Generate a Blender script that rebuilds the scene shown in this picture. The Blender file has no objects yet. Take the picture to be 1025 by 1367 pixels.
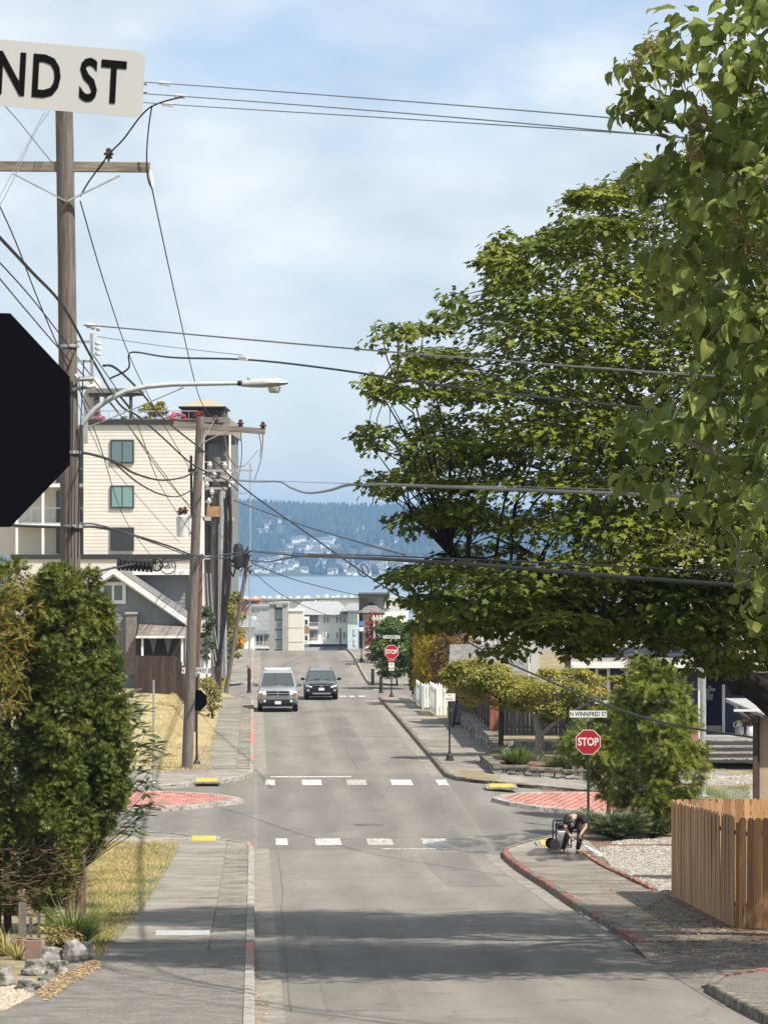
import bpy, bmesh, math, random
import numpy as np
from mathutils import Vector, Matrix
R = math.radians
rng = np.random.default_rng(7)
random.seed(11)
sc = bpy.context.scene
COL = sc.collection

# ------------------------------------------------------------------ camera
F, CX, HY = 4700.0, 512.5, 715.0          # focal length, centre column and horizon row, in photo pixels
cam_d = bpy.data.cameras.new('camera')
cam = bpy.data.objects.new('camera', cam_d); COL.objects.link(cam)
cam.location = (0, 0, 0); cam.rotation_euler = (R(90), 0, 0)
cam_d.sensor_fit = 'HORIZONTAL'; cam_d.sensor_width = 36.0
cam_d.lens = 36.0 * F / 1025.0
cam_d.shift_y = (HY - 683.5) / 1025.0
cam_d.clip_start = 0.2; cam_d.clip_end = 30000
sc.camera = cam

# ------------------------------------------------------------------ sun and sky
SUN_EL, SUN_BACK = R(55), R(36)           # high sun from the right, a little behind the camera
to_sun = Vector((math.cos(SUN_EL) * math.cos(SUN_BACK), -math.cos(SUN_EL) * math.sin(SUN_BACK), math.sin(SUN_EL)))
sun_d = bpy.data.lights.new('sun', 'SUN'); sun_d.energy = 5.0; sun_d.angle = R(0.95); sun_d.color = (1.0, 0.925, 0.815)
sun = bpy.data.objects.new('sun', sun_d); COL.objects.link(sun)
sun.rotation_euler = to_sun.to_track_quat('Z', 'Y').to_euler()
world = bpy.data.worlds.new('World'); sc.world = world; world.use_nodes = True
wn, wl = world.node_tree.nodes, world.node_tree.links
wn.clear()
sky = wn.new('ShaderNodeTexSky'); sky.sky_type = 'NISHITA'; sky.sun_disc = False
sky.sun_elevation = SUN_EL; sky.sun_rotation = math.atan2(to_sun.x, to_sun.y)
sky.altitude = 40; sky.air_density = 1.0; sky.dust_density = 0.35; sky.ozone_density = 2.0
tc = wn.new('ShaderNodeTexCoord')
mp = wn.new('ShaderNodeMapping'); mp.inputs['Scale'].default_value = (1.0, 1.0, 2.1); mp.inputs['Location'].default_value = (0.31, 0.2, 0.13)
n1 = wn.new('ShaderNodeTexNoise'); n1.inputs['Scale'].default_value = 7.5; n1.inputs['Detail'].default_value = 6; n1.inputs['Roughness'].default_value = 0.5
n1.inputs['Distortion'].default_value = 0.35
cr = wn.new('ShaderNodeValToRGB'); cr.color_ramp.elements[0].position = 0.27; cr.color_ramp.elements[1].position = 0.5
cr.color_ramp.elements[0].color = (0.1, 0.1, 0.1, 1); cr.color_ramp.elements[1].color = (0.93, 0.93, 0.93, 1)
n2 = wn.new('ShaderNodeTexNoise'); n2.inputs['Scale'].default_value = 16; n2.inputs['Detail'].default_value = 5
cr2 = wn.new('ShaderNodeValToRGB'); cr2.color_ramp.elements[0].color = (4.1, 4.75, 5.3, 1); cr2.color_ramp.elements[1].color = (6.2, 6.45, 6.55, 1)
cr2.color_ramp.elements[0].position = 0.35; cr2.color_ramp.elements[1].position = 0.7
tint = wn.new('ShaderNodeMix'); tint.data_type = 'RGBA'; tint.blend_type = 'MULTIPLY'; tint.inputs['Factor'].default_value = 1.0
tint.inputs[7].default_value = (0.7, 0.8, 0.95, 1)
mx = wn.new('ShaderNodeMix'); mx.data_type = 'RGBA'
bg = wn.new('ShaderNodeBackground'); bg.inputs['Strength'].default_value = 0.105
wo = wn.new('ShaderNodeOutputWorld')
wl.new(tc.outputs['Generated'], mp.inputs['Vector'])
wl.new(mp.outputs[0], n1.inputs['Vector']); wl.new(mp.outputs[0], n2.inputs['Vector'])
wl.new(n1.outputs[0], cr.inputs[0]); wl.new(n2.outputs[0], cr2.inputs[0])
wl.new(sky.outputs[0], tint.inputs[6])
wl.new(cr.outputs[0], mx.inputs['Factor']); wl.new(tint.outputs[2], mx.inputs[6]); wl.new(cr2.outputs[0], mx.inputs[7])
wl.new(mx.outputs[2], bg.inputs['Color']); wl.new(bg.outputs[0], wo.inputs[0])

sc.view_settings.view_transform = 'Standard'; sc.view_settings.look = 'None'
sc.view_settings.gamma = 1.0; sc.view_settings.use_curve_mapping = False
sc.view_settings.exposure = 0.62
sc.render.engine = 'CYCLES'
cy = sc.cycles
cy.use_denoising = True
try: cy.denoiser = 'OPENIMAGEDENOISE'
except Exception: pass
cy.max_bounces = 7; cy.diffuse_bounces = 3; cy.glossy_bounces = 3; cy.transmission_bounces = 4; cy.transparent_max_bounces = 8; cy.volume_bounces = 0
cy.caustics_reflective = False; cy.caustics_refractive = False

# ------------------------------------------------------------------ frames of reference
TH = math.atan(0.0371)                    # the street runs 2.1 degrees left of the view
CT, ST = math.cos(TH), math.sin(TH)
OX = 3.44                                 # camera stands on the left kerb line
def smooth(a, b, x):
    t = min(1.0, max(0.0, (x - a) / (b - a))); return t * t * (3 - 2 * t)
_KV = np.array([-60, 0, 20, 48, 63.4, 80, 99.9, 114, 128.4, 150, 172.8, 193.7, 207.5, 225, 246, 256, 275, 350, 500, 700, 1000, 1300, 1600, 9000.])
_KZ = np.array([3.0, -1.65, -3.75, -6.62, -7.42, -8.2, -8.92, -8.85, -8.66, -8.72, -8.82, -8.94, -8.95, -8.72, -8.36, -8.4, -9.4, -15.5, -24, -33, -50, -63, -70, -90])
def _pchip(x, y):
    h = np.diff(x); d = np.diff(y) / h; m = np.zeros_like(y)
    for i in range(1, len(x) - 1):
        if d[i-1] * d[i] > 0:
            w1, w2 = 2*h[i] + h[i-1], h[i] + 2*h[i-1]; m[i] = (w1 + w2) / (w1 / d[i-1] + w2 / d[i])
    m[0], m[-1] = d[0], d[-1]; return m
_KM = _pchip(_KV, _KZ)
def gz(v):
    v = min(max(v, _KV[0]), _KV[-1]); i = min(int(np.searchsorted(_KV, v, 'right')) - 1, len(_KV) - 2)
    h = _KV[i+1] - _KV[i]; t = (v - _KV[i]) / h
    return float((1+2*t)*(1-t)**2*_KZ[i] + t*(1-t)**2*h*_KM[i] + t*t*(3-2*t)*_KZ[i+1] + t*t*(t-1)*h*_KM[i+1])
def ground(u, v):
    z = gz(v)
    if 100 < v < 137 and u > 4.5:
        z -= 0.08 * min(u - 4.5, 9) * smooth(101, 110, v) * (1 - smooth(127, 136, v))
    if u < -5.6 and 128 < v < 205:
        z += 1.5 * smooth(-5.6, -7.1, u) * smooth(138, 154, v) * (1 - smooth(192, 203, v))
    return z
def S(u, v, h=0.0):                        # street coordinates -> world, h above the road level there
    return Vector((OX + u * CT - v * ST, u * ST + v * CT, ground(u, v) + h))
def w2s(x, y):
    x -= OX; return (x * CT + y * ST, -x * ST + y * CT)
def P(px, py, Y):                          # photo pixel at a chosen distance -> world
    return Vector(((px - CX) / F * Y, Y, (HY - py) / F * Y))
def G(px, py, h=0.0, y0=30.0):             # photo pixel on the ground (raised by h) -> world
    Y = y0; prev = None
    while Y < 600:
        p = P(px, py, Y); u, v = w2s(p.x, p.y); d = p.z - (ground(u, v) + h)
        if d <= 0: break
        prev = Y; Y += 0.5
    a, b = (prev or Y), Y
    for _ in range(18):
        m = (a + b) / 2; p = P(px, py, m); u, v = w2s(p.x, p.y)
        if p.z - (ground(u, v) + h) > 0: a = m
        else: b = m
    return P(px, py, b)
def GS(px, py, h=0.0):
    p = G(px, py, h); return w2s(p.x, p.y)

# ------------------------------------------------------------------ mesh builder
class MB:
    def __init__(s): s.v = []; s.f = []; s.m = []
    def add(s, vs, fs, mi=0):
        o = len(s.v); s.v.extend([tuple(v) for v in vs]); s.f.extend([tuple(i + o for i in f) for f in fs]); s.m.extend([mi] * len(fs)); return s
    def box(s, c, size, rot=None, mi=0, taper=1.0):
        hx, hy, hz = size[0]/2, size[1]/2, size[2]/2; vs = []
        for z, k in ((-hz, 1.0), (hz, taper)):
            for x, y in ((-hx, -hy), (hx, -hy), (hx, hy), (-hx, hy)):
                p = Vector((x*k, y*k, z))
                if rot is not None: p = rot @ p
                vs.append(p + Vector(c))
        return s.add(vs, [(3,2,1,0), (4,5,6,7), (0,1,5,4), (1,2,6,5), (2,3,7,6), (3,0,4,7)], mi)
    def bar(s, a, b, w, t=None, mi=0):
        a, b = Vector(a), Vector(b); d = b - a
        rot = d.to_track_quat('Z', 'Y').to_matrix()
        return s.box((a + b) / 2, (w, t or w, d.length), rot, mi)
    def tube(s, pts, rad, seg=8, mi=0, cap=True):
        pts = [Vector(p) for p in pts]; n = len(pts)
        if not hasattr(rad, '__len__'): rad = [rad] * n
        vs = []; fs = []
        up = None
        for i, p in enumerate(pts):
            d = (pts[min(i+1, n-1)] - pts[max(i-1, 0)])
            if d.length < 1e-9: d = Vector((0, 0, 1))
            d.normalize()
            if up is None:
                up = Vector((0, 0, 1)) if abs(d.z) < 0.9 else Vector((1, 0, 0))
            x = d.cross(up)
            if x.length < 1e-6: x = d.orthogonal()
            x.normalize(); y = x.cross(d); up = y
            for k in range(seg):
                a = 2 * math.pi * k / seg
                vs.append(p + (x * math.cos(a) + y * math.sin(a)) * rad[i])
        for i in range(n - 1):
            for k in range(seg):
                k2 = (k + 1) % seg
                fs.append((i*seg + k, i*seg + k2, (i+1)*seg + k2, (i+1)*seg + k))
        if cap:
            fs.append(tuple(range(seg))[::-1]); fs.append(tuple((n-1)*seg + k for k in range(seg)))
        return s.add(vs, fs, mi)
    def lathe(s, prof, c=(0, 0, 0), seg=16, mi=0, axis='Z'):
        vs = []; fs = []; c = Vector(c)
        for r, h in prof:
            for k in range(seg):
                a = 2 * math.pi * k / seg
                p = (r * math.cos(a), r * math.sin(a), h)
                if axis == 'X': p = (p[2], p[0], p[1])
                elif axis == 'Y': p = (p[0], p[2], p[1])
                vs.append(c + Vector(p))
        for i in range(len(prof) - 1):
            for k in range(seg):
                k2 = (k+1) % seg; fs.append((i*seg+k, i*seg+k2, (i+1)*seg+k2, (i+1)*seg+k))
        fs.append(tuple(range(seg))[::-1]); fs.append(tuple((len(prof)-1)*seg + k for k in range(seg)))
        return s.add(vs, fs, mi)
    def prism(s, poly, ext, mi=0):
        ext = Vector(ext); poly = [Vector(p) for p in poly]; n = len(poly)
        vs = poly + [p + ext for p in poly]
        fs = [tuple(range(n))[::-1], tuple(range(n, 2*n))] + [(i, (i+1) % n, n + (i+1) % n, n + i) for i in range(n)]
        return s.add(vs, fs, mi)
    def mesh(s, name, mats, smooth=False):
        me = bpy.data.meshes.new(name); me.from_pydata(s.v, [], s.f)
        for m in (mats if isinstance(mats, (list, tuple)) else [mats]): me.materials.append(m)
        if any(s.m): me.polygons.foreach_set('material_index', s.m)
        bm = bmesh.new(); bm.from_mesh(me); bmesh.ops.recalc_face_normals(bm, faces=bm.faces); bm.to_mesh(me); bm.free()
        if smooth:
            me.polygons.foreach_set('use_smooth', [True] * len(me.polygons))
            try: me.set_sharp_from_angle(angle=R(38))
            except Exception: pass
        me.update(); return me
    def build(s, name, mats, parent=None, smooth=False, bevel=0.0, loc=None):
        return link(name, s.mesh(name, mats, smooth), parent, bevel, loc)
def link(name, me, parent=None, bevel=0.0, loc=None):
    o = bpy.data.objects.new(name, me); COL.objects.link(o)
    if parent is not None: o.parent = parent
    if loc is not None: o.location = loc
    if bevel:
        b = o.modifiers.new('bevel', 'BEVEL'); b.width = bevel; b.segments = 2; b.limit_method = 'ANGLE'; b.angle_limit = R(40)
    return o
def tag(o, label=None, cat=None, group=None, kind=None):
    if label: o['label'] = label
    if cat: o['category'] = cat
    if group: o['group'] = group
    if kind: o['kind'] = kind
    return o
def thing(name, label, cat, loc=(0, 0, 0), rotz=0.0, group=None):
    o = bpy.data.objects.new(name, None); COL.objects.link(o); o.empty_display_size = 0.1
    o.location = loc; o.rotation_euler = (0, 0, rotz)
    return tag(o, label, cat, group)
def copy_tree(o, parent=None):
    c = o.copy(); COL.objects.link(c); c.parent = parent
    for ch in list(o.children): copy_tree(ch, c)
    return c
def text(name, body, mat, parent, loc, rot, size, sx=1.0, ext=0.001, align='CENTER', space=1.0, bold=0.0):
    cu = bpy.data.curves.new(name, 'FONT'); cu.body = body; cu.size = size; cu.extrude = ext; cu.align_x = align; cu.align_y = 'CENTER'; cu.space_character = space
    cu.resolution_u = 3
    cu.offset = bold
    t_ = bpy.data.objects.new(name, cu); COL.objects.link(t_); dg = bpy.context.evaluated_depsgraph_get()
    me = bpy.data.meshes.new_from_object(t_.evaluated_get(dg)); bpy.data.objects.remove(t_); bpy.data.curves.remove(cu); me.name = name
    me.materials.clear(); me.materials.append(mat)
    o = bpy.data.objects.new(name, me); COL.objects.link(o); o.parent = parent; o.location = loc; o.rotation_euler = rot; o.scale = (sx, 1, 1)
    return o
def fast_mesh(name, V, faces_idx, sizes, mat, smooth=False):
    """V (n,3); faces_idx flat corner indices; sizes corner count of each face"""
    me = bpy.data.meshes.new(name); nl = len(faces_idx); nf = len(sizes)
    me.vertices.add(len(V)); me.vertices.foreach_set('co', np.ascontiguousarray(V, dtype=np.float32).ravel())
    me.loops.add(nl); me.loops.foreach_set('vertex_index', np.ascontiguousarray(faces_idx, dtype=np.int32))
    me.polygons.add(nf)
    st = np.zeros(nf, dtype=np.int32); st[1:] = np.cumsum(sizes)[:-1]
    me.polygons.foreach_set('loop_start', st); me.polygons.foreach_set('loop_total', np.ascontiguousarray(sizes, dtype=np.int32))
    if smooth: me.polygons.foreach_set('use_smooth', [True] * nf)
    me.update(calc_edges=True); me.validate()
    for m in (mat if isinstance(mat, (list, tuple)) else [mat]): me.materials.append(m)
    return me
def norm(a): return a / np.maximum(np.linalg.norm(a, axis=-1, keepdims=True), 1e-9)
def scatter_mesh(name, pos, axis, nrm, size, tv, tf, mat, width=None, smooth=False):
    """one mesh of many little template shapes: template x = side, y = along axis, z = normal"""
    pos = np.asarray(pos, float); axis = norm(np.asarray(axis, float)); nrm = np.asarray(nrm, float)
    side = norm(np.cross(axis, nrm)); nr = np.cross(side, axis)
    tv = np.asarray(tv, float); size = np.asarray(size, float); w = size if width is None else size * width
    V = pos[:, None, :] + (tv[None, :, 0:1] * w[:, None, None]) * side[:, None, :] + (tv[None, :, 1:2] * size[:, None, None]) * axis[:, None, :] + (tv[None, :, 2:3] * size[:, None, None]) * nr[:, None, :]
    n, k = V.shape[:2]
    flat = np.concatenate([np.array(f) for f in tf]); sz = np.array([len(f) for f in tf])
    idx = (flat[None, :] + (np.arange(n) * k)[:, None]).ravel(); szs = np.tile(sz, n)
    return fast_mesh(name, V.reshape(-1, 3), idx, szs, mat, smooth)

# ------------------------------------------------------------------ materials
def _new(name):
    m = bpy.data.materials.new(name); m.use_nodes = True; nt = m.node_tree
    b = nt.nodes['Principled BSDF']; return m, nt, b
def C4(c): return (c[0], c[1], c[2], 1.0)
def mat(name, c1, c2=None, scale=4.0, rough=0.75, bump=0.0, bscale=60.0, metallic=0.0, spec=0.35, coat=0.0, ramp=(0.35, 0.65), speck=None, speck_at=0.68, speck_scale=120.0, stretch=None, island=0.0, coords='world', wave=None):
    m, nt, b = _new(name); N, L = nt.nodes, nt.links
    b.inputs['Roughness'].default_value = rough; b.inputs['Metallic'].default_value = metallic
    b.inputs['Specular IOR Level'].default_value = spec; b.inputs['Coat Weight'].default_value = coat
    b.inputs['Base Color'].default_value = C4(c1)
    if c2 is None and not bump and speck is None: return m
    if coords == 'world':
        g = N.new('ShaderNodeNewGeometry'); vec = g.outputs['Position']
    else:
        t = N.new('ShaderNodeTexCoord'); vec = t.outputs['Object']
    if stretch:
        mp = N.new('ShaderNodeMapping'); mp.inputs['Scale'].default_value = stretch; L.new(vec, mp.inputs[0]); vec = mp.outputs[0]
    col = None
    if c2 is not None:
        n = N.new('ShaderNodeTexNoise'); n.inputs['Scale'].default_value = scale; n.inputs['Detail'].default_value = 7; n.inputs['Roughness'].default_value = 0.62
        L.new(vec, n.inputs['Vector'])
        r = N.new('ShaderNodeValToRGB'); r.color_ramp.elements[0].position, r.color_ramp.elements[1].position = ramp
        r.color_ramp.elements[0].color, r.color_ramp.elements[1].color = C4(c1), C4(c2)
        L.new(n.outputs[0], r.inputs[0]); col = r.outputs[0]
    if speck is not None:
        n = N.new('ShaderNodeTexNoise'); n.inputs['Scale'].default_value = speck_scale; n.inputs['Detail'].default_value = 3; L.new(vec, n.inputs['Vector'])
        r = N.new('ShaderNodeValToRGB'); r.color_ramp.elements[0].position, r.color_ramp.elements[1].position = speck_at - 0.06, speck_at + 0.04
        L.new(n.outputs[0], r.inputs[0])
        mxn = N.new('ShaderNodeMix'); mxn.data_type = 'RGBA'; L.new(r.outputs[0], mxn.inputs['Factor'])
        if col is not None: L.new(col, mxn.inputs[6])
        else: mxn.inputs[6].default_value = C4(c1)
        mxn.inputs[7].default_value = C4(speck); col = mxn.outputs[2]
    if island:
        g2 = N.new('ShaderNodeObjectInfo'); g3 = N.new('ShaderNodeNewGeometry')
        ad = N.new('ShaderNodeMath'); ad.operation = 'ADD'; L.new(g2.outputs['Random'], ad.inputs[0]); L.new(g3.outputs['Random Per Island'], ad.inputs[1])
        fr = N.new('ShaderNodeMath'); fr.operation = 'FRACT'; L.new(ad.outputs[0], fr.inputs[0])
        mr = N.new('ShaderNodeMapRange'); mr.inputs['To Min'].default_value = 1 - island; mr.inputs['To Max'].default_value = 1 + island; L.new(fr.outputs[0], mr.inputs['Value'])
        hs = N.new('ShaderNodeHueSaturation'); L.new(mr.outputs[0], hs.inputs['Value'])
        if col is not None: L.new(col, hs.inputs['Color'])
        else: hs.inputs['Color'].default_value = C4(c1)
        col = hs.outputs[0]
    if col is not None: L.new(col, b.inputs['Base Color'])
    if bump:
        n = N.new('ShaderNodeTexNoise'); n.inputs['Scale'].default_value = bscale; n.inputs['Detail'].default_value = 5; L.new(vec, n.inputs['Vector'])
        bp = N.new('ShaderNodeBump'); bp.inputs['Strength'].default_value = bump; bp.inputs['Distance'].default_value = 0.02
        L.new(n.outputs[0], bp.inputs['Height']); L.new(bp.outputs[0], b.inputs['Normal'])
    return m
def leaf_mat(name, cols, trans=0.35, rough=0.5, nscale=0.6, tcol=None, spec=0.3, mixn=0.55):
    """leaves: colour by leaf (random per island) and by patch of the crown (noise); light passes through"""
    m, nt, b = _new(name); N, L = nt.nodes, nt.links
    g = N.new('ShaderNodeNewGeometry'); oi = N.new('ShaderNodeObjectInfo')
    n = N.new('ShaderNodeTexNoise'); n.inputs['Scale'].default_value = nscale; n.inputs['Detail'].default_value = 3; L.new(g.outputs['Position'], n.inputs['Vector'])
    mr = N.new('ShaderNodeMapRange'); mr.inputs['From Min'].default_value = 0.3; mr.inputs['From Max'].default_value = 0.7; L.new(n.outputs[0], mr.inputs['Value'])
    ad = N.new('ShaderNodeMath'); ad.operation = 'ADD'; L.new(g.outputs['Random Per Island'], ad.inputs[0]); L.new(oi.outputs['Random'], ad.inputs[1])
    fr = N.new('ShaderNodeMath'); fr.operation = 'FRACT'; L.new(ad.outputs[0], fr.inputs[0])
    mx = N.new('ShaderNodeMix'); mx.data_type = 'FLOAT'; mx.inputs['Factor'].default_value = mixn; L.new(fr.outputs[0], mx.inputs[2]); L.new(mr.outputs[0], mx.inputs[3])
    r = N.new('ShaderNodeValToRGB'); e = r.color_ramp.elements
    while len(e) < len(cols): e.new(0.5)
    for i, c in enumerate(cols): e[i].position = 0.15 + 0.7 * i / max(1, len(cols) - 1); e[i].color = C4(c)
    L.new(mx.outputs[0], r.inputs[0]); L.new(r.outputs[0], b.inputs['Base Color'])
    b.inputs['Roughness'].default_value = rough; b.inputs['Specular IOR Level'].default_value = spec
    if trans:
        t = N.new('ShaderNodeBsdfTranslucent'); ms = N.new('ShaderNodeMixShader'); ms.inputs[0].default_value = trans
        hs = N.new('ShaderNodeHueSaturation'); hs.inputs['Hue'].default_value = 0.485; hs.inputs['Value'].default_value = 1.5; L.new(r.outputs[0], hs.inputs['Color']); L.new(hs.outputs[0], t.inputs['Color'])
        L.new(b.outputs[0], ms.inputs[1]); L.new(t.outputs[0], ms.inputs[2]); L.new(ms.outputs[0], N['Material Output'].inputs['Surface'])
    return m
def glass_mat(name, c=(0.02, 0.03, 0.04), rough=0.06):
    m, nt, b = _new(name); b.inputs['Base Color'].default_value = C4(c); b.inputs['Roughness'].default_value = rough
    b.inputs['Specular IOR Level'].default_value = 0.8; b.inputs['Coat Weight'].default_value = 0.3; return m
M = {}
# ================================================================== materials of the setting
def asphalt_mat(name, c1, c2, crack=True):
    m, nt, b = _new(name); N, L = nt.nodes, nt.links
    g = N.new('ShaderNodeNewGeometry')
    mp = N.new('ShaderNodeMapping'); mp.inputs['Rotation'].default_value = (0, 0, -TH); mp.inputs['Scale'].default_value = (0.55, 0.09, 0.3); L.new(g.outputs['Position'], mp.inputs[0])
    n = N.new('ShaderNodeTexNoise'); n.inputs['Scale'].default_value = 1.6; n.inputs['Detail'].default_value = 8; n.inputs['Roughness'].default_value = 0.65; L.new(mp.outputs[0], n.inputs[0])
    r = N.new('ShaderNodeValToRGB'); r.color_ramp.elements[0].position, r.color_ramp.elements[1].position = 0.34, 0.68
    r.color_ramp.elements[0].color, r.color_ramp.elements[1].color = C4(c1), C4(c2); L.new(n.outputs[0], r.inputs[0])
    nf = N.new('ShaderNodeTexNoise'); nf.inputs['Scale'].default_value = 22; nf.inputs['Detail'].default_value = 6; nf.inputs['Roughness'].default_value = 0.8; L.new(g.outputs['Position'], nf.inputs[0])
    mr = N.new('ShaderNodeMapRange'); mr.inputs['From Min'].default_value = 0.3; mr.inputs['From Max'].default_value = 0.7; mr.inputs['To Min'].default_value = 0.78; mr.inputs['To Max'].default_value = 1.22; L.new(nf.outputs[0], mr.inputs[0])
    hs = N.new('ShaderNodeHueSaturation'); L.new(r.outputs[0], hs.inputs['Color']); L.new(mr.outputs[0], hs.inputs['Value']); col = hs.outputs[0]
    if crack:
        dn = N.new('ShaderNodeTexNoise'); dn.inputs['Scale'].default_value = 0.9; dn.inputs['Detail'].default_value = 5; L.new(g.outputs['Position'], dn.inputs[0])
        va = N.new('ShaderNodeVectorMath'); va.operation = 'MULTIPLY_ADD'; va.inputs[1].default_value = (1.6, 1.6, 0); L.new(dn.outputs['Color'], va.inputs[0]); L.new(g.outputs['Position'], va.inputs[2])
        m2 = N.new('ShaderNodeMapping'); m2.inputs['Scale'].default_value = (0.34, 0.1, 0.0); L.new(va.outputs[0], m2.inputs[0])
        vo = N.new('ShaderNodeTexVoronoi'); vo.feature = 'DISTANCE_TO_EDGE'; vo.inputs['Scale'].default_value = 1.0; L.new(m2.outputs[0], vo.inputs['Vector'])
        cr_ = N.new('ShaderNodeValToRGB'); cr_.color_ramp.elements[0].position, cr_.color_ramp.elements[1].position = 0.002, 0.006
        cr_.color_ramp.elements[0].color = (0.78, 0.76, 0.74, 1); cr_.color_ramp.elements[1].color = (1, 1, 1, 1); L.new(vo.outputs[0], cr_.inputs[0])
        mm = N.new('ShaderNodeMix'); mm.data_type = 'RGBA'; mm.blend_type = 'MULTIPLY'; mm.inputs['Factor'].default_value = 1; L.new(col, mm.inputs[6]); L.new(cr_.outputs[0], mm.inputs[7]); col = mm.outputs[2]
    mt = N.new('ShaderNodeMapping'); mt.inputs['Rotation'].default_value = (0, 0, -TH); L.new(g.outputs['Position'], mt.inputs[0])
    sx = N.new('ShaderNodeSeparateXYZ'); L.new(mt.outputs[0], sx.inputs[0])
    nw = N.new('ShaderNodeMath'); nw.operation = 'MULTIPLY_ADD'; nw.inputs[1].default_value = 0.9; L.new(n.outputs[0], nw.inputs[0]); L.new(sx.outputs['X'], nw.inputs[2])
    wv = N.new('ShaderNodeMath'); wv.operation = 'MULTIPLY'; wv.inputs[1].default_value = 3.9; L.new(nw.outputs[0], wv.inputs[0])
    sn = N.new('ShaderNodeMath'); sn.operation = 'SINE'; L.new(wv.outputs[0], sn.inputs[0])
    m3 = N.new('ShaderNodeMapRange'); m3.inputs['From Min'].default_value = -1; m3.inputs['To Min'].default_value = 0.93; m3.inputs['To Max'].default_value = 1.06; L.new(sn.outputs[0], m3.inputs[0])
    ns_ = N.new('ShaderNodeTexNoise'); ns_.inputs['Scale'].default_value = 0.7; ns_.inputs['Detail'].default_value = 5; ns_.inputs['Roughness'].default_value = 0.7; L.new(g.outputs['Position'], ns_.inputs[0])
    m4 = N.new('ShaderNodeMapRange'); m4.inputs['From Min'].default_value = 0.56; m4.inputs['From Max'].default_value = 0.72; m4.inputs['To Min'].default_value = 1.0; m4.inputs['To Max'].default_value = 0.78; L.new(ns_.outputs[0], m4.inputs[0])
    mu = N.new('ShaderNodeMath'); mu.operation = 'MULTIPLY'; L.new(m3.outputs[0], mu.inputs[0]); L.new(m4.outputs[0], mu.inputs[1])
    h2 = N.new('ShaderNodeHueSaturation'); L.new(col, h2.inputs['Color']); L.new(mu.outputs[0], h2.inputs['Value']); col = h2.outputs[0]
    L.new(col, b.inputs['Base Color']); b.inputs['Roughness'].default_value = 0.88; b.inputs['Specular IOR Level'].default_value = 0.25
    bp = N.new('ShaderNodeBump'); bp.inputs['Strength'].default_value = 0.35; bp.inputs['Distance'].default_value = 0.01
    nb = N.new('ShaderNodeTexNoise'); nb.inputs['Scale'].default_value = 45; nb.inputs['Detail'].default_value = 4; L.new(g.outputs['Position'], nb.inputs[0]); L.new(nb.outputs[0], bp.inputs['Height']); L.new(bp.outputs[0], b.inputs['Normal'])
    return m
M['asphalt'] = asphalt_mat('asphalt', (0.15, 0.139, 0.124), (0.205, 0.19, 0.168))
M['asphalt_dark'] = asphalt_mat('asphalt_dark', (0.13, 0.121, 0.109), (0.18, 0.168, 0.15))
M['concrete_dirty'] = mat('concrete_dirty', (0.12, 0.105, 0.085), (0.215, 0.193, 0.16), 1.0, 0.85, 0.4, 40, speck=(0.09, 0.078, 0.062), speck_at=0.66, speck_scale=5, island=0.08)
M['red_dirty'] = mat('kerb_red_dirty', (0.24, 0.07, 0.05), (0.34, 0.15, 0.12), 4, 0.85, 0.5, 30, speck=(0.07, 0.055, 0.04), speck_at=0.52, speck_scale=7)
M['concrete'] = mat('concrete', (0.15, 0.137, 0.116), (0.265, 0.243, 0.207), 0.9, 0.9, 0.4, 60, speck=(0.11, 0.105, 0.095), speck_at=0.66, speck_scale=9, island=0.10)
M['kerb'] = mat('kerb_concrete', (0.2, 0.188, 0.168), (0.36, 0.335, 0.3), 2.2, 0.9, 0.4, 50, speck=(0.08, 0.075, 0.06), speck_at=0.63, speck_scale=8)
M['kerb_dark'] = mat('kerb_weathered', (0.085, 0.072, 0.055), (0.25, 0.22, 0.185), 2.6, 0.92, 0.6, 30, speck=(0.05, 0.06, 0.03), speck_at=0.6, speck_scale=7)
M['gutter'] = mat('gutter_concrete', (0.18, 0.163, 0.138), (0.27, 0.247, 0.212), 1.5, 0.92, 0.4, 40, speck=(0.14, 0.125, 0.1), speck_at=0.62, speck_scale=7)
M['red_paint'] = mat('kerb_red_paint', (0.5, 0.07, 0.06), (0.6, 0.17, 0.14), 6, 0.7, 0.3, 40, speck=(0.3, 0.24, 0.2), speck_at=0.55, speck_scale=10)
M['red_worn'] = mat('kerb_red_worn', (0.42, 0.15, 0.125), (0.32, 0.22, 0.19), 6, 0.8, 0.3, 40, speck=(0.24, 0.2, 0.17), speck_at=0.5, speck_scale=14)
M['white_paint'] = mat('road_white_paint', (0.5, 0.48, 0.44), (0.68, 0.66, 0.62), 5, 0.7, speck=(0.26, 0.245, 0.22), speck_at=0.53, speck_scale=9)
M['white_worn'] = mat('road_white_worn', (0.42, 0.4, 0.37), (0.6, 0.58, 0.54), 7, 0.8, speck=(0.2, 0.19, 0.17), speck_at=0.48, speck_scale=16)
M['yellow_paint'] = mat('tactile_yellow', (0.42, 0.3, 0.06), (0.52, 0.39, 0.1), 6, 0.7, 0.2, 60)
M['brick_red'] = mat('paver_red', (0.36, 0.155, 0.125), (0.47, 0.225, 0.185), 3, 0.85, 0.2, 60, island=0.18)
M['soil'] = mat('soil', (0.17, 0.135, 0.08), (0.30, 0.24, 0.14), 1.2, 0.95, 0.6, 25, speck=(0.12, 0.13, 0.05), speck_at=0.6, speck_scale=6)
M['dry_turf'] = mat('dry_turf', (0.27, 0.21, 0.1), (0.38, 0.31, 0.17), 0.9, 0.95, 0.5, 30, speck=(0.14, 0.16, 0.05), speck_at=0.62, speck_scale=3)
M['bark_soil'] = mat('bark_soil', (0.10, 0.06, 0.04), (0.2, 0.13, 0.09), 2.2, 0.95, 0.8, 25, speck=(0.3, 0.25, 0.2), speck_at=0.68, speck_scale=20)
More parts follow.
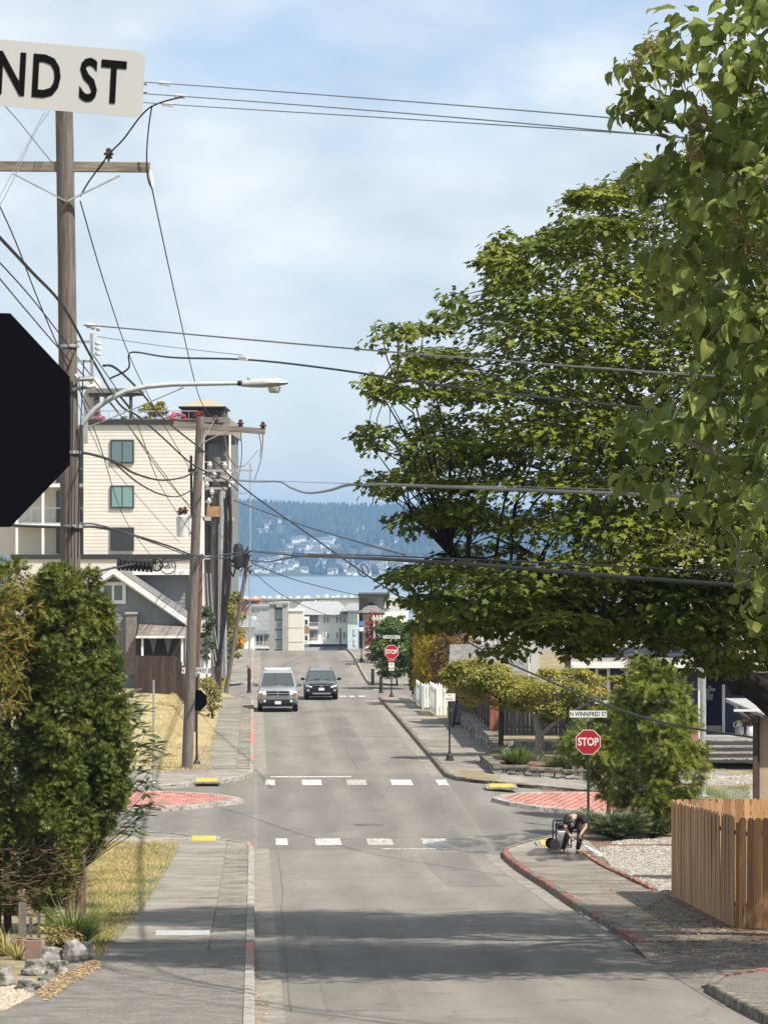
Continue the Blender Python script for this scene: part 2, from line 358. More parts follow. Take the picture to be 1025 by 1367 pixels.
M['apron'] = mat('apron_asphalt', (0.105, 0.097, 0.086), (0.175, 0.163, 0.145), 2.2, 0.92, 0.7, 30, speck=(0.27, 0.25, 0.225), speck_at=0.64, speck_scale=16)
M['iron'] = mat('cast_iron', (0.09, 0.085, 0.08), (0.14, 0.13, 0.12), 6, 0.6, 0.2, 60)

# ================================================================== ground, road, water
def ribbon(name, vs, us_of_v, m, h=0.0, parent=None, extra=None):
    rows = []; mb = MB()
    for v in vs:
        us = us_of_v(v); rows.append(us)
        for u in us:
            p = S(u, v, h); mb.v.append((p.x, p.y, p.z + (extra(u, v) if extra else 0)))
    k = len(rows[0])
    for i in range(len(vs) - 1):
        for j in range(k - 1):
            a = i*k + j; mb.f.append((a, a+1, a+1+k, a+k)); mb.m.append(0)
    me = bpy.data.meshes.new(name); me.from_pydata(mb.v, [], mb.f); me.materials.append(m); me.update()
    return link(name, me, parent)
def vr(a, b, st): n = max(1, int(round((b - a) / st))); return [a + (b - a) * i / n for i in range(n + 1)]
gv = vr(-60, 0, 10) + vr(2, 270, 2)[0:] + vr(280, 1000, 20) + vr(1100, 9000, 400)
gu = [-2500, -800, -300, -150, -80, -60, -40, -30, -24, -20, -16] + vr(-14, 14, 1.0) + [16, 20, 24, 30, 40, 60, 80, 150, 300, 800, 2500]
tag(ribbon('ground', gv, lambda v: gu, M['soil'], -0.07), kind='structure')
rv = vr(0, 96, 1.5) + vr(97.5, 130.5, 1.5) + vr(132, 194, 2) + vr(196, 210, 2) + vr(212, 300, 2) + vr(310, 600, 10)
road = tag(ribbon('road', rv, lambda v: vr(-3.42, 3.42, 0.76), M['asphalt'], 0.0), kind='structure')
cross_us = [3.42, 4.5, 5.5, 6.5, 7.5, 8.5, 9.5, 11, 13.5, 18, 25, 40, 60]
tag(ribbon('cross_road', vr(97.5, 130.5, 1.5), lambda v: [-u for u in cross_us[::-1]], M['asphalt_dark'], 0.001), kind='structure')
tag(ribbon('cross_road', vr(97.5, 130.5, 1.5), lambda v: cross_us, M['asphalt_dark'], 0.001), kind='structure')
tag(ribbon('cross_road', vr(194, 210, 2), lambda v: [-u for u in cross_us[::-1]], M['asphalt'], 0.001), kind='structure')
tag(ribbon('cross_road', vr(194, 210, 2), lambda v: cross_us, M['asphalt'], 0.001), kind='structure')
# patched trench across the intersection
tag(ribbon('road_patch', vr(84, 99, 1.5), lambda v: vr(1.2, 2.5, 0.65), M['asphalt_dark'], 0.004), kind='structure')
tag(ribbon('road_patch', vr(100, 128, 1.5), lambda v: vr(-3.3, 3.3, 0.66), M['asphalt_dark'], 0.004), kind='structure')
tag(ribbon('road_patch', vr(136, 171, 1.5), lambda v: vr(-0.2, 1.1, 0.65), M['asphalt_dark'], 0.004), kind='structure')
tag(ribbon('road_patch', vr(50, 71, 1.5), lambda v: vr(-2.4, -1.3, 0.55), M['asphalt_dark'], 0.004), kind='structure')

# water and the far shore
def water_mat():
    m, nt, b = _new('sea_water'); N, L = nt.nodes, nt.links
    b.inputs['Base Color'].default_value = (0.10, 0.2, 0.27, 1); b.inputs['Roughness'].default_value = 0.4; b.inputs['Specular IOR Level'].default_value = 0.5
    g = N.new('ShaderNodeNewGeometry'); mp = N.new('ShaderNodeMapping'); mp.inputs['Scale'].default_value = (0.06, 0.012, 1); L.new(g.outputs['Position'], mp.inputs[0])
    n = N.new('ShaderNodeTexNoise'); n.inputs['Scale'].default_value = 1.0; n.inputs['Detail'].default_value = 6; L.new(mp.outputs[0], n.inputs[0])
    bp = N.new('ShaderNodeBump'); bp.inputs['Strength'].default_value = 0.5; bp.inputs['Distance'].default_value = 1.0; L.new(n.outputs[0], bp.inputs['Height']); L.new(bp.outputs[0], b.inputs['Normal'])
    r = N.new('ShaderNodeValToRGB'); r.color_ramp.elements[0].color = (0.12, 0.18, 0.22, 1); r.color_ramp.elements[1].color = (0.2, 0.26, 0.3, 1)
    mp2 = N.new('ShaderNodeMapping'); mp2.inputs['Scale'].default_value = (0.004, 0.0012, 1); L.new(g.outputs['Position'], mp2.inputs[0])
    n2 = N.new('ShaderNodeTexNoise'); n2.inputs['Scale'].default_value = 1.0; n2.inputs['Detail'].default_value = 5; L.new(mp2.outputs[0], n2.inputs[0]); L.new(n2.outputs[0], r.inputs[0]); L.new(r.outputs[0], b.inputs['Base Color'])
    return m
M['water'] = water_mat()
WZ = -65.5
mb = MB(); mb.add([(-2600, 1350, WZ), (2600, 1350, WZ), (2600, 5750, WZ), (-2600, 5750, WZ)], [(0, 1, 2, 3)])
tag(mb.build('water', M['water']), kind='structure')
def hill_z(x, y):
    t = smooth(5590, 7500, y)
    ridge = 30 + 10 * math.sin(x / 330.0 + 2.2) - 0.022 * max(-400, min(400, x)) + 4 * math.sin(x / 90.0)
    base = WZ - 3 + (ridge - WZ + 3) * (t ** 0.85)
    base += 7 * math.sin(x / 140.0 + y / 260.0) * math.sin(math.pi * t) + smooth(5590, 5640, y) * 4
    if y > 7500: base = ridge - (y - 7500) * 0.03
    return base
M['forest_floor'] = mat('forest_floor', (0.035, 0.05, 0.02), (0.07, 0.085, 0.035), 0.01, 0.95)
mb = MB(); hx = vr(-2600, -700, 190) + vr(-670, 670, 30) + vr(700, 2600, 190); hy = vr(5560, 5680, 20) + vr(5730, 7500, 60) + vr(7600, 8600, 200)
for y in hy:
    for x in hx: mb.v.append((x, y, hill_z(x, y)))
k = len(hx)
for i in range(len(hy) - 1):
    for j in range(k - 1): mb.f.append((i*k+j, i*k+j+1, (i+1)*k+j+1, (i+1)*k+j)); mb.m.append(0)
tag(mb.build('far_hill', M['forest_floor'], smooth=True), kind='structure')
def cone_t(seg, prof):
    tv = []; tf = []
    for r, h in prof:
        for k in range(seg): a = 2*math.pi*k/seg; tv.append((r*math.cos(a), r*math.sin(a), h))
    for i in range(len(prof)-1):
        for k in range(seg): tf.append((i*seg+k, i*seg+(k+1) % seg, (i+1)*seg+(k+1) % seg, (i+1)*seg+k))
    return tv, tf
# ================================================================== raised blocks, kerbs, pavements
KP = {  # kerb lines (u, v), rising v
 'near_left': [(-3.4, -20), (-3.4, 100.3), (-3.5, 101.0), (-3.9, 101.6), (-4.6, 102.3), (-5.4, 103.6), (-6.2, 104.7), (-7.6, 105.3), (-12, 105.6), (-60, 106)],
 'far_left': [(-60, 120), (-12, 120.4), (-7.6, 120.9), (-6.0, 121.9), (-4.8, 123.2), (-3.9, 124.8), (-3.5, 126.2), (-3.4, 127.6), (-3.4, 191), (-3.6, 192.5), (-4.6, 194), (-7, 195), (-60, 195.5)],
 'far_right': [(60, 122.4), (12, 122.5), (8, 122.6), (5.6, 122.9), (4.3, 123.5), (3.7, 124.6), (3.4, 126.4), (3.4, 191), (3.6, 192.5), (4.6, 194), (7, 195), (60, 195.5)],
 'near_right': [(3.4, 62.6), (3.4, 97.6), (3.55, 98.9), (4.2, 100.8), (5.2, 103.0), (6.2, 105.4), (7.4, 108), (9, 109.4), (13, 109.9), (60, 110)],
 'near_right_end': [(3.4, -20), (3.4, 54.2), (4.4, 56.2), (6.4, 57.2), (60, 57.3)],
 'crest_left': [(-60, 208), (-7, 208.4), (-4.6, 209.4), (-3.6, 211), (-3.4, 212.5), (-3.4, 330)],
 'crest_right': [(60, 208), (7, 208.4), (4.6, 209.4), (3.6, 211), (3.4, 212.5), (3.4, 330)],
}
def kerb_u(path, v):
    for (u0, v0), (u1, v1) in zip(path, path[1:]):
        if v0 <= v <= v1: return u0 + (u1 - u0) * (v - v0) / max(v1 - v0, 1e-6)
    return path[-1][0] if v > path[-1][1] else path[0][0]
def block(name, key, m, height=0.12, step=1.5, extra=None):
    path = KP[key]; sgn = 1 if path[0][0] > 0 or path[-1][0] > 0 else -1
    vs = sorted(set([round(v, 3) for _, v in path] + [round(v, 3) for v in vr(path[0][1], path[-1][1], step)]))
    outs = [0.1, 0.2, 0.85, 1.7, 2.65, 3.5, 4.5, 5.5, 6.5, 7.5, 8.5, 9.5, 11, 13.5, 18, 25, 40, 70]
    def us(v):
        e = abs(kerb_u(path, v)); return [sgn * (e + d) for d in outs]
    return tag(ribbon(name, vs, us, m, height, extra=extra), kind='structure')
block('ground', 'near_left', M['soil'], 0.115)
block('ground', 'far_left', M['dry_turf'], 0.115)
block('ground', 'far_right', M['soil'], 0.115)
block('ground', 'near_right', M['bark_soil'], 0.115)
block('ground', 'near_right_end', M['apron'], 0.115)
block('ground', 'crest_left', M['dry_turf'], 0.115, 2)
block('ground', 'crest_right', M['soil'], 0.115, 2)

def pathpts(path, v0, v1, seg):
    """points every seg metres along a kerb line between two v limits"""
    pts = [p for p in path if v0 < p[1] < v1]; pts = [(kerb_u(path, v0), v0)] + pts + [(kerb_u(path, v1), v1)]
    out = [pts[0]]; need = seg
    for a, b in zip(pts, pts[1:]):
        d = math.dist(a, b); pos = 0.0
        while d - pos >= need:
            pos += need; out.append((a[0] + (b[0]-a[0])*pos/d, a[1] + (b[1]-a[1])*pos/d)); need = seg
        need -= d - pos
    if math.dist(out[-1], pts[-1]) > 0.3: out.append(pts[-1])
    return out
def kerb(key, v0, v1, label_mats, width=0.17, height=0.15, seg=1.8, base='kerb', lim_u=16, jog=0.0):
    """a kerb: stones of its own, some painted red where the photo shows paint"""
    root = tag(bpy.data.objects.new('kerb', None), kind='structure'); COL.objects.link(root)
    pts = [p for p in pathpts(KP[key], v0, v1, seg) if abs(p[0]) < lim_u]
    for i, (a, b) in enumerate(zip(pts, pts[1:])):
        d = Vector((b[0]-a[0], b[1]-a[1], 0)); L_ = d.length; d.normalize()
        nrm = Vector((d.y, -d.x, 0))
        mid = Vector(((a[0]+b[0])/2, (a[1]+b[1])/2, 0))
        sg = 1 if (KP[key][0][0] > 0 or KP[key][-1][0] > 0) else -1
        inside = Vector((sg * 1.0, 0.0, 0))
        if abs(d.x) > 0.75: inside = Vector((0, 1.0 if key.startswith(('far', 'crest')) and mid.y < 160 or key.startswith('crest') else -1.0, 0))
        if nrm.dot(inside) < 0: nrm = -nrm
        mb = MB(); g = 0.006; jz = rng.normal(0, 0.004)
        q = []
        for p, e in ((a, g), (b, -g)):
            p = Vector((p[0], p[1], 0)) + d * e
            for off, hh in ((0.0, -0.06), (0.022, height - 0.02), (0.045, height), (width, height), (width, -0.06)):
                w = p + nrm * off; s_ = S(w.x, w.y); q.append((s_.x, s_.y, s_.z + hh + jz))
        mb.add(q, [(j, j+1, j+6, j+5) for j in range(4)] + [(0, 1, 2, 3, 4), (9, 8, 7, 6, 5)])
        mk = base
        for (m0, m1, name) in label_mats:
            if m0 <= mid.y <= m1 and not (abs(d.x) > 0.9): mk = name
        mb.build('kerb_stone', M[mk], root)
    return root
kerb('near_left', 44, 105.8, [(98.6, 101.5, 'red_worn'), (61.5, 63.4, 'red_paint'), (57.4, 60.4, 'red_worn')], seg=1.9, lim_u=14)
kerb('far_left', 120.2, 195.4, [(134.6, 138, 'red_paint'), (145.5, 153, 'red_paint'), (158, 161.5, 'red_paint'), (165, 168.5, 'red_paint')], lim_u=14)
kerb('far_right', 122.41, 195.4, [(190.5, 194.2, 'red_paint')], base='kerb_dark', lim_u=16)
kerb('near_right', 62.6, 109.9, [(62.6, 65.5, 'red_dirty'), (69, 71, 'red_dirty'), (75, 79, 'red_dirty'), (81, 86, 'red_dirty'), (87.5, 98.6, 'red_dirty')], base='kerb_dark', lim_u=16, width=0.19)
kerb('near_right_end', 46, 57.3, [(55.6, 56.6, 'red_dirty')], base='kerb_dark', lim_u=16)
kerb('crest_left', 208, 262, [(215, 232, 'red_worn')], lim_u=14, seg=2.5)
kerb('crest_right', 208, 262, [], lim_u=14, seg=2.5)

SLABS = {}
def slabs(name, us, v0, v1, dv, m, h=0.132, group=None, gap=0.014, jit=0.004, parent=None):
    """paving slabs: each its own piece, joints open"""
    root = parent
    if root is None:
        root = tag(bpy.data.objects.new(name, None), kind='structure'); COL.objects.link(root)
    vs = vr(v0, v1, dv)
    for a, b in zip(vs, vs[1:]):
        for u0, u1 in zip(us, us[1:]):
            dz = rng.normal(0, jit); mb = MB(); top = []; bot = []
            lo, hi = min(u0, u1) + gap/2, max(u0, u1) - gap/2
            for (u, v) in ((lo, a + gap/2), (hi, a + gap/2), (hi, b - gap/2), (lo, b - gap/2)):
                p = S(u, v); top.append((p.x, p.y, p.z + h + dz + rng.normal(0, jit * 0.4))); bot.append((p.x, p.y, p.z + h - 0.09))
            mb.add(bot + top, [(4, 5, 6, 7), (0, 1, 5, 4), (1, 2, 6, 5), (2, 3, 7, 6), (3, 0, 4, 7)])
            mb.build('slab', m, root)
    return root
# near left pavement: walk of slabs, rough strip along the kerb, asphalt driveway in front
nl = slabs('pavement', [-4.22, -6.05], 61.0, 97.6, 1.83, M['concrete'])
slabs('pavement', [-4.2, -6.05], 97.6, 102.0, 1.4, M['concrete'], parent=nl)
slabs('pavement', [-3.57, -4.2], 98.4, 101.0, 1.3, M['concrete'], parent=nl)
slabs('pavement', [-3.57, -4.2], 61.0, 66.5, 1.83, M['concrete'], parent=nl)
M['strip'] = mat('strip_rough', (0.10, 0.094, 0.085), (0.24, 0.22, 0.18), 1.1, 0.95, 0.7, 35, speck=(0.35, 0.3, 0.2), speck_at=0.66, speck_scale=5)
tag(ribbon('pavement_strip', vr(66.5, 98.4, 1.5), lambda v: [-3.56, -3.85, -4.2], M['strip'], 0.128), kind='structure')
tag(ribbon('driveway_apron', vr(40, 60.95, 1.5), lambda v: (lambda o: [-3.56, -4.5, -5.3, -5.3 + (o + 5.3) * 0.5, o])(min(-6.1, -7.15 + (v - 51.6) * 0.107) if v > 51.6 else -7.15 - (51.6 - v) * 1.2), M['apron'], 0.13), kind='structure')
# corner patch of concrete on each corner (follows the kerb line)
def corner(key, v0, v1, u_in, m, h=0.124, inner=None):
    path = KP[key]; vs = sorted(set([v for _, v in path if v0 < v < v1] + vr(v0, v1, 0.6)))
    sgn = 1 if path[0][0] > 0 or path[-1][0] > 0 else -1
    def us(v):
        e = sgn * (min(abs(kerb_u(path, v)), 15.5) + 0.15); o = sgn * max(abs(u_in), abs(e) + 0.02)
        return [e + (o - e) * t / 6 for t in range(7)]
    return tag(ribbon('corner_pavement', vs, us, m, h), kind='structure')
M['concrete_plain'] = mat('concrete_plain', (0.17, 0.156, 0.134), (0.29, 0.268, 0.23), 0.8, 0.9, 0.4, 60, speck=(0.12, 0.115, 0.1), speck_at=0.64, speck_scale=7)
corner('near_left', 101.0, 105.9, -15, M['concrete_plain'])
corner('far_left', 120.1, 129.0, -15, M['concrete_plain'])
corner('far_right', 122.41, 127.5, 15, M['concrete_plain'])
corner('near_right', 97.6, 104.5, 6.2, M['concrete_plain'])
fl = slabs('pavement', [-4.05, -5.5], 129.2, 193, 1.9, M['concrete'])
tag(ribbon('pavement_strip', vr(129.2, 193, 1.5), lambda v: [-3.56, -4.05], M['strip'], 0.13), kind='structure')
fr_ = slabs('pavement', [3.58, 5.0, 6.0], 127.7, 167, 1.9, M['concrete'])
slabs('pavement', [3.58, 4.9], 167, 193, 1.9, M['concrete'], parent=fr_)
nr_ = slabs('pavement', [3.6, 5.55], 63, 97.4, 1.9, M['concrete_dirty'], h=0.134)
slabs('pavement', [-3.57, -5.6], 212.5, 262, 2.4, M['concrete'])
slabs('pavement', [3.57, 6.4], 212.5, 262, 2.4, M['concrete'])
for key, a, b in (('far_left', 193, 195.3), ('far_right', 193, 195.3), ('crest_left', 208.1, 212.4), ('crest_right', 208.1, 212.4)):
    corner(key, a, b, 9 * (1 if 'right' in key else -1), M['concrete_plain'])
# apron of the driveway mouth on the right
tag(ribbon('driveway_apron', vr(50.4, 62.6, 1.2), lambda v: [3.3, 4.5, 5.6, 7, 9, 12, 16], M['apron'], 0.006, extra=lambda u, v: 0.125 * max(smooth(3.4, 5.5, u), smooth(60.2, 62.6, v))), kind='structure')
tag(ribbon('gravel_bed_edge', vr(57.4, 78, 1.5), lambda v: [5.56, 6.2, 8, 12, 20], M['bark_soil'], 0.125), kind='structure')
# gutters
tag(ribbon('gutter', vr(44, 100.3, 1.5), lambda v: [-3.41, -3.2, -3.0], M['gutter'], 0.005), kind='structure')
tag(ribbon('gutter', vr(127.6, 191, 1.5), lambda v: [-3.41, -3.2, -2.95], M['gutter'], 0.005), kind='structure')
tag(ribbon('gutter', vr(62.6, 98, 1.5), lambda v: [3.0, 3.2, 3.41], M['gutter'], 0.005), kind='structure')
tag(ribbon('gutter', vr(126.4, 191, 1.5), lambda v: [2.95, 3.2, 3.41], M['gutter'], 0.005), kind='structure')
tag(ribbon('gutter', vr(212.5, 262, 2.5), lambda v: [-3.41, -3.2, -2.95], M['gutter'], 0.005), kind='structure')
tag(ribbon('gutter', vr(212.5, 262, 2.5), lambda v: [2.95, 3.2, 3.41], M['gutter'], 0.005), kind='structure')

# tar-sealed cracks in the asphalt
M['tar'] = mat('tar_seal', (0.1, 0.093, 0.083), (0.15, 0.139, 0.124), 3, 0.8)
def seam(a, b, w, wob):
    n = 26; us = [a[0] + (b[0]-a[0])*i/n for i in range(n+1)]; vs = [a[1] + (b[1]-a[1])*i/n for i in range(n+1)]
    off = np.cumsum(rng.normal(0, wob, n+1)); off -= np.linspace(0, off[-1], n+1); al = Vector((b[0]-a[0], b[1]-a[1])).normalized(); nx, ny = -al.y, al.x; mb = MB()
    for i in range(n+1):
        ww = w * rng.uniform(0.5, 1.2)
        for s in (-1, 1): u_, v_ = us[i] + nx*(off[i] + s*ww), vs[i] + ny*(off[i] + s*ww); p = S(u_, v_, 0.0075); mb.v.append(tuple(p))
    mb.f = [(2*i, 2*i+1, 2*i+3, 2*i+2) for i in range(n)]; me = bpy.data.meshes.new('road_seam'); me.from_pydata(mb.v, [], mb.f); me.materials.append(M['tar']); tag(link('road_seam', me), kind='structure')
for a, b, w, wb in (((-2.9, 50), (-2.75, 99), 0.012, 0.015), ((-2.9, 88), (3.0, 89.5), 0.022, 0.06), ((-2.9, 74), (1.2, 75.5), 0.022, 0.08), ((0.4, 130), (0.3, 190), 0.02, 0.06), ((-2.9, 152), (2.9, 153), 0.05, 0.15), ((-2.9, 176), (2.9, 177), 0.06, 0.15), ((-3.2, 103), (3.3, 104.5), 0.03, 0.1)): seam(a, b, w, wb)
# painted markings: each a thin sheet of its own on the road
marks = tag(bpy.data.objects.new('road_marking', None), kind='structure'); COL.objects.link(marks)
def mark(u0, u1, v0, v1, m='white_paint', h=0.009, name='marking', parent=marks):
    vs = vr(v0, v1, 0.8)
    return ribbon(name, vs, lambda v: [u0, u1], M[m], h, parent)
def mark_px(px0, px1, py, dv, m='white_paint'):
    a = GS(px0, py); b = GS(px1, py); v = (a[1] + b[1]) / 2
    mark(a[0], b[0], v - dv/2, v + dv/2, m)
for a, b in ((368, 384), (421, 455), (490, 524), (563, 597)): mark_px(a, b, 1124.5, 2.1, 'white_paint' if a < 480 else 'white_worn')
for a, b in ((354, 367), (403, 429), (463, 489), (522, 550), (583, 597)): mark_px(a, b, 1045, 2.2, 'white_paint' if a < 460 or a > 500 else 'white_worn')
mark_px(508, 596, 1134, 0.35, 'white_worn'); mark_px(361, 469, 1037.5, 0.45, 'white_paint')
for a, b in ((452, 462), (479, 487), (466, 473), (536, 546)): mark_px(a, b, 930 if a < 470 or a > 475 else 919, 1.6)
for a, b in ((392, 398), (498, 505)): mark_px(a, b, 921, 1.4)
# tactile plates, yellow
def tactile(px0, px1, py0, py1, h=0.13, label=''):
    c = [GS(px0, py1, h), GS(px1, py1, h), GS(px1, py0, h), GS(px0, py0, h)]
    u0, u1 = (c[0][0] + c[3][0]) / 2, (c[1][0] + c[2][0]) / 2; v0, v1 = c[0][1], c[2][1]
    v0 += 0.25; v1 = v0 + 0.95
    root = thing('tactile_plate', label, 'tactile paving', S((u0+u1)/2, (v0+v1)/2, h))
    root.rotation_euler = (R(3.5), 0, TH); root.location.z += 0.035; mb = MB(); mb.box((0, 0, -0.024), (u1 - u0 + 0.25, v1 - v0 + 0.1, 0.05)); mb.build('ramp', M['concrete_plain'], root); mb = MB(); mb.box((0, 0, 0.012), (u1 - u0, v1 - v0, 0.02)); mb.build('plate', M['yellow_paint'], root)
    mb = MB(); nx, ny = int((u1-u0) / 0.12), int((v1-v0) / 0.12)
    for i in range(nx):
        for j in range(ny): mb.box((-(u1-u0)/2 + (i+.5)*(u1-u0)/nx, -(v1-v0)/2 + (j+.5)*(v1-v0)/ny, 0.027), (0.05, 0.05, 0.012), taper=0.7)
    tag(mb.build('domes', M['yellow_paint'], root), kind='stuff')
tactile(256, 288, 1120.5, 1125, label='yellow tactile plate on the corner below the dry lawn, beside the arborvitae')
tactile(261, 290, 1040.5, 1046, label='yellow tactile plate in front of the second utility pole')
tactile(652, 682, 1045.5, 1052, label='yellow tactile plate on the kerb before the pruned tree')
tactile(722, 742, 1126, 1131, label='yellow tactile plate beside the pressure washer')
# brick islands in the side street
def island(poly, label):
    uv = [GS(*p) for p in poly]; n = len(uv)
    cu, cv = sum(p[0] for p in uv)/n, sum(p[1] for p in uv)/n
    root = thing('traffic_island', label, 'traffic island', S(cu, cv))
    loc = root.location
    def shr(p, k): 
        d = Vector((p[0]-cu, p[1]-cv)); L_ = d.length; d = d * max(0.05, (L_ - k) / L_); return (cu + d.x, cv + d.y)
    rings = [(0.0, 0.0), (0.04, 0.13), (0.32, 0.15), (0.36, 0.13)]
    mb = MB(); vs = []
    for k, h in rings:
        for p in uv: q = shr(p, k); w = S(q[0], q[1], h) - loc; vs.append(w)
    fs = [(r*n + i, r*n + (i+1) % n, (r+1)*n + (i+1) % n, (r+1)*n + i) for r in range(3) for i in range(n)]
    mb.add(vs, fs); mb.build('island_kerb', M['kerb'], root, smooth=False)
    # pavers, laid in courses inside the kerb
    ins = [shr(p, 0.37) for p in uv]
    def inside(x, y):
        c = False
        for i in range(n):
            (x1, y1), (x2, y2) = ins[i], ins[i-1]
            if (y1 > y) != (y2 > y) and x < (x2-x1)*(y-y1)/(y2-y1) + x1: c = not c
        return c
    mb = MB(); bu, bv = 0.24, 0.5
    lo_u, hi_u = min(p[0] for p in ins), max(p[0] for p in ins); lo_v, hi_v = min(p[1] for p in ins), max(p[1] for p in ins)
    j = 0; v = lo_v
    while v < hi_v:
        u = max(lo_u, cu - 9) - (0.12 if j % 2 else 0)
        while u < min(hi_u, cu + 9):
            if inside(u + bu/2, v + bv/2):
                w = S(u + bu/2, v + bv/2, 0.125 + rng.normal(0, 0.003)) - loc; mb.box(w, (bu - 0.025, bv - 0.04, 0.04))
            u += bu
        v += bv; j += 1
    tag(mb.build('pavers', M['brick_red'], root), kind='stuff')
    mb = MB(); mb.add([S(p[0], p[1], 0.118) - loc for p in ins], [tuple(range(n))]); mb.build('bed', M['kerb_dark'], root)
island([(327, 1073), (318, 1069.5), (295, 1065.5), (255, 1062.5), (200, 1061), (120, 1061), (60, 1062), (60, 1087), (150, 1086.5), (215, 1084), (275, 1079.5), (312, 1075)], 'red brick traffic island with concrete kerb beside the arborvitae')
island([(655, 1071), (668, 1065.5), (700, 1062.5), (760, 1062), (850, 1063), (930, 1065), (930, 1096), (850, 1093), (770, 1088), (720, 1083), (680, 1077)], 'red brick traffic island with concrete kerb behind the bending worker')
# covers
root = thing('utility_cover', 'rectangular pale steel utility cover set in the near pavement', 'utility cover', S(-4.75, 65.5, 0.14), TH)
MB().box((0, 0, 0), (1.0, 0.9, 0.012)).build('lid', mat('galv_lid', (0.36, 0.37, 0.37), (0.5, 0.5, 0.49), 6, 0.5, metallic=0.3), root)
MB().box((0, -0.47, 0.001), (1.1, 0.05, 0.014)).build('rim', M['iron'], root)
p = G(492, 1101); root = thing('manhole_cover', 'round dark manhole cover in the middle of the crossing', 'manhole cover', p + Vector((0, 0, 0.008)))
MB().lathe([(0.36, 0), (0.36, 0.012), (0.0, 0.012)], seg=24).build('lid', M['iron'], root)
MB().lathe([(0.46, 0), (0.46, 0.008), (0.37, 0.008)], seg=24).build('collar', M['asphalt_dark'], root)
# ================================================================== vegetation
M['bark'] = mat('bark_grey', (0.016, 0.013, 0.011), (0.05, 0.042, 0.034), 5, 0.95, 0.8, 30, stretch=(1, 1, 0.25))
M['bark_pale'] = mat('bark_pale', (0.15, 0.135, 0.11), (0.3, 0.275, 0.235), 7, 0.95, 0.8, 30)
M['maple'] = leaf_mat('maple_leaf', [(0.06, 0.09, 0.014), (0.105, 0.135, 0.018), (0.175, 0.185, 0.024)], 0.16, 0.55, 0.5, mixn=0.72, spec=0.16)
M['catalpa'] = leaf_mat('catalpa_leaf', [(0.075, 0.112, 0.022), (0.14, 0.18, 0.036), (0.25, 0.27, 0.07)], 0.34, 0.5, 0.9, spec=0.22, mixn=0.45)
M['arbor'] = leaf_mat('arborvitae_leaf', [(0.045, 0.07, 0.01), (0.095, 0.122, 0.016), (0.19, 0.195, 0.03)], 0.22, 0.55, 1.6)
M['arbor_gold'] = leaf_mat('golden_leaf', [(0.12, 0.135, 0.02), (0.26, 0.22, 0.04), (0.42, 0.3, 0.07)], 0.25, 0.55, 1.2)
M['dead'] = mat('dead_twigs', (0.06, 0.04, 0.025), (0.2, 0.13, 0.08), 6, 0.9)
M['fir'] = leaf_mat('fir_needles', [(0.075, 0.11, 0.014), (0.14, 0.18, 0.02), (0.28, 0.28, 0.04)], 0.35, 0.55, 1.3)
M['juniper'] = leaf_mat('juniper_needles', [(0.05, 0.08, 0.03), (0.1, 0.14, 0.05), (0.19, 0.2, 0.08)], 0.2, 0.6, 2.0)
M['pruned'] = leaf_mat('pruned_leaf', [(0.11, 0.14, 0.02), (0.24, 0.24, 0.035), (0.4, 0.32, 0.07)], 0.35, 0.5, 0.8)
M['dark_leaf'] = leaf_mat('green_leaf', [(0.03, 0.055, 0.015), (0.06, 0.1, 0.025), (0.12, 0.15, 0.04)], 0.25, 0.5, 0.9)  # dark green leaf colour for the shrubs and roof plants
M['bronze_leaf'] = leaf_mat('bronze_leaf', [(0.08, 0.045, 0.018), (0.17, 0.09, 0.03), (0.24, 0.16, 0.04)], 0.25, 0.5, 0.9)
M['yellow_con'] = leaf_mat('yellow_conifer', [(0.24, 0.22, 0.02), (0.42, 0.33, 0.03), (0.55, 0.4, 0.05)], 0.25, 0.6, 0.9)
M['red_leaf'] = leaf_mat('red_leaf', [(0.18, 0.02, 0.02), (0.34, 0.04, 0.035), (0.2, 0.08, 0.03)], 0.25, 0.5, 1.5)
M['purple_leaf'] = leaf_mat('purple_leaf', [(0.05, 0.018, 0.022), (0.1, 0.04, 0.045)], 0.25, 0.5, 1.5)
M['rhodo'] = leaf_mat('rhododendron_leaf', [(0.035, 0.065, 0.025), (0.07, 0.11, 0.04), (0.2, 0.2, 0.08)], 0.12, 0.3, 3.0, spec=0.6, mixn=0.25)
M['grass_green'] = leaf_mat('grass_green', [(0.05, 0.1, 0.015), (0.1, 0.16, 0.03), (0.2, 0.22, 0.06)], 0.25, 0.55, 1.0)
M['grass_mix'] = leaf_mat('grass_mixed', [(0.12, 0.16, 0.03), (0.28, 0.25, 0.08), (0.42, 0.31, 0.13)], 0.2, 0.7, 0.35, mixn=0.7)
M['grass_dry'] = leaf_mat('grass_dry', [(0.3, 0.23, 0.1), (0.45, 0.36, 0.18), (0.5, 0.42, 0.24)], 0.2, 0.7, 0.5)
M['flower_pink'] = leaf_mat('flower_pink', [(0.5, 0.06, 0.16), (0.7, 0.18, 0.3), (0.75, 0.3, 0.4)], 0.2, 0.6, 2.0)

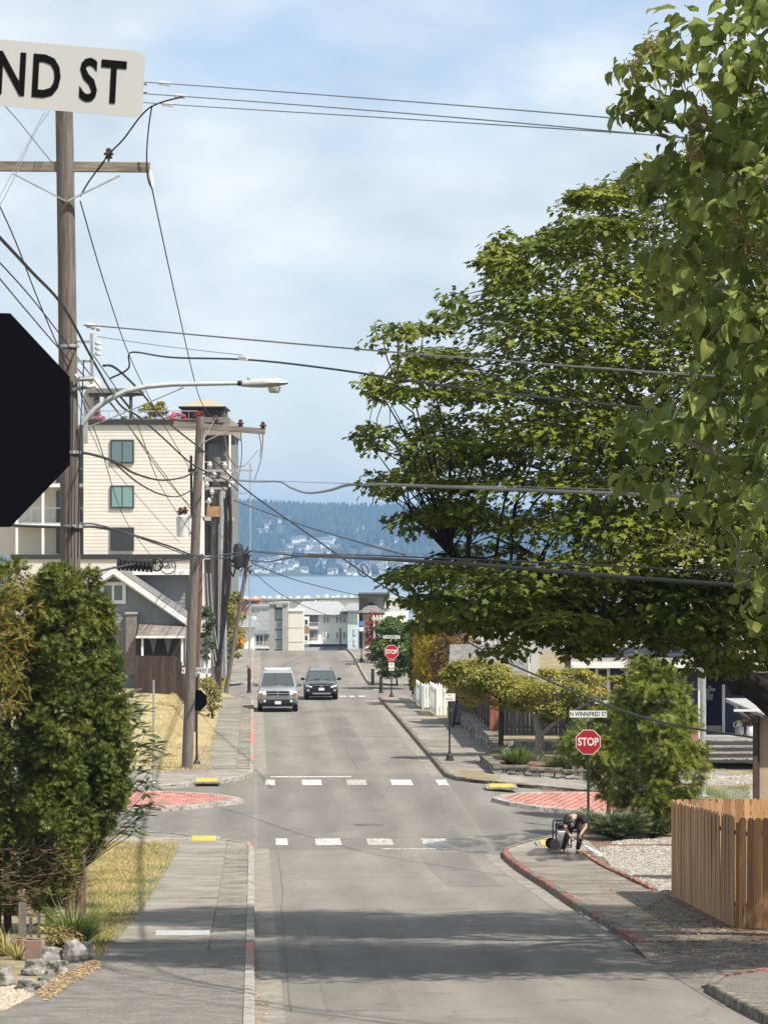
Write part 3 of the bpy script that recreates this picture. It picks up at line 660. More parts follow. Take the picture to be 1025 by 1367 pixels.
def mir(half, mids):
    """leaf from a right half outline and midrib points: returns template vertices and faces for both halves"""
    return half, mids
_mh = [(0.0, 0.0, 0), (0.4, 0.08, 0.1), (0.27, 0.32, 0.07), (0.54, 0.56, 0.1), (0.17, 0.64, 0.05), (0.0, 1.0, -0.08)]
T_MAPLE_V = _mh + [(-x, y, z) for x, y, z in _mh[1:5]]
T_MAPLE_F = [(0, 1, 2, 3, 4, 5), (0, 5, 9, 8, 7, 6)]
_hb = [(0.0, 0.03, 0), (0.0, 0.36, 0.0), (0.0, 0.72, -0.1), (0.0, 1.06, -0.32), (0.3, -0.07, 0.08), (0.45, 0.24, 0.17), (0.28, 0.68, 0.04), (-0.3, -0.07, 0.08), (-0.45, 0.24, 0.17), (-0.28, 0.68, 0.04)]
T_HEART_V = _hb; T_HEART_F = [(0, 4, 5, 1), (1, 5, 6, 2), (2, 6, 3), (0, 1, 8, 7), (1, 2, 9, 8), (2, 3, 9)]
T_OVAL_V = [(0, 0, 0), (0.26, 0.35, 0.05), (0.2, 0.72, 0.02), (0, 1, -0.08), (-0.2, 0.72, 0.02), (-0.26, 0.35, 0.05)]; T_OVAL_F = [(0, 1, 2, 3), (0, 3, 4, 5)]
T_LANCE_V = [(0, 0, 0), (0.13, 0.4, 0.03), (0.1, 0.75, 0.0), (0, 1, -0.06), (-0.1, 0.75, 0.0), (-0.13, 0.4, 0.03)]; T_LANCE_F = T_OVAL_F
def comb(n, spread, wid, curl=0.0, asym=0.0):
    """a flat spray: an axis with pairs of slim fingers"""
    tv = []; tf = []
    for i in range(n):
        y0 = 0.06 + 0.72 * i / n; L_ = spread * (1 - 0.55 * i / n)
        for sx in (1, -1):
            o = len(tv); tv += [(0, y0, 0), (0, y0 + wid, 0), (sx * L_, y0 + 0.75 * L_ + 0.1, curl * L_)]; tf.append((o, o+1, o+2))
    o = len(tv); tv += [(wid * 0.4, 0, 0), (-wid * 0.4, 0, 0), (0, 1.0, 0)]; tf.append((o, o+1, o+2))
    return tv, tf
T_SPRAY = comb(2, 0.42, 0.2, 0.1); T_FROND = comb(4, 0.36, 0.12, -0.05); T_NEEDLE = comb(3, 0.3, 0.09, 0.05)
T_BLADE = ([(-0.02, 0, 0), (0.02, 0, 0), (0.014, 0.55, 0.1), (-0.014, 0.55, 0.1), (0, 1, 0.36)], [(0, 1, 2, 3), (3, 2, 4)])

def inpoly(poly, x, y):
    c = False; n = len(poly)
    for i in range(n):
        (x1, y1), (x2, y2) = poly[i], poly[i-1]
        if (y1 > y) != (y2 > y) and x < (x2-x1)*(y-y1)/(y2-y1) + x1: c = not c
    return c
def edged(poly, x, y):
    best = 1e9; n = len(poly)
    for i in range(n):
        a, b = poly[i-1], poly[i]; dx, dy = b[0]-a[0], b[1]-a[1]
        t = max(0, min(1, ((x-a[0])*dx + (y-a[1])*dy) / (dx*dx + dy*dy + 1e-9))); best = min(best, math.hypot(x-a[0]-t*dx, y-a[1]-t*dy))
    return best
def clump_leaves(cs, rad, n_each, up=0.6, droop=0.25, inner=0.5, jit=0.35, lower=0.35):
    """leaf positions, axes and normals for flattened clumps"""
    cs = np.asarray(cs, float); rad = np.asarray(rad, float); K = len(cs)
    d = norm(rng.normal(0, 1, (K, n_each, 3)))
    flip = (d[..., 2] < 0) & (rng.uniform(0, 1, d.shape[:2]) > lower); d[..., 2] = np.where(flip, -d[..., 2], d[..., 2])
    r = inner + (1 - inner) * rng.uniform(0, 1, (K, n_each, 1)) ** 0.6
    r = r * (1 + 0.22 * (rng.uniform(0, 1, (K, n_each, 1)) > 0.85))
    pos = cs[:, None, :] + d * r * rad[:, None, :]
    nr = norm(d * np.array([0.55, 0.55, 0.5]) + np.array([0, 0, up]) + rng.normal(0, jit, d.shape))
    ax = d * np.array([1, 1, 0.25]) + rng.normal(0, 0.45, d.shape) + np.array([0, 0, -droop])
    ax = norm(ax - nr * (ax * nr).sum(-1, keepdims=True))
    return pos.reshape(-1, 3), ax.reshape(-1, 3), nr.reshape(-1, 3)
def limb(mb, pts, r0, r1, seg=8, n=10, wob=0.12):
    """smooth tapering limb through control points"""
    P_ = [Vector(p) for p in pts]; out = []
    for i in range(len(P_) - 1):
        p0, p1, p2, p3 = P_[max(i-1, 0)], P_[i], P_[i+1], P_[min(i+2, len(P_)-1)]
        for k in range(n):
            t = k / n
            out.append(0.5 * ((2*p1) + (p2-p0)*t + (2*p0-5*p1+4*p2-p3)*t*t + (3*p1-p0-3*p2+p3)*t**3))
    out.append(P_[-1]); m = len(out)
    out = [p + Vector(rng.normal(0, wob * 0.25, 3)) * (1 if 0 < i < m-1 else 0) * min(1, r0 * 3) for i, p in enumerate(out)]
    rr = [r0 + (r1 - r0) * (i / (m - 1)) ** 0.8 for i in range(m)]
    mb.tube(out, rr, seg); return out
def twigs(mb, cs, skel, r=0.03, seg=4, every=1, far=3.2):
    sk = np.array([tuple(p) for p in skel])
    for c in cs[::every]:
        c = np.asarray(c); d = np.linalg.norm(sk - c, axis=1) + 0.6 * np.maximum(0, sk[:, 2] - c[2])
        s = sk[int(np.argmin(d))]
        L_ = np.linalg.norm(c - s); rr = r * min(1.3, 0.5 + 0.2 * L_)
        if L_ > far: continue
        q1 = s + (c - s) * 0.3 + np.array([0, 0, 0.12 * L_]) + rng.normal(0, 0.05 * L_, 3); q2 = s + (c - s) * 0.68 + np.array([0, 0, 0.1 * L_]) + rng.normal(0, 0.05 * L_, 3)
        mb.tube([s, q1, q2, c], [rr, rr * 0.7, rr * 0.45, rr * 0.2], seg, cap=False)

# ---------------------------------------------------------------- the big maple over the road
MD = 65.0
poly_m = [(474, 514), (505, 497), (562, 490), (500, 462), (494, 438), (540, 436), (600, 412), (592, 395), (640, 385), (660, 372), (648, 345), (656, 310), (700, 318), (760, 300), (752, 272), (775, 252), (850, 238), (905, 205), (980, 150), (1120, 110), (1300, 150), (1500, 240), (1680, 360), (1750, 520), (1720, 680), (1560, 820), (1300, 850), (1040, 860), (985, 850), (900, 868), (880, 850), (800, 880), (760, 898), (735, 868), (690, 862), (660, 880), (645, 850), (610, 832), (545, 808), (520, 790), (528, 752), (600, 728), (520, 706), (530, 684), (612, 670), (500, 662), (488, 640), (560, 622), (488, 598), (484, 572), (585, 558), (500, 535)]
cs = []; rad = []
for _ in range(9000):
    if len(cs) >= 430: break
    x = rng.uniform(470, 1760); y = rng.uniform(100, 900)
    if x > 1080 and rng.uniform() > 0.38: continue
    if not inpoly(poly_m, x, y): continue
    e = edged(poly_m, x, y) / F * MD
    if e < 0.18: continue
    rr = min(rng.uniform(0.9, 1.55), 0.26 + e * 0.9)
    mode = (56.6, 65.8)[int(rng.integers(0, 2))]; Y = mode + rng.uniform(-2.9, 2.9) * min(1.0, 0.45 + 0.4 * e)
    # keep an open gap through the crown so that sun reaches the road in a band
    p = P(x, y, Y)
    if any(((p.x-c.x)/1.15)**2 + ((p.y-c.y)/1.3)**2 + ((p.z-c.z)/0.62)**2 < min(1.0, (0.35 + e)) for c in cs): continue
    cs.append(p); rad.append((rr, rr * 1.05, rr * rng.uniform(0.22, 0.34)))
# low skirts of foliage in front of the big limb
pl = [(640, 790), (760, 770), (900, 760), (1010, 790), (1000, 850), (940, 868), (880, 866), (800, 864), (745, 866), (690, 848)]
nl0 = len(cs)
for _ in range(2000):
    if len(cs) >= nl0 + 50: break
    x, y = rng.uniform(640, 1010), rng.uniform(760, 895)
    if inpoly(pl, x, y):
        p = P(x, y, 57.2 + rng.uniform(-1.6, 2.2)); rr = rng.uniform(0.5, 0.95)
        if all((p - c).length > 0.55 for c in cs[nl0:]): cs.append(p); rad.append((rr, rr, rr * 0.34))
# slim pointed sprays along the outline
len0 = len(cs)
for _ in range(1500):
    if len(cs) >= len0 + 130: break
    i = int(rng.integers(0, len(poly_m))); a, b = poly_m[i-1], poly_m[i]; t = rng.uniform()
    x, y = a[0] + (b[0]-a[0])*t, a[1] + (b[1]-a[1])*t
    if x > 1080 or y > 890: continue
    x += rng.uniform(2, 26) * (1 if x < 700 else 0.3); y += rng.uniform(0, 12)
    if not inpoly(poly_m, x, y): continue
    p = P(x, y, (57.2, 65.4)[int(rng.integers(0, 2))] + rng.uniform(-1.2, 1.2)); cs.append(p); rad.append((rng.uniform(0.2, 0.42), rng.uniform(0.2, 0.42), rng.uniform(0.1, 0.2)))
cs_m = [tuple(c) for c in cs]
base = Vector((8.75, 63.5, 0)); bu_, bv_ = w2s(base.x, base.y); base.z = ground(bu_, bv_) + 0.1
maple = thing('maple_tree', 'large spreading maple with dark lobed leaves reaching over the road', 'tree', base)
off = -base
mb = MB(); sk = []
fork = Vector((8.35, 63.7, -4.0))
sk += limb(mb, [base - base, Vector((8.7, 63.6, -6.0)) + off, fork + off], 0.48, 0.36, 10)
for tgt in ([P(1018, 925, 63.5), P(962, 893, 63.2), P(915, 845, 63.0), P(880, 760, 63.2), P(820, 690, 63.5), P(700, 620, 64)],
            [P(1030, 880, 64), P(985, 790, 64.6), P(940, 660, 65), P(880, 520, 65), P(820, 380, 65)],
            [P(1090, 800, 65), P(1060, 600, 66), P(1010, 400, 66.5), P(960, 260, 66)],
            [P(985, 896, 62.5), P(930, 850, 60), P(830, 790, 58.5), P(700, 760, 58), P(600, 740, 58)],
            [P(920, 850, 63), P(800, 800, 66), P(680, 720, 67), P(570, 650, 67)],
            [P(900, 700, 63.2), P(760, 560, 63), P(640, 500, 63.5), P(530, 510, 64)],
            [P(900, 600, 65), P(790, 470, 66), P(700, 400, 66)],
            [P(1150, 800, 62), P(1250, 620, 61), P(1350, 500, 60)], [P(1160, 780, 66), P(1300, 600, 68), P(1480, 480, 68)], [P(1140, 700, 64), P(1150, 450, 64), P(1160, 250, 64)]):
    st = fork if tgt[0].x > 6.0 and tgt[0].z < -1.5 else min(((q - off) for q in sk), key=lambda q: (q - tgt[0]).length)
    r0 = 0.24 if st is fork else 0.12
    if tgt[0].x < 7.4 and tgt[0].z < -2.7: r0 = 0.34
    sk += limb(mb, [st + off] + [q + off for q in tgt], r0, 0.02, 8, 6)
twigs(mb, [tuple(Vector(c) + off) for c in cs_m], sk, 0.028, 4, 1)
mb.build('trunk', M['bark'], maple, smooth=True)
cs_a = np.array(cs_m) + np.array(off); rad_a = np.array(rad)
big = rad_a[:, 0] > 0.45
p1, a1, n1_ = clump_leaves(cs_a[big], rad_a[big], 215, up=1.1, droop=0.35, jit=0.28, inner=0.55, lower=0.25)
p2, a2, n2_ = clump_leaves(cs_a[~big], rad_a[~big], 26, up=0.6, droop=0.5, inner=0.2)
pp = np.concatenate([p1, p2]); aa = np.concatenate([a1, a2]); nn = np.concatenate([n1_, n2_])
me = scatter_mesh('crown', pp, aa, nn, rng.uniform(0.085, 0.16, len(pp)), T_MAPLE_V, T_MAPLE_F, M['maple'])
tag(link('crown', me, maple), kind='stuff')
ic = cs_a[big][::4] + rng.normal(0, 0.25, cs_a[big][::4].shape) + np.array([0.25, 0, -0.25]); p3, a3, n3_ = clump_leaves(ic, rad_a[big][::4] * 1.1, 110, up=0.3, droop=0.3, inner=0.1, lower=1.0)
tag(link('inner_leaves', scatter_mesh('inner_leaves', p3, a3, n3_, rng.uniform(0.1, 0.17, len(p3)), T_OVAL_V, T_OVAL_F, M['maple'], width=1.5), maple), kind='stuff')

# ---------------------------------------------------------------- catalpa in front, with big heart-shaped leaves
KD = 38.0
poly_c = [(935, -60), (905, 12), (868, 14), (836, 34), (852, 62), (826, 92), (811, 152), (826, 186), (862, 150), (892, 196), (850, 205), (838, 240), (880, 262), (905, 300), (838, 335), (818, 352), (856, 388), (900, 428), (912, 470), (862, 512), (846, 548), (812, 578), (842, 610), (850, 650), (872, 690), (930, 690), (962, 726), (975, 800), (1010, 838), (1060, 862), (1250, 900), (1500, 700), (1600, 350), (1450, -100), (1150, -240)]
cs = []; rad = []
for _ in range(9000):
    if len(cs) >= 225: break
    x = rng.uniform(805, 1600); y = rng.uniform(-240, 900)
    if (x > 1100 or y < -60) and rng.uniform() > 0.2: continue
    if not inpoly(poly_c, x, y): continue
    e = edged(poly_c, x, y) / F * KD
    if e < 0.1: continue
    T = min(3.0, 0.35 + 1.2 * e); Y = KD + T * rng.uniform(-1, 1)
    p = P(x, y, Y); rr = min(rng.uniform(0.3, 0.6), 0.15 + e * 0.9)
    if any((p - c).length < 0.42 for c in cs): continue
    cs.append(p); rad.append((rr, rr, rr * 0.75))
base = Vector((6.5, 38.5, 0)); bu_, bv_ = w2s(base.x, base.y); base.z = ground(bu_, bv_) + 0.1
cat = thing('catalpa_tree', 'broad-leaved tree with big hanging heart-shaped leaves and seed clusters', 'tree', base); off = -base
mb = MB(); sk = []
fork = Vector((6.35, 38.4, -2.2)); sk += limb(mb, [base + off, fork + off], 0.24, 0.18, 10)
for tgt in ([P(1150, 700, 38), P(1040, 640, 37.6), P(920, 590, 37.5), P(850, 560, 37.5)], [P(1160, 500, 38.3), P(1060, 300, 38), P(980, 190, 38), P(900, 160, 37.8), P(840, 150, 37.6)], [P(1200, 400, 38), P(1120, 150, 38), P(1000, 40, 38)],
            [P(1050, 480, 38.8), P(940, 420, 38.6), P(870, 350, 38.5)], [P(1250, 600, 37), P(1400, 300, 37)], [P(1100, 760, 38), P(1030, 800, 38), P(985, 760, 37.8)], [P(1280, 300, 39), P(1260, 0, 39)]):
    st = fork if tgt[0].x > 5.1 else min(((q - off) for q in sk), key=lambda q: (q - tgt[0]).length)
    sk += limb(mb, [st + off] + [q + off for q in tgt], 0.1, 0.016, 7, 6, 0.06)
twigs(mb, [tuple(c + off) for c in cs], sk, 0.014, 4)
mb.build('trunk', M['bark_pale'], cat, smooth=True)
cs_a = np.array([tuple(c + off) for c in cs])
pp, aa, nn = clump_leaves(cs_a, rad, 24, up=0.45, droop=1.0, inner=0.3, jit=0.45, lower=0.8)
# leaves hang: normals turn outwards and up
sz = rng.uniform(0.09, 0.235, len(pp))
wp = pp + np.array(base); px_ = CX + wp[:, 0] / wp[:, 1] * F; py_ = HY - wp[:, 2] / wp[:, 1] * F
inview = (px_ > 800) & (px_ < 1020) & (py_ > 4) & (py_ < 850)
order = np.argsort(np.where(inview, wp[:, 1] - sz * 6, 1e9)); near = order[:300]; rest = np.setdiff1d(np.arange(len(pp)), near)
tag(link('leaves', scatter_mesh('leaves', pp[rest], aa[rest], nn[rest], sz[rest], T_HEART_V, T_HEART_F, M['catalpa'], smooth=True), cat), kind='stuff')
def veined(name, base):
    """leaf with paler midrib and side veins, in the leaf's own coordinates"""
    m = base.copy(); m.name = name; nt = m.node_tree; N, L = nt.nodes, nt.links; b = N['Principled BSDF']
    src = b.inputs['Base Color'].links[0].from_socket; t = N.new('ShaderNodeTexCoord'); sx = N.new('ShaderNodeSeparateXYZ'); L.new(t.outputs['Object'], sx.inputs[0])
    ab = N.new('ShaderNodeMath'); ab.operation = 'ABSOLUTE'; L.new(sx.outputs['X'], ab.inputs[0])
    r1 = N.new('ShaderNodeMapRange'); r1.inputs['From Min'].default_value = 0.008; r1.inputs['From Max'].default_value = 0.028; r1.inputs['To Min'].default_value = 1; r1.inputs['To Max'].default_value = 0; L.new(ab.outputs[0], r1.inputs[0])
    ma = N.new('ShaderNodeMath'); ma.operation = 'MULTIPLY_ADD'; ma.inputs[1].default_value = -0.85; L.new(ab.outputs[0], ma.inputs[0]); L.new(sx.outputs['Y'], ma.inputs[2])
    mm = N.new('ShaderNodeMath'); mm.operation = 'MULTIPLY'; mm.inputs[1].default_value = 6.5; L.new(ma.outputs[0], mm.inputs[0]); fr = N.new('ShaderNodeMath'); fr.operation = 'PINGPONG'; fr.inputs[1].default_value = 0.5; L.new(mm.outputs[0], fr.inputs[0])
    r2 = N.new('ShaderNodeMapRange'); r2.inputs['From Min'].default_value = 0.03; r2.inputs['From Max'].default_value = 0.11; r2.inputs['To Min'].default_value = 0.7; r2.inputs['To Max'].default_value = 0; L.new(fr.outputs[0], r2.inputs[0])
    mxm = N.new('ShaderNodeMath'); mxm.operation = 'MAXIMUM'; L.new(r1.outputs[0], mxm.inputs[0]); L.new(r2.outputs[0], mxm.inputs[1])
    hs = N.new('ShaderNodeHueSaturation'); hs.inputs['Saturation'].default_value = 0.85; hs.inputs['Value'].default_value = 1.55; L.new(src, hs.inputs['Color']); mx = N.new('ShaderNodeMix'); mx.data_type = 'RGBA'; L.new(mxm.outputs[0], mx.inputs['Factor']); L.new(src, mx.inputs[6]); L.new(hs.outputs[0], mx.inputs[7]); L.new(mx.outputs[2], b.inputs['Base Color']); return m
M['catalpa_leaf'] = veined('catalpa_leaf_veined', M['catalpa'])
lm = []
for k in range(5):
    rows = [(0.0, 0.02), (0.05, 0.34), (0.2, 0.47), (0.4, 0.46), (0.6, 0.36), (0.78, 0.22), (0.92, 0.09), (1.06, 0.0)]; tv = []; tf = []; ph = k * 1.3
    for r_i, (y, w) in enumerate(rows):
        cz = -0.3 * y * y * (0.5 + 0.25 * k) + 0.02 * math.sin(7 * y + ph)
        for f in (-1, -0.5, 0, 0.5, 1): tv.append((w * f, y - 0.1 * abs(f) * (1 if r_i < 2 else 0.2), cz + (0.16 + 0.05 * k) * abs(f) * w * 1.2 + 0.035 * math.sin(9 * y + 2 * f + ph) * abs(f)))
    for r_i in range(len(rows) - 1):
        for c in range(4): a = r_i * 5 + c; tf.append((a, a + 1, a + 6, a + 5))
    me = bpy.data.meshes.new('leaf'); me.from_pydata(tv, [], tf); me.materials.append(M['catalpa_leaf']); me.polygons.foreach_set('use_smooth', [True] * len(tf)); me.update(); lm.append(me)
for i in near:
    y = Vector(aa[i]).normalized(); x = y.cross(Vector(nn[i])).normalized(); z = x.cross(y)
    o = bpy.data.objects.new('leaf', lm[int(rng.integers(0, 5))]); COL.objects.link(o); o.parent = cat
    o.matrix_local = Matrix.Translation(Vector(pp[i])) @ Matrix((x, y, z)).transposed().to_4x4() @ Matrix.Scale(sz[i], 4)
# brown seed clusters
mb = MB()
for (x, y) in ((905, 95), (962, 235), (985, 215), (845, 85), (1000, 120), (930, 205), (985, 300), (870, 60), (1005, 330), (940, 150)):
    c = P(x, y, KD - 0.8) + off
    mb.tube([c + Vector((0.1, 0.3, -0.25)), c + Vector((0.03, 0.1, -0.08)), c + Vector((0, 0, 0.1))], [0.008, 0.006, 0.003], 4)
    for _ in range(70):
        q = c + Vector(rng.normal(0, 1, 3)) * Vector((0.045, 0.045, 0.08)).length * 0.55; mb.box(q, (0.011, 0.011, 0.03), Matrix.Rotation(rng.uniform(0, 3), 3, 'X') @ Matrix.Rotation(rng.uniform(0, 3), 3, 'Y'), taper=0.5)
tag(mb.build('seed_clusters', mat('seed_brown', (0.14, 0.09, 0.035), (0.22, 0.15, 0.06), 8), cat), kind='stuff')

# ---------------------------------------------------------------- columns of arborvitae by the pole
def column_tree(name, label, px, Y, top_px, half_w, m, n, size=(0.2, 0.36), group=None, foot=0.9, prof=None, lump=0.16, width=1.0, template=T_SPRAY, trunk_r=0.09, hpow=1.0, base_z=None, up=0.9):
    b = P(px, 1000, Y); u, v = w2s(b.x, b.y); b.z = (ground(u, v) + 0.1) if base_z is None else base_z; H = P(px, top_px, Y).z - b.z
    root = thing(name, label, 'tree' if H > 2.5 else 'shrub', b, group=group)
    prof = prof or [(0.0, 0.55), (0.12, 0.85), (0.35, 1.0), (0.6, 0.94), (0.8, 0.72), (0.93, 0.36), (1.0, 0.03)]
    pt = np.array([p[0] for p in prof]); pr = np.array([p[1] for p in prof])
    t = rng.uniform(0, 1, n) ** hpow; a = rng.uniform(0, 2*math.pi, n)
    lumps = lump * (0.8*np.sin(3*a + 9*t + px) + 0.8*np.sin(5*a - 17*t + 2*px) + np.sin(8*a + 31*t) * np.sin(11*a - 23*t + px)) / 2
    r = np.interp(t, pt, pr) * half_w * (1 + lumps) * (0.55 + 0.45 * rng.uniform(0, 1, n) ** 0.35) 
    z = foot + t * (H - foot - 0.05)
    pos = np.stack([r*np.cos(a), r*np.sin(a), z], 1)
    out = np.stack([np.cos(a), np.sin(a), np.zeros(n)], 1)
    ax = norm(out * 0.75 + np.array([0, 0, up]) + rng.normal(0, 0.35, (n, 3)))
    nr = np.stack([-np.sin(a), np.cos(a), np.zeros(n)], 1) + rng.normal(0, 0.6, (n, 3)) + out * 0.5
    me = scatter_mesh('foliage', pos, ax, nr, rng.uniform(*size, n), template[0], template[1], m, width=width)
    tag(link('foliage', me, root), kind='stuff')
    mb = MB()
    limb(mb, [(0, 0, -0.1), (0.03, 0, H*0.5), (0, 0, H*0.92)], trunk_r, 0.015, 7, 4, 0.03)
    for _ in range(26):
        aa_ = rng.uniform(0, 6.28); h0 = rng.uniform(0.15, 0.75) * H; L_ = half_w * rng.uniform(0.5, 0.9)
        mb.tube([(0, 0, h0), (L_*0.5*math.cos(aa_), L_*0.5*math.sin(aa_), h0 + 0.1*L_), (L_*math.cos(aa_), L_*math.sin(aa_), h0 + 0.5*L_)], [0.02, 0.012, 0.005], 4, cap=False)
    mb.build('trunk', M['dead'], root)
    return root
arb = 'arborvitae columns beside the near utility pole'
def hedge_tree(name, label, poly, Y, depth, n, r, per, m, leaf, px, template=T_SPRAY, width=1.0, up=0.35, droop=-0.6, group=None, sep=0.45, trunk_y=None):
    b = gpt(px, trunk_y or Y); cl = poly_clumps(poly, Y, depth, n, r, 0.8, sep); top = P(px, min(p[1] for p in poly) + 30, trunk_y or Y)
    root = thing(name, label, 'tree', b, group=group); off = -b; mb = MB()
    sk = limb(mb, [(0, 0, -0.1), (0.02, 0, (top.z - b.z) * 0.5), top + off], 0.09, 0.02, 7, 6, 0.03)
    twigs(mb, [tuple(c + off) for c, _ in cl], sk, 0.014, 4); mb.build('trunk', M['dead'], root)
    pp, aa, nn = clump_leaves([tuple(c + off) for c, _ in cl], [q for _, q in cl], per, up, droop, 0.35, 0.6, 0.6)
    tag(link('foliage', scatter_mesh('foliage', pp, aa, nn, rng.uniform(leaf * 0.7, leaf * 1.35, len(pp)), template[0], template[1], m, width=width), root), kind='stuff')
    return root
def gpt(px, Y, h=0.1):
    b = P(px, 1000, Y); u, v = w2s(b.x, b.y); b.z = ground(u, v) + h; return b
def poly_clumps(poly, Y, depth, n, r, flat=0.6, sep=0.3):
    out = []; xs = [p[0] for p in poly]; ys = [p[1] for p in poly]
    for _ in range(n * 40):
        if len(out) >= n: break
        x, y = rng.uniform(min(xs), max(xs)), rng.uniform(min(ys), max(ys))
        if not inpoly(poly, x, y): continue
        e = edged(poly, x, y) / F * Y; T = min(depth, 0.2 + 1.2 * e); p = P(x, y, Y + T * rng.uniform(-1, 1)); rr = min(rng.uniform(0.6, 1.2) * r, 0.12 + e)
        if any((p - q).length < sep * r for q, _ in out): continue
        out.append((p, (rr, rr, rr * flat)))
    return out
t1 = hedge_tree('arborvitae', 'tall green arborvitae closest to the road with pointed top', [(90, 800), (102, 772), (116, 757), (124, 768), (134, 792), (145, 830), (153, 880), (162, 940), (169, 1000), (165, 1060), (148, 1098), (128, 1128), (112, 1140), (92, 1120), (82, 1000), (84, 880)], 66.6, 0.95, 300, 0.26, 74, M['arbor'], 0.15, 106, group=arb)
t2 = hedge_tree('arborvitae', 'tall green arborvitae with dark hollow crown in front of the pole', [(52, 785), (66, 762), (86, 757), (100, 780), (110, 850), (112, 1000), (106, 1120), (94, 1195), (62, 1222), (40, 1200), (30, 1000), (36, 850)], 65.8, 0.9, 320, 0.26, 74, M['arbor'], 0.15, 66, group=arb)
t3 = hedge_tree('arborvitae', 'green arborvitae cut by the frame edge behind golden sprays', [(-70, 900), (-60, 790), (-30, 755), (0, 750), (32, 754), (54, 785), (60, 900), (56, 1100), (44, 1210), (0, 1228), (-60, 1215)], 66.2, 1.0, 300, 0.28, 62, M['arbor'], 0.15, -4, group=arb)
t4 = hedge_tree('golden_shrub', 'straw-gold drooping conifer shrub leaning on the arborvitae', [(-30, 800), (-5, 758), (25, 755), (50, 785), (58, 850), (52, 920), (30, 945), (5, 960), (-25, 930)], 65.2, 0.3, 34, 0.2, 34, M['arbor_gold'], 0.22, 10, template=T_NEEDLE, width=0.5, droop=0.3, trunk_y=66.5)
# bare brown lower twigs
mb = MB()
for _ in range(520):
    c = P(rng.uniform(0, 110), rng.uniform(1130, 1222), 65.2 + rng.uniform(-0.4, 1.2)); d = Vector(rng.normal(0, 1, 3)); d.normalize(); d.z = abs(d.z) * 0.6
    mb.tube([c, c + d * 0.18 + Vector((0, 0, -0.03)), c + d * 0.4], [0.009, 0.006, 0.003], 4, cap=False)
b = P(62, 1215, 65.4)
o = mb.build('dead_brush', M['dead']); tag(o, 'tangle of bare brown twigs under the arborvitae', 'brush', kind='stuff')

# ---------------------------------------------------------------- rhododendron at the lawn's far edge
def rosettes(name, label, centres, m, leaf, n_leaf, base, cap=280, droop=0.35):
    root = thing(name, label, 'shrub', base); k = 0
    me = bpy.data.meshes.new('leaf'); me.from_pydata(T_LANCE_V, [], T_LANCE_F); me.materials.append(m); me.polygons.foreach_set('use_smooth', [True]*2); me.update()
    mb = MB()
    for c in centres:
        c = Vector(c) - base
        mb.tube([(0, 0, 0.8), (c.x*0.45, c.y*0.45, 0.8 + (c.z - 0.8)*0.5), c], [0.008, 0.006, 0.004], 5, cap=False)
        ph = rng.uniform(0, 6.28)
        for i in range(n_leaf):
            if k >= cap: break
            a = ph + 2*math.pi*i/n_leaf + rng.normal(0, 0.2); y = Vector((math.cos(a), math.sin(a), rng.uniform(-droop, 0.45))).normalized()
            z = (Vector((0, 0, 1)) + Vector(rng.normal(0, 0.25, 3))); x = y.cross(z).normalized(); z = x.cross(y)
            o = bpy.data.objects.new('leaf', me); COL.objects.link(o); o.parent = root; s_ = leaf * rng.uniform(0.7, 1.15)
            o.matrix_local = Matrix.Translation(c) @ Matrix((x, y, z)).transposed().to_4x4() @ Matrix.Scale(s_, 4); k += 1
    mb.tube([(0, 0, -0.1), (0.02, 0, 0.4), (0, 0, 0.85)], 0.025, 6); mb.build('stem', M['bark'], root); return root
cen = []
for _ in range(46):
    t = rng.uniform(); cen.append(P(174 + 42*math.sin(t*3.0) * rng.uniform(0.1, 1) + rng.uniform(-8, 4), 925 + 195*t, 73.5 + rng.uniform(-0.6, 0.6)))
bb = P(108, 1000, 73.6); u, v = w2s(bb.x, bb.y); bb.z = ground(u, v) + 0.12
rosettes('rhododendron', 'rhododendron with long glossy leaves poking out past the arborvitae', cen, M['rhodo'], 0.38, 6, bb)

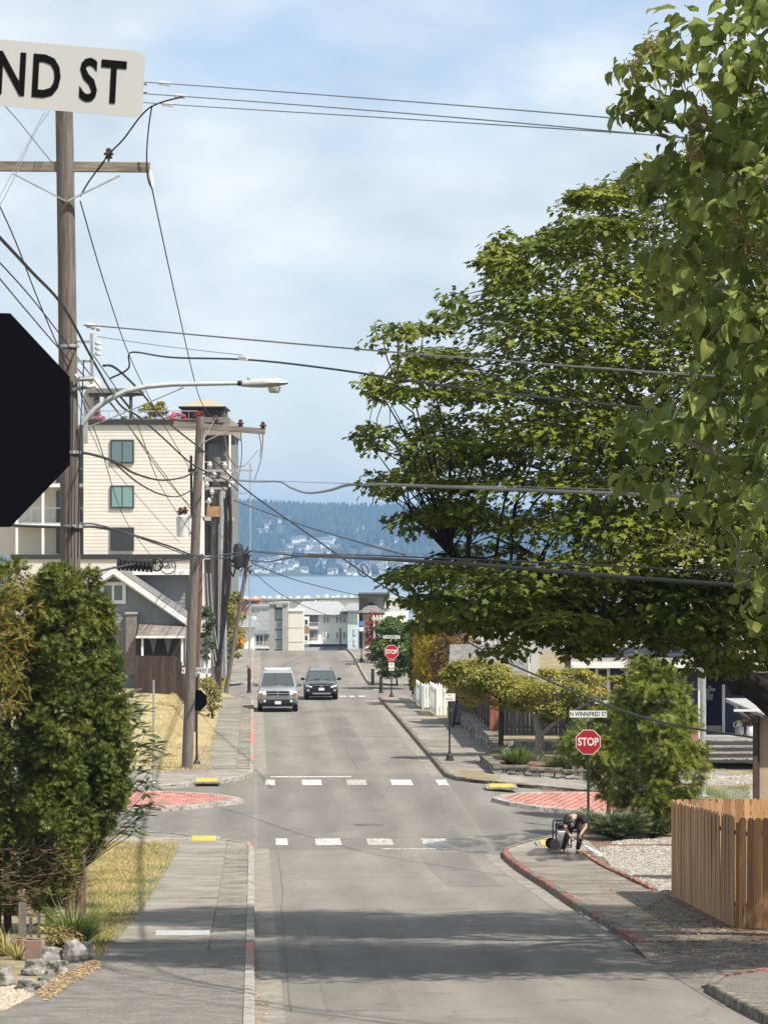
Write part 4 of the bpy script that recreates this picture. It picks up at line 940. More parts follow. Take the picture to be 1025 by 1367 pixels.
# ---------------------------------------------------------------- layered young conifer and juniper on the near right corner
def layered_conifer(name, label, px, py_base, top_px, half_w, m, whorls, per, seed_tip=0.5, Y=None):
    b = P(px, py_base, Y); u, v = w2s(b.x, b.y); b.z = ground(u, v) + 0.1; H = P(px, top_px, Y).z - b.z
    root = thing(name, label, 'tree', b); pos = []; ax = []; nr = []; sz = []; mb = MB()
    limb(mb, [(0, 0, -0.1), (0.03, 0.02, H*0.5), (0, 0, H*0.99)], 0.09, 0.012, 7, 4, 0.02)
    for w in range(whorls):
        t = (w + 0.5) / whorls; h = 0.25 + t * (H - 0.35); R_ = half_w * (1 - t) ** 0.55 * (0.82 + 0.18*math.sin(9*t)) * (0.75 if t < 0.1 else 1.0) + 0.12
        for i in range(per):
            a = 2*math.pi*(i + 0.5*(w % 2))/per + rng.normal(0, 0.22); L_ = R_ * rng.uniform(0.5, 1.2); d = Vector((math.cos(a), math.sin(a), 0)); nv = Vector((-d.y, d.x, 0))
            pts = []; rise = rng.uniform(0.1, 0.75) * L_
            for k in range(6):
                s_ = k / 5; pts.append(Vector((0, 0, h)) + d * L_ * s_ + Vector((0, 0, rise * s_ - 0.42 * L_ * s_ * s_ + 0.12 * L_ * s_**4)))
            mb.tube(pts, [0.022, 0.016, 0.012, 0.009, 0.006, 0.003], 4, cap=False)
            ns = max(6, int(L_ * 26))
            for k in range(ns):
                s_ = 0.12 + 0.88 * (k + rng.uniform()) / ns; f = s_ * 5; j = min(int(f), 4); p = pts[j].lerp(pts[j+1], f - j)
                dirn = (pts[j+1] - pts[j]).normalized(); sd = 1 if k % 2 else -1
                A = dirn * rng.uniform(0.5, 0.9) + nv * sd * rng.uniform(0.3, 1.0) + Vector((0, 0, rng.uniform(-0.35, 0.1)))
                pos.append(p); ax.append(A); nr.append(Vector((0, 0, 1)) + Vector(rng.normal(0, 0.3, 3))); sz.append(rng.uniform(0.16, 0.34) * (1.15 - 0.4*s_) )
    me = scatter_mesh('foliage', np.array([tuple(p) for p in pos]), np.array([tuple(p) for p in ax]), np.array([tuple(p) for p in nr]), np.array(sz) * 1.3, T_FROND[0], T_FROND[1], m)
    tag(link('foliage', me, root), kind='stuff'); mb.build('trunk', M['bark'], root); return root
hedge_tree('conifer', 'young feathery conifer with drooping layers behind the stop sign and worker', [(852, 876), (868, 872), (884, 884), (905, 905), (921, 930), (926, 960), (936, 1000), (939, 1032), (922, 1060), (907, 1092), (880, 1112), (846, 1106), (830, 1090), (824, 1060), (828, 1010), (826, 975), (828, 940), (836, 905)], 104.0, 1.6, 150, 0.42, 52, M['fir'], 0.3, 868, template=T_FROND, up=0.7, droop=0.25, sep=0.6)
hedge_tree('conifer', 'short bushy conifer behind the stop sign post', [(742, 1000), (752, 984), (775, 975), (800, 955), (822, 930), (835, 960), (836, 1020), (822, 1060), (800, 1066), (792, 1040), (770, 1010)], 112.0, 1.0, 60, 0.4, 46, M['fir'], 0.3, 812, template=T_FROND, up=0.7, droop=0.25, sep=0.6)
def arching(name, label, base, n, L0, L1, m, template, spread, size, cat='shrub', per=14, stem=True, width=1.0, up=0.6, kindstuff=True):
    up0 = up
    root = thing(name, label, cat, base); pos = []; ax = []; nr = []; sz = []; mb = MB()
    for i in range(n):
        a = rng.uniform(0, 6.28); L_ = rng.uniform(L0, L1); d = Vector((math.cos(a), math.sin(a), 0)) * spread * rng.uniform(0.5, 1.1); up = up0 * rng.uniform(0.25, 1.1); nv = Vector((-math.sin(a), math.cos(a), 0))
        pts = [d * L_ * s_ + Vector((0, 0, L_ * up * (s_ * 1.3 - 0.55 * s_ * s_))) for s_ in (0, 0.33, 0.66, 1.0)]
        if stem: mb.tube(pts, [0.014, 0.01, 0.007, 0.003], 4, cap=False)
        for k in range(per):
            s_ = 0.06 + 0.94 * (k + rng.uniform()) / per; f = s_ * 3; j = min(int(f), 2); p = pts[j].lerp(pts[j+1], f - j); dirn = (pts[j+1]-pts[j]).normalized()
            pos.append(tuple(p)); ax.append(tuple(dirn * 0.8 + nv * rng.uniform(-0.9, 0.9) + Vector((0, 0, rng.uniform(-0.2, 0.5))))); nr.append(tuple(Vector(rng.normal(0, 0.4, 3)) + Vector((0, 0, 0.8)))); sz.append(rng.uniform(*size))
    tag(link('foliage', scatter_mesh('foliage', np.array(pos), np.array(ax), np.array(nr), np.array(sz), template[0], template[1], m, width=width), root), kind='stuff')
    if stem: mb.build('stem', M['dead'], root)
    return root
bb = P(822, 1000, 102.0); u, v = w2s(bb.x, bb.y); bb.z = ground(u, v) + 0.12
arching('juniper', 'low grey-green juniper bush at the edge of the gravel bed', bb, 240, 0.75, 1.4, M['juniper'], T_NEEDLE, 0.85, (0.14, 0.28), per=24, up=0.85)
bb = P(872, 1000, 102.6); u, v = w2s(bb.x, bb.y); bb.z = ground(u, v) + 0.12
arching('shrub', 'dark low shrub under the feathery conifer near the cedar fence', bb, 90, 0.5, 1.0, M['dark_leaf'], (T_OVAL_V, T_OVAL_F), 0.85, (0.06, 0.12), per=22, up=0.9)

# ---------------------------------------------------------------- leafy trees and shrubs made of clumps
def clump_tree(name, label, base, clumps, per, m, leaf, template=(T_OVAL_V, T_OVAL_F), trunk=None, cat='tree', bark='bark', up=0.6, droop=0.2, width=1.0, r=0.02, inner=0.45, group=None):
    """clumps: world (centre, radii); trunk: list of limbs, each (points, r0, r1) in world coordinates"""
    root = thing(name, label, cat, base, group=group); off = -Vector(base)
    mb = MB(); sk = []
    for pts, r0, r1 in (trunk or [([base, sum((Vector(c) for c, _ in clumps), Vector()) / len(clumps)], 0.06, 0.02)]):
        sk += limb(mb, [Vector(q) + off for q in pts], r0, r1, 7, 5, 0.05)
    twigs(mb, [tuple(Vector(c) + off) for c, _ in clumps], sk, r, 4); mb.build('trunk', M[bark], root, smooth=True)
    pp, aa, nn = clump_leaves([tuple(Vector(c) + off) for c, _ in clumps], [q for _, q in clumps], per, up, droop, inner)
    tag(link('crown', scatter_mesh('crown', pp, aa, nn, rng.uniform(leaf*0.7, leaf*1.3, len(pp)), template[0], template[1], m, width=width), root), kind='stuff')
    return root
# pruned yellow-green tree over the stone bed, and its companion nearer the street sign
b = gpt(719, 131.5, 0.3)
clump_tree('pruned_tree', 'flat-topped yellow-green tree with forked pale trunk in the stone-edged bed', b,
    poly_clumps([(690, 905), (705, 893), (760, 888), (800, 898), (838, 905), (850, 925), (835, 950), (800, 948), (770, 958), (740, 966), (715, 958), (690, 948), (672, 930)], 131.5, 2.2, 70, 0.55, 0.55), 150, M['pruned'], 0.13,
    trunk=[([b, P(720, 985, 131.5), P(716, 955, 131.4)], 0.2, 0.15), ([P(720, 985, 131.5), P(745, 962, 131), P(790, 935, 131)], 0.12, 0.04), ([P(716, 958, 131.4), P(695, 935, 131.8), P(680, 915, 132)], 0.09, 0.03), ([P(717, 955, 131.5), P(735, 925, 132.5), P(750, 905, 133)], 0.08, 0.03)], bark='bark_pale', droop=0.4)
b = gpt(668, 136.5, 0.1)
clump_tree('pruned_tree', 'flat-topped yellow-green tree with dark straight trunk before the grey fence', b,
    poly_clumps([(596, 925), (592, 900), (604, 884), (640, 880), (690, 890), (712, 905), (705, 935), (680, 950), (650, 945), (625, 942), (606, 935)], 136.0, 1.9, 60, 0.55, 0.6), 150, M['pruned'], 0.13,
    trunk=[([b, P(669, 960, 136.5), P(668, 925, 136.3)], 0.11, 0.09), ([P(668, 935, 136.4), P(640, 915, 136)], 0.06, 0.02), ([P(668, 930, 136.4), P(690, 905, 136)], 0.06, 0.02)], droop=0.4)
# shrubs between the pruned tree and the stop sign
b = gpt(765, 129.5); clump_tree('shrub', 'loose green shrub between the pale trunk and the stop sign', b, poly_clumps([(735, 1005), (745, 975), (770, 960), (800, 955), (810, 990), (800, 1018), (760, 1026), (735, 1022)], 129.5, 1.0, 34, 0.35), 90, M['grass_green'], 0.13, cat='shrub', template=(T_LANCE_V, T_LANCE_F), droop=0.6)
# far hedge, yellow conifer, bronze shrub, red shrub on the right
b = gpt(530, 208); clump_tree('hedge', 'rounded green hedge behind the far stop sign', b, poly_clumps([(496, 870), (500, 840), (520, 824), (545, 822), (556, 840), (556, 880), (545, 905), (515, 905), (500, 890)], 205, 2.0, 110, 0.55), 110, M['grass_green'], 0.17, cat='shrub')
column_tree('golden_conifer', 'tall yellow columnar conifer above the bronze shrub', 582, 184, 803, 1.05, M['yellow_con'], 4600, size=(0.3, 0.5), foot=0.3)
column_tree('green_conifer', 'dark green columnar conifer against the yellow one', 563, 186, 826, 0.5, M['arbor'], 2600, size=(0.3, 0.5), foot=0.3)
b = gpt(600, 178); clump_tree('shrub', 'bronze-leaved shrub between the yellow conifer and white picket fence', b, poly_clumps([(578, 880), (580, 852), (600, 838), (632, 842), (640, 862), (630, 890), (605, 915), (585, 918), (575, 905)], 178, 1.4, 46, 0.5), 100, M['bronze_leaf'], 0.14, cat='shrub')
b = gpt(497, 236); clump_tree('shrub', 'red-leaved shrub by the dark house porch', b, poly_clumps([(488, 850), (490, 825), (498, 812), (506, 825), (508, 850), (504, 880), (490, 880)], 236, 0.8, 60, 0.3, sep=0.5), 60, M['red_leaf'], 0.12, cat='shrub')
b = gpt(604, 158); clump_tree('shrub', 'yellow-green shrub hanging over the brown fence end', b, poly_clumps([(598, 925), (594, 900), (608, 888), (628, 892), (640, 910), (632, 930), (610, 935)], 158, 0.8, 22, 0.4), 90, M['pruned'], 0.12, cat='shrub')
# left side: bushes near the far poles
b = gpt(305, 222); clump_tree('tree', 'small olive-green tree beyond the pole cluster', b, poly_clumps([(300, 880), (296, 830), (302, 792), (314, 784), (322, 805), (326, 840), (318, 875)], 222, 1.4, 44, 0.6), 80, M['pruned'], 0.18)
b = gpt(300, 214); clump_tree('shrub', 'clipped dark green shrub behind the helmeted worker', b, poly_clumps([(270, 900), (268, 878), (282, 872), (305, 868), (308, 888), (300, 905), (285, 908)], 213, 1.2, 34, 0.45), 90, M['dark_leaf'], 0.12, cat='shrub')
b = gpt(284, 165); clump_tree('shrub', 'dry yellow-flowered shrub along the far pavement', b, poly_clumps([(264, 955), (266, 925), (272, 902), (284, 905), (292, 925), (294, 950), (282, 958)], 165, 0.9, 36, 0.3), 80, M['grass_mix'], 0.09, cat='shrub')
b = gpt(276, 190); clump_tree('shrub', 'narrow green shrub beside the white shed', b, poly_clumps([(268, 880), (268, 820), (276, 800), (284, 820), (284, 880)], 196, 0.6, 26, 0.4), 70, M['dark_leaf'], 0.14, cat='shrub')
# purple-leaved tree glimpsed through the maple, and foliage behind the maple crown at the house
b = gpt(905, 150); clump_tree('purple_tree', 'purple-leaved tree glimpsed through the maple crown', b, poly_clumps([(800, 720), (805, 640), (840, 610), (890, 620), (930, 700), (900, 780), (850, 790)], 150, 2.0, 60, 0.7), 90, M['purple_leaf'], 0.16, trunk=[([b, P(890, 850, 150), P(870, 700, 150)], 0.2, 0.05)])
# grass tufts and strappy plants
def tuft(name, label, base, n, L0, L1, m='grass_green', spread=0.5, rad=0.12, w=1.0, cat='grass clump'):
    a = rng.uniform(0, 6.28, n); rr = rad * np.sqrt(rng.uniform(0, 1, n)); out = np.stack([np.cos(a), np.sin(a), 0*a], 1)
    pos = out * rr[:, None]; ax = out * spread * rng.uniform(0.2, 1.2, (n, 1)) + np.array([0, 0, 1.0]); nr = -out + np.array([0, 0, 0.3])
    nr = -nr
    me = scatter_mesh(name, pos, ax, out * -1.0 + np.array([0, 0, 0.2]), rng.uniform(L0, L1, n), [(x * w, y, -z) for x, y, z in T_BLADE[0]], T_BLADE[1], M[m])
    root = thing(name, label, cat, base); tag(link('blades', me, root), kind='stuff'); return root
tuft('grass_clump', 'arching green grass clump at the foot of the near pole', gpt(97, 62.6, 0.12), 620, 0.5, 0.95, spread=0.9, rad=0.2, w=0.7)
tuft('grass_clump', 'fine green grass clump on the stone-edged bed left of the pale trunk', gpt(690, 129.6, 0.3), 500, 0.6, 1.0, spread=0.95, rad=0.3)
tuft('grass_clump', 'low green tuft beside the pale trunk on the stone-edged bed', gpt(742, 129.4, 0.3), 260, 0.4, 0.75, spread=0.9, rad=0.25)
tuft('strap_leaf_plant', 'pale strap-leaved plant among the rocks', gpt(8, 59.8, 0.12), 70, 0.4, 0.8, 'grass_mix', 0.9, 0.1, 1.3, 'plant')
tuft('strap_leaf_plant', 'small strap-leaved plant drooping over the pebbles', gpt(24, 59.0, 0.12), 60, 0.3, 0.5, 'grass_mix', 1.2, 0.08, 1.1, 'plant')
b = gpt(70, 61.6, 0.12); clump_tree('ground_cover', 'pale green ground-cover plants between the grass clump and rocks', b, poly_clumps([(48, 1258), (60, 1240), (88, 1238), (108, 1255), (112, 1278), (80, 1282), (52, 1276)], 61.6, 0.5, 26, 0.18), 60, M['grass_mix'], 0.06, cat='plant')

# lawns: blades of grass in one mesh each
def lawn(name, label, poly, n, L0, L1, m, h=0.115):
    uv = [GS(x, y, h) for x, y in poly]; us = [p[0] for p in uv]; vs = [p[1] for p in uv]; pos = []
    while len(pos) < n:
        u, v = rng.uniform(min(us), max(us)), rng.uniform(min(vs), max(vs))
        if inpoly(uv, u, v): p = S(u, v, h); pos.append(tuple(p))
    pos = np.array(pos); a = rng.uniform(0, 6.28, n); out = np.stack([np.cos(a), np.sin(a), 0*a], 1)
    me = scatter_mesh(name, pos, out * 0.55 + np.array([0, 0, 1.0]), -out, rng.uniform(L0, L1, n), [(x * 3.2, y, -z) for x, y, z in T_BLADE[0]], T_BLADE[1], M[m])
    return tag(link(name, me), label, 'grass', kind='stuff')
lawn('grass', 'patchy green and straw lawn beside the near pavement', [(108, 1127), (238, 1127), (222, 1165), (188, 1220), (132, 1284), (100, 1262), (100, 1180)], 20000, 0.05, 0.14, 'grass_mix')
lawn('grass', 'dry straw grass at the far edge of the near lawn', [(108, 1124), (241, 1124), (224, 1160), (110, 1166)], 12000, 0.05, 0.12, 'grass_dry')
lawn('grass', 'dry golden lawn around the second utility pole', [(195, 1032), (282, 1031), (290, 960), (275, 945), (205, 945), (190, 980)], 17000, 0.05, 0.15, 'grass_dry')
lawn('grass', 'green lawn strip beside the house path', [(880, 1050), (1000, 1050), (1000, 1068), (880, 1068)], 9000, 0.05, 0.12, 'grass_green')
lawn('grass', 'green lawn at the foot of the house steps', [(938, 1018), (960, 1018), (972, 1031), (938, 1031)], 2500, 0.04, 0.1, 'grass_green')
lawn('grass', 'green lawn between house path and tan wall', [(992, 1018), (1024, 1018), (1024, 1034), (1008, 1034)], 2500, 0.04, 0.1, 'grass_green')
lawn('grass', 'thin grass before the grey fence', [(640, 990), (690, 990), (690, 1012), (655, 1012)], 3500, 0.05, 0.12, 'grass_mix')
# ================================================================== poles, lamps and wires
M['pole_wood'] = mat('pole_wood', (0.075, 0.062, 0.053), (0.23, 0.2, 0.175), 3.5, 0.95, 0.7, 25, stretch=(6, 6, 0.35), ramp=(0.3, 0.7))
M['pole_brown'] = mat('pole_brown', (0.07, 0.045, 0.034), (0.15, 0.1, 0.075), 3.5, 0.95, 0.6, 25, stretch=(6, 6, 0.35))
M['arm_wood'] = mat('crossarm_wood', (0.14, 0.115, 0.09), (0.3, 0.26, 0.21), 4, 0.95, 0.6, 25, stretch=(0.4, 5, 5))
M['galv'] = mat('galvanised', (0.36, 0.37, 0.37), (0.5, 0.51, 0.51), 5, 0.45, metallic=0.6)
M['lamp_grey'] = mat('lamp_grey', (0.42, 0.43, 0.43), (0.5, 0.51, 0.5), 8, 0.45, metallic=0.2)
M['cable'] = mat('cable_black', (0.018, 0.018, 0.02), rough=0.55)
M['cable_grey'] = mat('cable_grey', (0.16, 0.165, 0.17), (0.22, 0.22, 0.22), 3, 0.5, metallic=0.4)
M['porcelain'] = mat('porcelain_brown', (0.08, 0.035, 0.025), rough=0.25, spec=0.6)
M['porc_white'] = mat('insulator_white', (0.62, 0.62, 0.6), rough=0.35)
M['black_metal'] = mat('black_metal', (0.015, 0.015, 0.016), rough=0.45, spec=0.4)
M['can_white'] = mat('can_white', (0.55, 0.56, 0.55), (0.62, 0.62, 0.6), 4, 0.5)
def pole(name, label, px_b, py_b, px_t, py_t, Y, r0, r1, m, group=None, h=0.1):
    b = P(px_b, py_b, Y); u, v = w2s(b.x, b.y); b.z = ground(u, v) + h; t = P(px_t, py_t, Y) - b
    root = thing(name, label, 'utility pole', b, group=group)
    mb = MB(); n = 9; pts = [Vector((t.x * (i/n), t.y * (i/n), -0.3 + (t.z + 0.3) * i/n)) + Vector((rng.normal(0, 0.012), rng.normal(0, 0.012), 0)) for i in range(n + 1)]
    mb.tube(pts, [r0 + (r1-r0) * i/n for i in range(n + 1)], 14); mb.build('post', m, root, smooth=True)
    return root, b
def sub(root, name, mb, m, smooth=False, bevel=0.0): return mb.build(name, m, root, smooth, bevel)
def loc(root, p): return Vector(p) - root.location
def pin(mb, p, s=1.0):   # stacked skirted insulator
    mb.lathe([(0.012*s, -0.1*s), (0.014*s, 0.0), (0.05*s, 0.01*s), (0.055*s, 0.03*s), (0.03*s, 0.045*s), (0.065*s, 0.055*s), (0.07*s, 0.08*s), (0.035*s, 0.1*s), (0.04*s, 0.13*s), (0.02*s, 0.15*s)], p, 10)
polegrp = 'wooden utility poles along the left of the street'
# near pole
D1 = 70.6
p1_, b1 = pole('utility_pole', 'tall weathered wooden pole with crossarm and lamp arm behind the arborvitae', 101, 1000, 85, 88, D1, 0.215, 0.175, M['pole_wood'], polegrp)
q = lambda x, y, Y=D1: loc(p1_, P(x, y, Y))
MB().bar(q(-60, 221), q(200, 223), 0.15, 0.2).build('crossarm', M['arm_wood'], p1_, bevel=0.01)
MB().bar(q(18, 232, D1-0.2), q(88, 268, D1-0.24), 0.09, 0.03).build('arm_brace', M['galv'], p1_)
MB().bar(q(160, 234, D1-0.2), q(90, 268, D1-0.26), 0.09, 0.03).build('arm_brace', M['galv'], p1_)
mb = MB(); pin(mb, q(145, 212), 1.5); mb.build('insulator', M['porcelain'], p1_, smooth=True)
mb = MB(); mb.tube([q(198, 226), q(201, 238), q(203, 250)], [0.04, 0.055, 0.03], 8); mb.build('strain_insulator', M['porc_white'], p1_, smooth=True)
for (x, y) in ((222, 111), (243, 128), (226, 139)):
    mb = MB(); mb.bar(q(x - 10, y - 1), q(x + 5, y + 1), 0.09, 0.07); mb.build('wire_clamp', M['porc_white'], p1_, bevel=0.01)
mb = MB(); mb.tube([q(75, 110), q(100, 107), q(196, 111)], 0.04, 6); mb.tube([q(85, 125), q(196, 122)], 0.035, 6); mb.build('top_bracket', M['galv'], p1_)
mb = MB()
for (x, y) in ((118, 434), (124, 436), (131, 438)): mb.lathe([(0.02, -0.05), (0.06, -0.03), (0.065, 0.03), (0.02, 0.05)], q(x, y), 10, axis='X')
mb.build('strain_insulator', M['porc_white'], p1_, smooth=True)
mb = MB(); mb.bar(q(122, 445), q(123, 510), 0.06); mb.bar(q(100, 456), q(124, 456), 0.05); mb.bar(q(100, 482), q(124, 482), 0.05); mb.build('service_rack', M['galv'], p1_)
mb = MB()
for y in (458, 465, 472): mb.lathe([(0.03, -0.04), (0.07, -0.02), (0.07, 0.02), (0.03, 0.04)], q(131, y), 10)
mb.build('spool_insulator', M['porc_white'], p1_, smooth=True)
mb = MB(); mb.tube([q(100, 500, D1-.25), q(105, 506, D1-.25), q(124, 505, D1-.2)], 0.05, 8); mb.tube([q(96, 520, D1-.2), q(125, 515)], 0.04, 8); mb.build('conduit', M['galv'], p1_)
for y, w in ((462, 22), (604, 20), (703, 22)):
    mb = MB(); mb.lathe([(0.205, -0.03), (0.21, -0.025), (0.21, 0.025), (0.205, 0.03)], q(86 + (y-88)*0.0165, y), 16); mb.build('strap', M['galv'], p1_, smooth=True)
mb = MB(); mb.tube([q(112, 480, D1-.15), q(106, 600, D1-.2), q(104, 745, D1-.2)], 0.012, 5); mb.tube([q(97, 520, D1-.2), q(95, 745, D1-.22)], 0.01, 5); mb.build('ground_wire', M['cable'], p1_)
# cobra-head lamp on a curved arm
lamp = thing('street_lamp', 'grey cobra-head street lamp on curved arm fixed to the near pole', 'street lamp', P(113, 575, D1-0.1)); q = lambda x, y, Y=D1-0.15: loc(lamp, P(x, y, Y))
mb = MB(); mb.tube([q(110, 566), q(118, 556), q(128, 545), q(145, 533), q(168, 522), q(195, 516), q(230, 513), q(320, 511.5)], [0.05, 0.055, 0.055, 0.055, 0.053, 0.05, 0.047, 0.04], 12); mb.build('arm', M['lamp_grey'], lamp, smooth=True)
mb = MB(); mb.bar(q(114, 556), q(114, 592), 0.1, 0.05); mb.build('mounting_plate', M['galv'], lamp, bevel=0.01)
mb = MB(); mb.tube([q(118, 570), q(180, 545), q(245, 517)], 0.014, 6); mb.build('brace_rod', M['galv'], lamp)
mb = MB(); mb.lathe([(0.045, 0), (0.055, 0.02), (0.055, 0.09), (0.045, 0.11)], q(317, 511.5), 12, axis='X'); mb.build('clamp', M['black_metal'], lamp, smooth=True)
hx0 = q(322, 511); hp = [(0.0, 0.05, 0.06, 0.055), (0.18, 0.075, 0.08, 0.075), (0.42, 0.12, 0.1, 0.09), (0.68, 0.15, 0.1, 0.08), (0.86, 0.12, 0.055, 0.05), (0.94, 0.05, 0.01, 0.03)]
mb = MB(); vs = []; fs = []
for (x, w, top, bot) in hp:
    for k in range(12):
        a = 2*math.pi*k/12; vs.append(hx0 + Vector((x, w*math.cos(a), (top if math.sin(a) > 0 else bot)*math.sin(a) - 0.02 + 0.03*x)))
for i in range(len(hp)-1):
    for k in range(12): fs.append((i*12+k, i*12+(k+1) % 12, (i+1)*12+(k+1) % 12, (i+1)*12+k))
fs += [tuple(range(12)), tuple(60+k for k in range(12))]
mb.add(vs, fs); hd = mb.build('lamp_head', M['lamp_grey'], lamp, smooth=True)
mb = MB(); mb.lathe([(0.03, 0.0), (0.09, -0.06), (0.12, -0.02), (0.13, 0.06)][::1], hx0 + Vector((0.66, 0, -0.14)), 14); 
lens = mat('lamp_lens', (0.5, 0.49, 0.45), rough=0.2, spec=0.6); mb.build('lens', lens, lamp, smooth=True)
mb = MB(); mb.lathe([(0.03, 0), (0.03, 0.05), (0.02, 0.06)], hx0 + Vector((0.15, 0, 0.06)), 8); mb.build('photocell', M['galv'], lamp)

# second pole at the far corner
D2 = 129.0
p2_, b2 = pole('utility_pole', 'wooden pole with crossarm and transformer on the dry corner lawn', 249, 1030, 267, 556, D2, 0.21, 0.155, M['pole_wood'], polegrp)
q = lambda x, y, Y=D2: loc(p2_, P(x, y, Y))
MB().bar(q(232, 566), q(354, 576), 0.16, 0.22).build('crossarm', M['arm_wood'], p2_, bevel=0.01)
MB().bar(q(305, 574, D2-.25), q(268, 592, D2-.3), 0.08, 0.03).build('arm_brace', M['galv'], p2_)
MB().bar(q(288, 558, D2-.25), q(266, 596, D2-.3), 0.08, 0.03).build('arm_brace', M['galv'], p2_)
for x, y in ((288, 565), (321, 570), (351, 573)):
    mb = MB(); pin(mb, q(x, y), 1.9); mb.build('insulator', M['porcelain'], p2_, smooth=True)
mb = MB(); mb.lathe([(0.02, -0.42), (0.22, -0.4), (0.24, 0.3), (0.25, 0.34), (0.1, 0.4), (0.02, 0.41)], q(244, 702), 14); tr = mb.build('transformer', M['can_white'], p2_, smooth=True)
mb = MB(); pin(mb, q(241, 688), 2.0); pin(mb, q(247, 686), 1.8); mb.build('bushing', M['porcelain'], tr, smooth=True)
mb = MB(); mb.bar(q(244, 690), q(262, 690), 0.1); mb.bar(q(244, 712), q(261, 712), 0.1); mb.build('hanger', M['galv'], tr)
mb = MB(); mb.bar(q(251, 628), q(262, 628), 0.12); mb.bar(q(255, 608), q(256, 690), 0.09); mb.build('riser_box', M['black_metal'], p2_)
# brown pole right behind it
p3_, b3 = pole('utility_pole', 'dark brown pole just behind the pole on the dry lawn', 258, 960, 267, 740, 150.0, 0.17, 0.14, M['pole_brown'], polegrp)
# pole cluster by the next crossing
p4_, b4 = pole('utility_pole', 'grey wooden pole with conduits and platform at the pole cluster', 284, 905, 289, 610, 205.0, 0.3, 0.24, M['pole_wood'], polegrp)
q = lambda x, y, Y=204.6: loc(p4_, P(x, y, Y))
for a, b_, r in (((296, 905), (296, 655), 0.13), ((301, 905), (299, 650), 0.1), ((292, 890), (293, 700), 0.07)):
    mb = MB(); mb.tube([q(*a), q(*b_)], r, 8); mb.build('conduit', M['galv'], p4_, smooth=True)
MB().bar(q(276, 683), q(306, 683), 0.15, 0.6).build('platform', mat('rust_beam', (0.3, 0.17, 0.07), (0.42, 0.26, 0.12), 5), p4_)
mb = MB(); mb.bar(q(293, 660), q(293, 683), 0.06); mb.bar(q(303, 660), q(303, 683), 0.06); mb.bar(q(293, 672), q(303, 672), 0.05); mb.build('cage', M['galv'], p4_)
for y in (628, 641, 652):
    mb = MB(); mb.bar(q(272, y), q(312, y), 0.1, 0.14); mb.build('crossarm', M['galv'], p4_)
for x, y in ((280, 624), (286, 637), (304, 635), (310, 648), (276, 650), (300, 624), (283, 660), (279, 672)):
    mb = MB(); pin(mb, q(x, y), 2.2); mb.build('insulator', M['porc_white'], p4_)
p5_, b5 = pole('utility_pole', 'slim dark riser pole wrapped in cables at the pole cluster', 293, 905, 303, 655, 200.0, 0.11, 0.1, M['pole_brown'], polegrp)
q = lambda x, y, Y=199.8: loc(p5_, P(x, y, Y))
for a in ([(306, 650), (308, 700), (306, 780), (300, 830), (292, 880)], [(300, 665), (304, 720), (303, 790), (296, 850), (290, 890)]):
    mb = MB(); mb.tube([q(*w) for w in a], 0.1, 7); mb.build('cable_riser', M['cable'], p5_, smooth=True)
p6_, b6 = pole('stub_pole', 'leaning grey-brown stub pole carrying the thick cable bundle', 300, 900, 331, 745, 196.0, 0.13, 0.11, M['pole_wood'])
q = lambda x, y, Y=195.8: loc(p6_, P(x, y, Y))
mb = MB(); mb.lathe([(0.05, -0.75), (0.26, -0.6), (0.3, 0.4), (0.2, 0.65), (0.05, 0.7)], q(318, 742), 12); mb.build('splice_case', M['cable'], p6_, smooth=True)
mb = MB()
for _ in range(16):
    a = (rng.uniform(306, 336), rng.uniform(728, 748)); b_ = (rng.uniform(306, 336), rng.uniform(730, 765)); mb.tube([q(*a), q((a[0]+b_[0])/2 + rng.uniform(-6, 6), max(a[1], b_[1]) + rng.uniform(2, 9)), q(*b_)], 0.05, 5, cap=False)
mb.build('jumper_cables', M['cable'], p6_)
p7_, b7 = pole('utility_pole', 'slender galvanised antenna mast above the pole cluster', 333, 905, 334, 618, 240.0, 0.06, 0.05, M['galv'])
q = lambda x, y, Y=240.0: loc(p7_, P(x, y, Y))
mb = MB(); mb.bar(q(314, 628), q(338, 628), 0.12); mb.bar(q(312, 658), q(330, 659), 0.1); mb.bar(q(318, 642), q(340, 643), 0.1); mb.build('crossarm', M['galv'], p7_)
# slim metal poles
def post_m(name, label, px, py_b, py_t, Y, r, m, cat='post'):
    b = P(px, py_b, Y); u, v = w2s(b.x, b.y); b.z = ground(u, v) + 0.1; top = P(px, py_t, Y).z - b.z
    root = thing(name, label, cat, b); mb = MB(); mb.tube([(0, 0, -0.1), (0, 0, top)], r, 10); mb.build('shaft', m, root, smooth=True)
    MB().lathe([(r*2.2, 0), (r*2.2, 0.05), (r*1.2, 0.09)], seg=12).build('foot', m, root, smooth=True); return root
post_m('steel_pole', 'plain galvanised steel pole in front of the blue house porch', 938, 1036, 800, 124.0, 0.105, M['galv'])
post_m('steel_post', 'thin bare metal post at the edge of the far dry lawn', 205, 1045, 908, 122.0, 0.035, M['galv'])

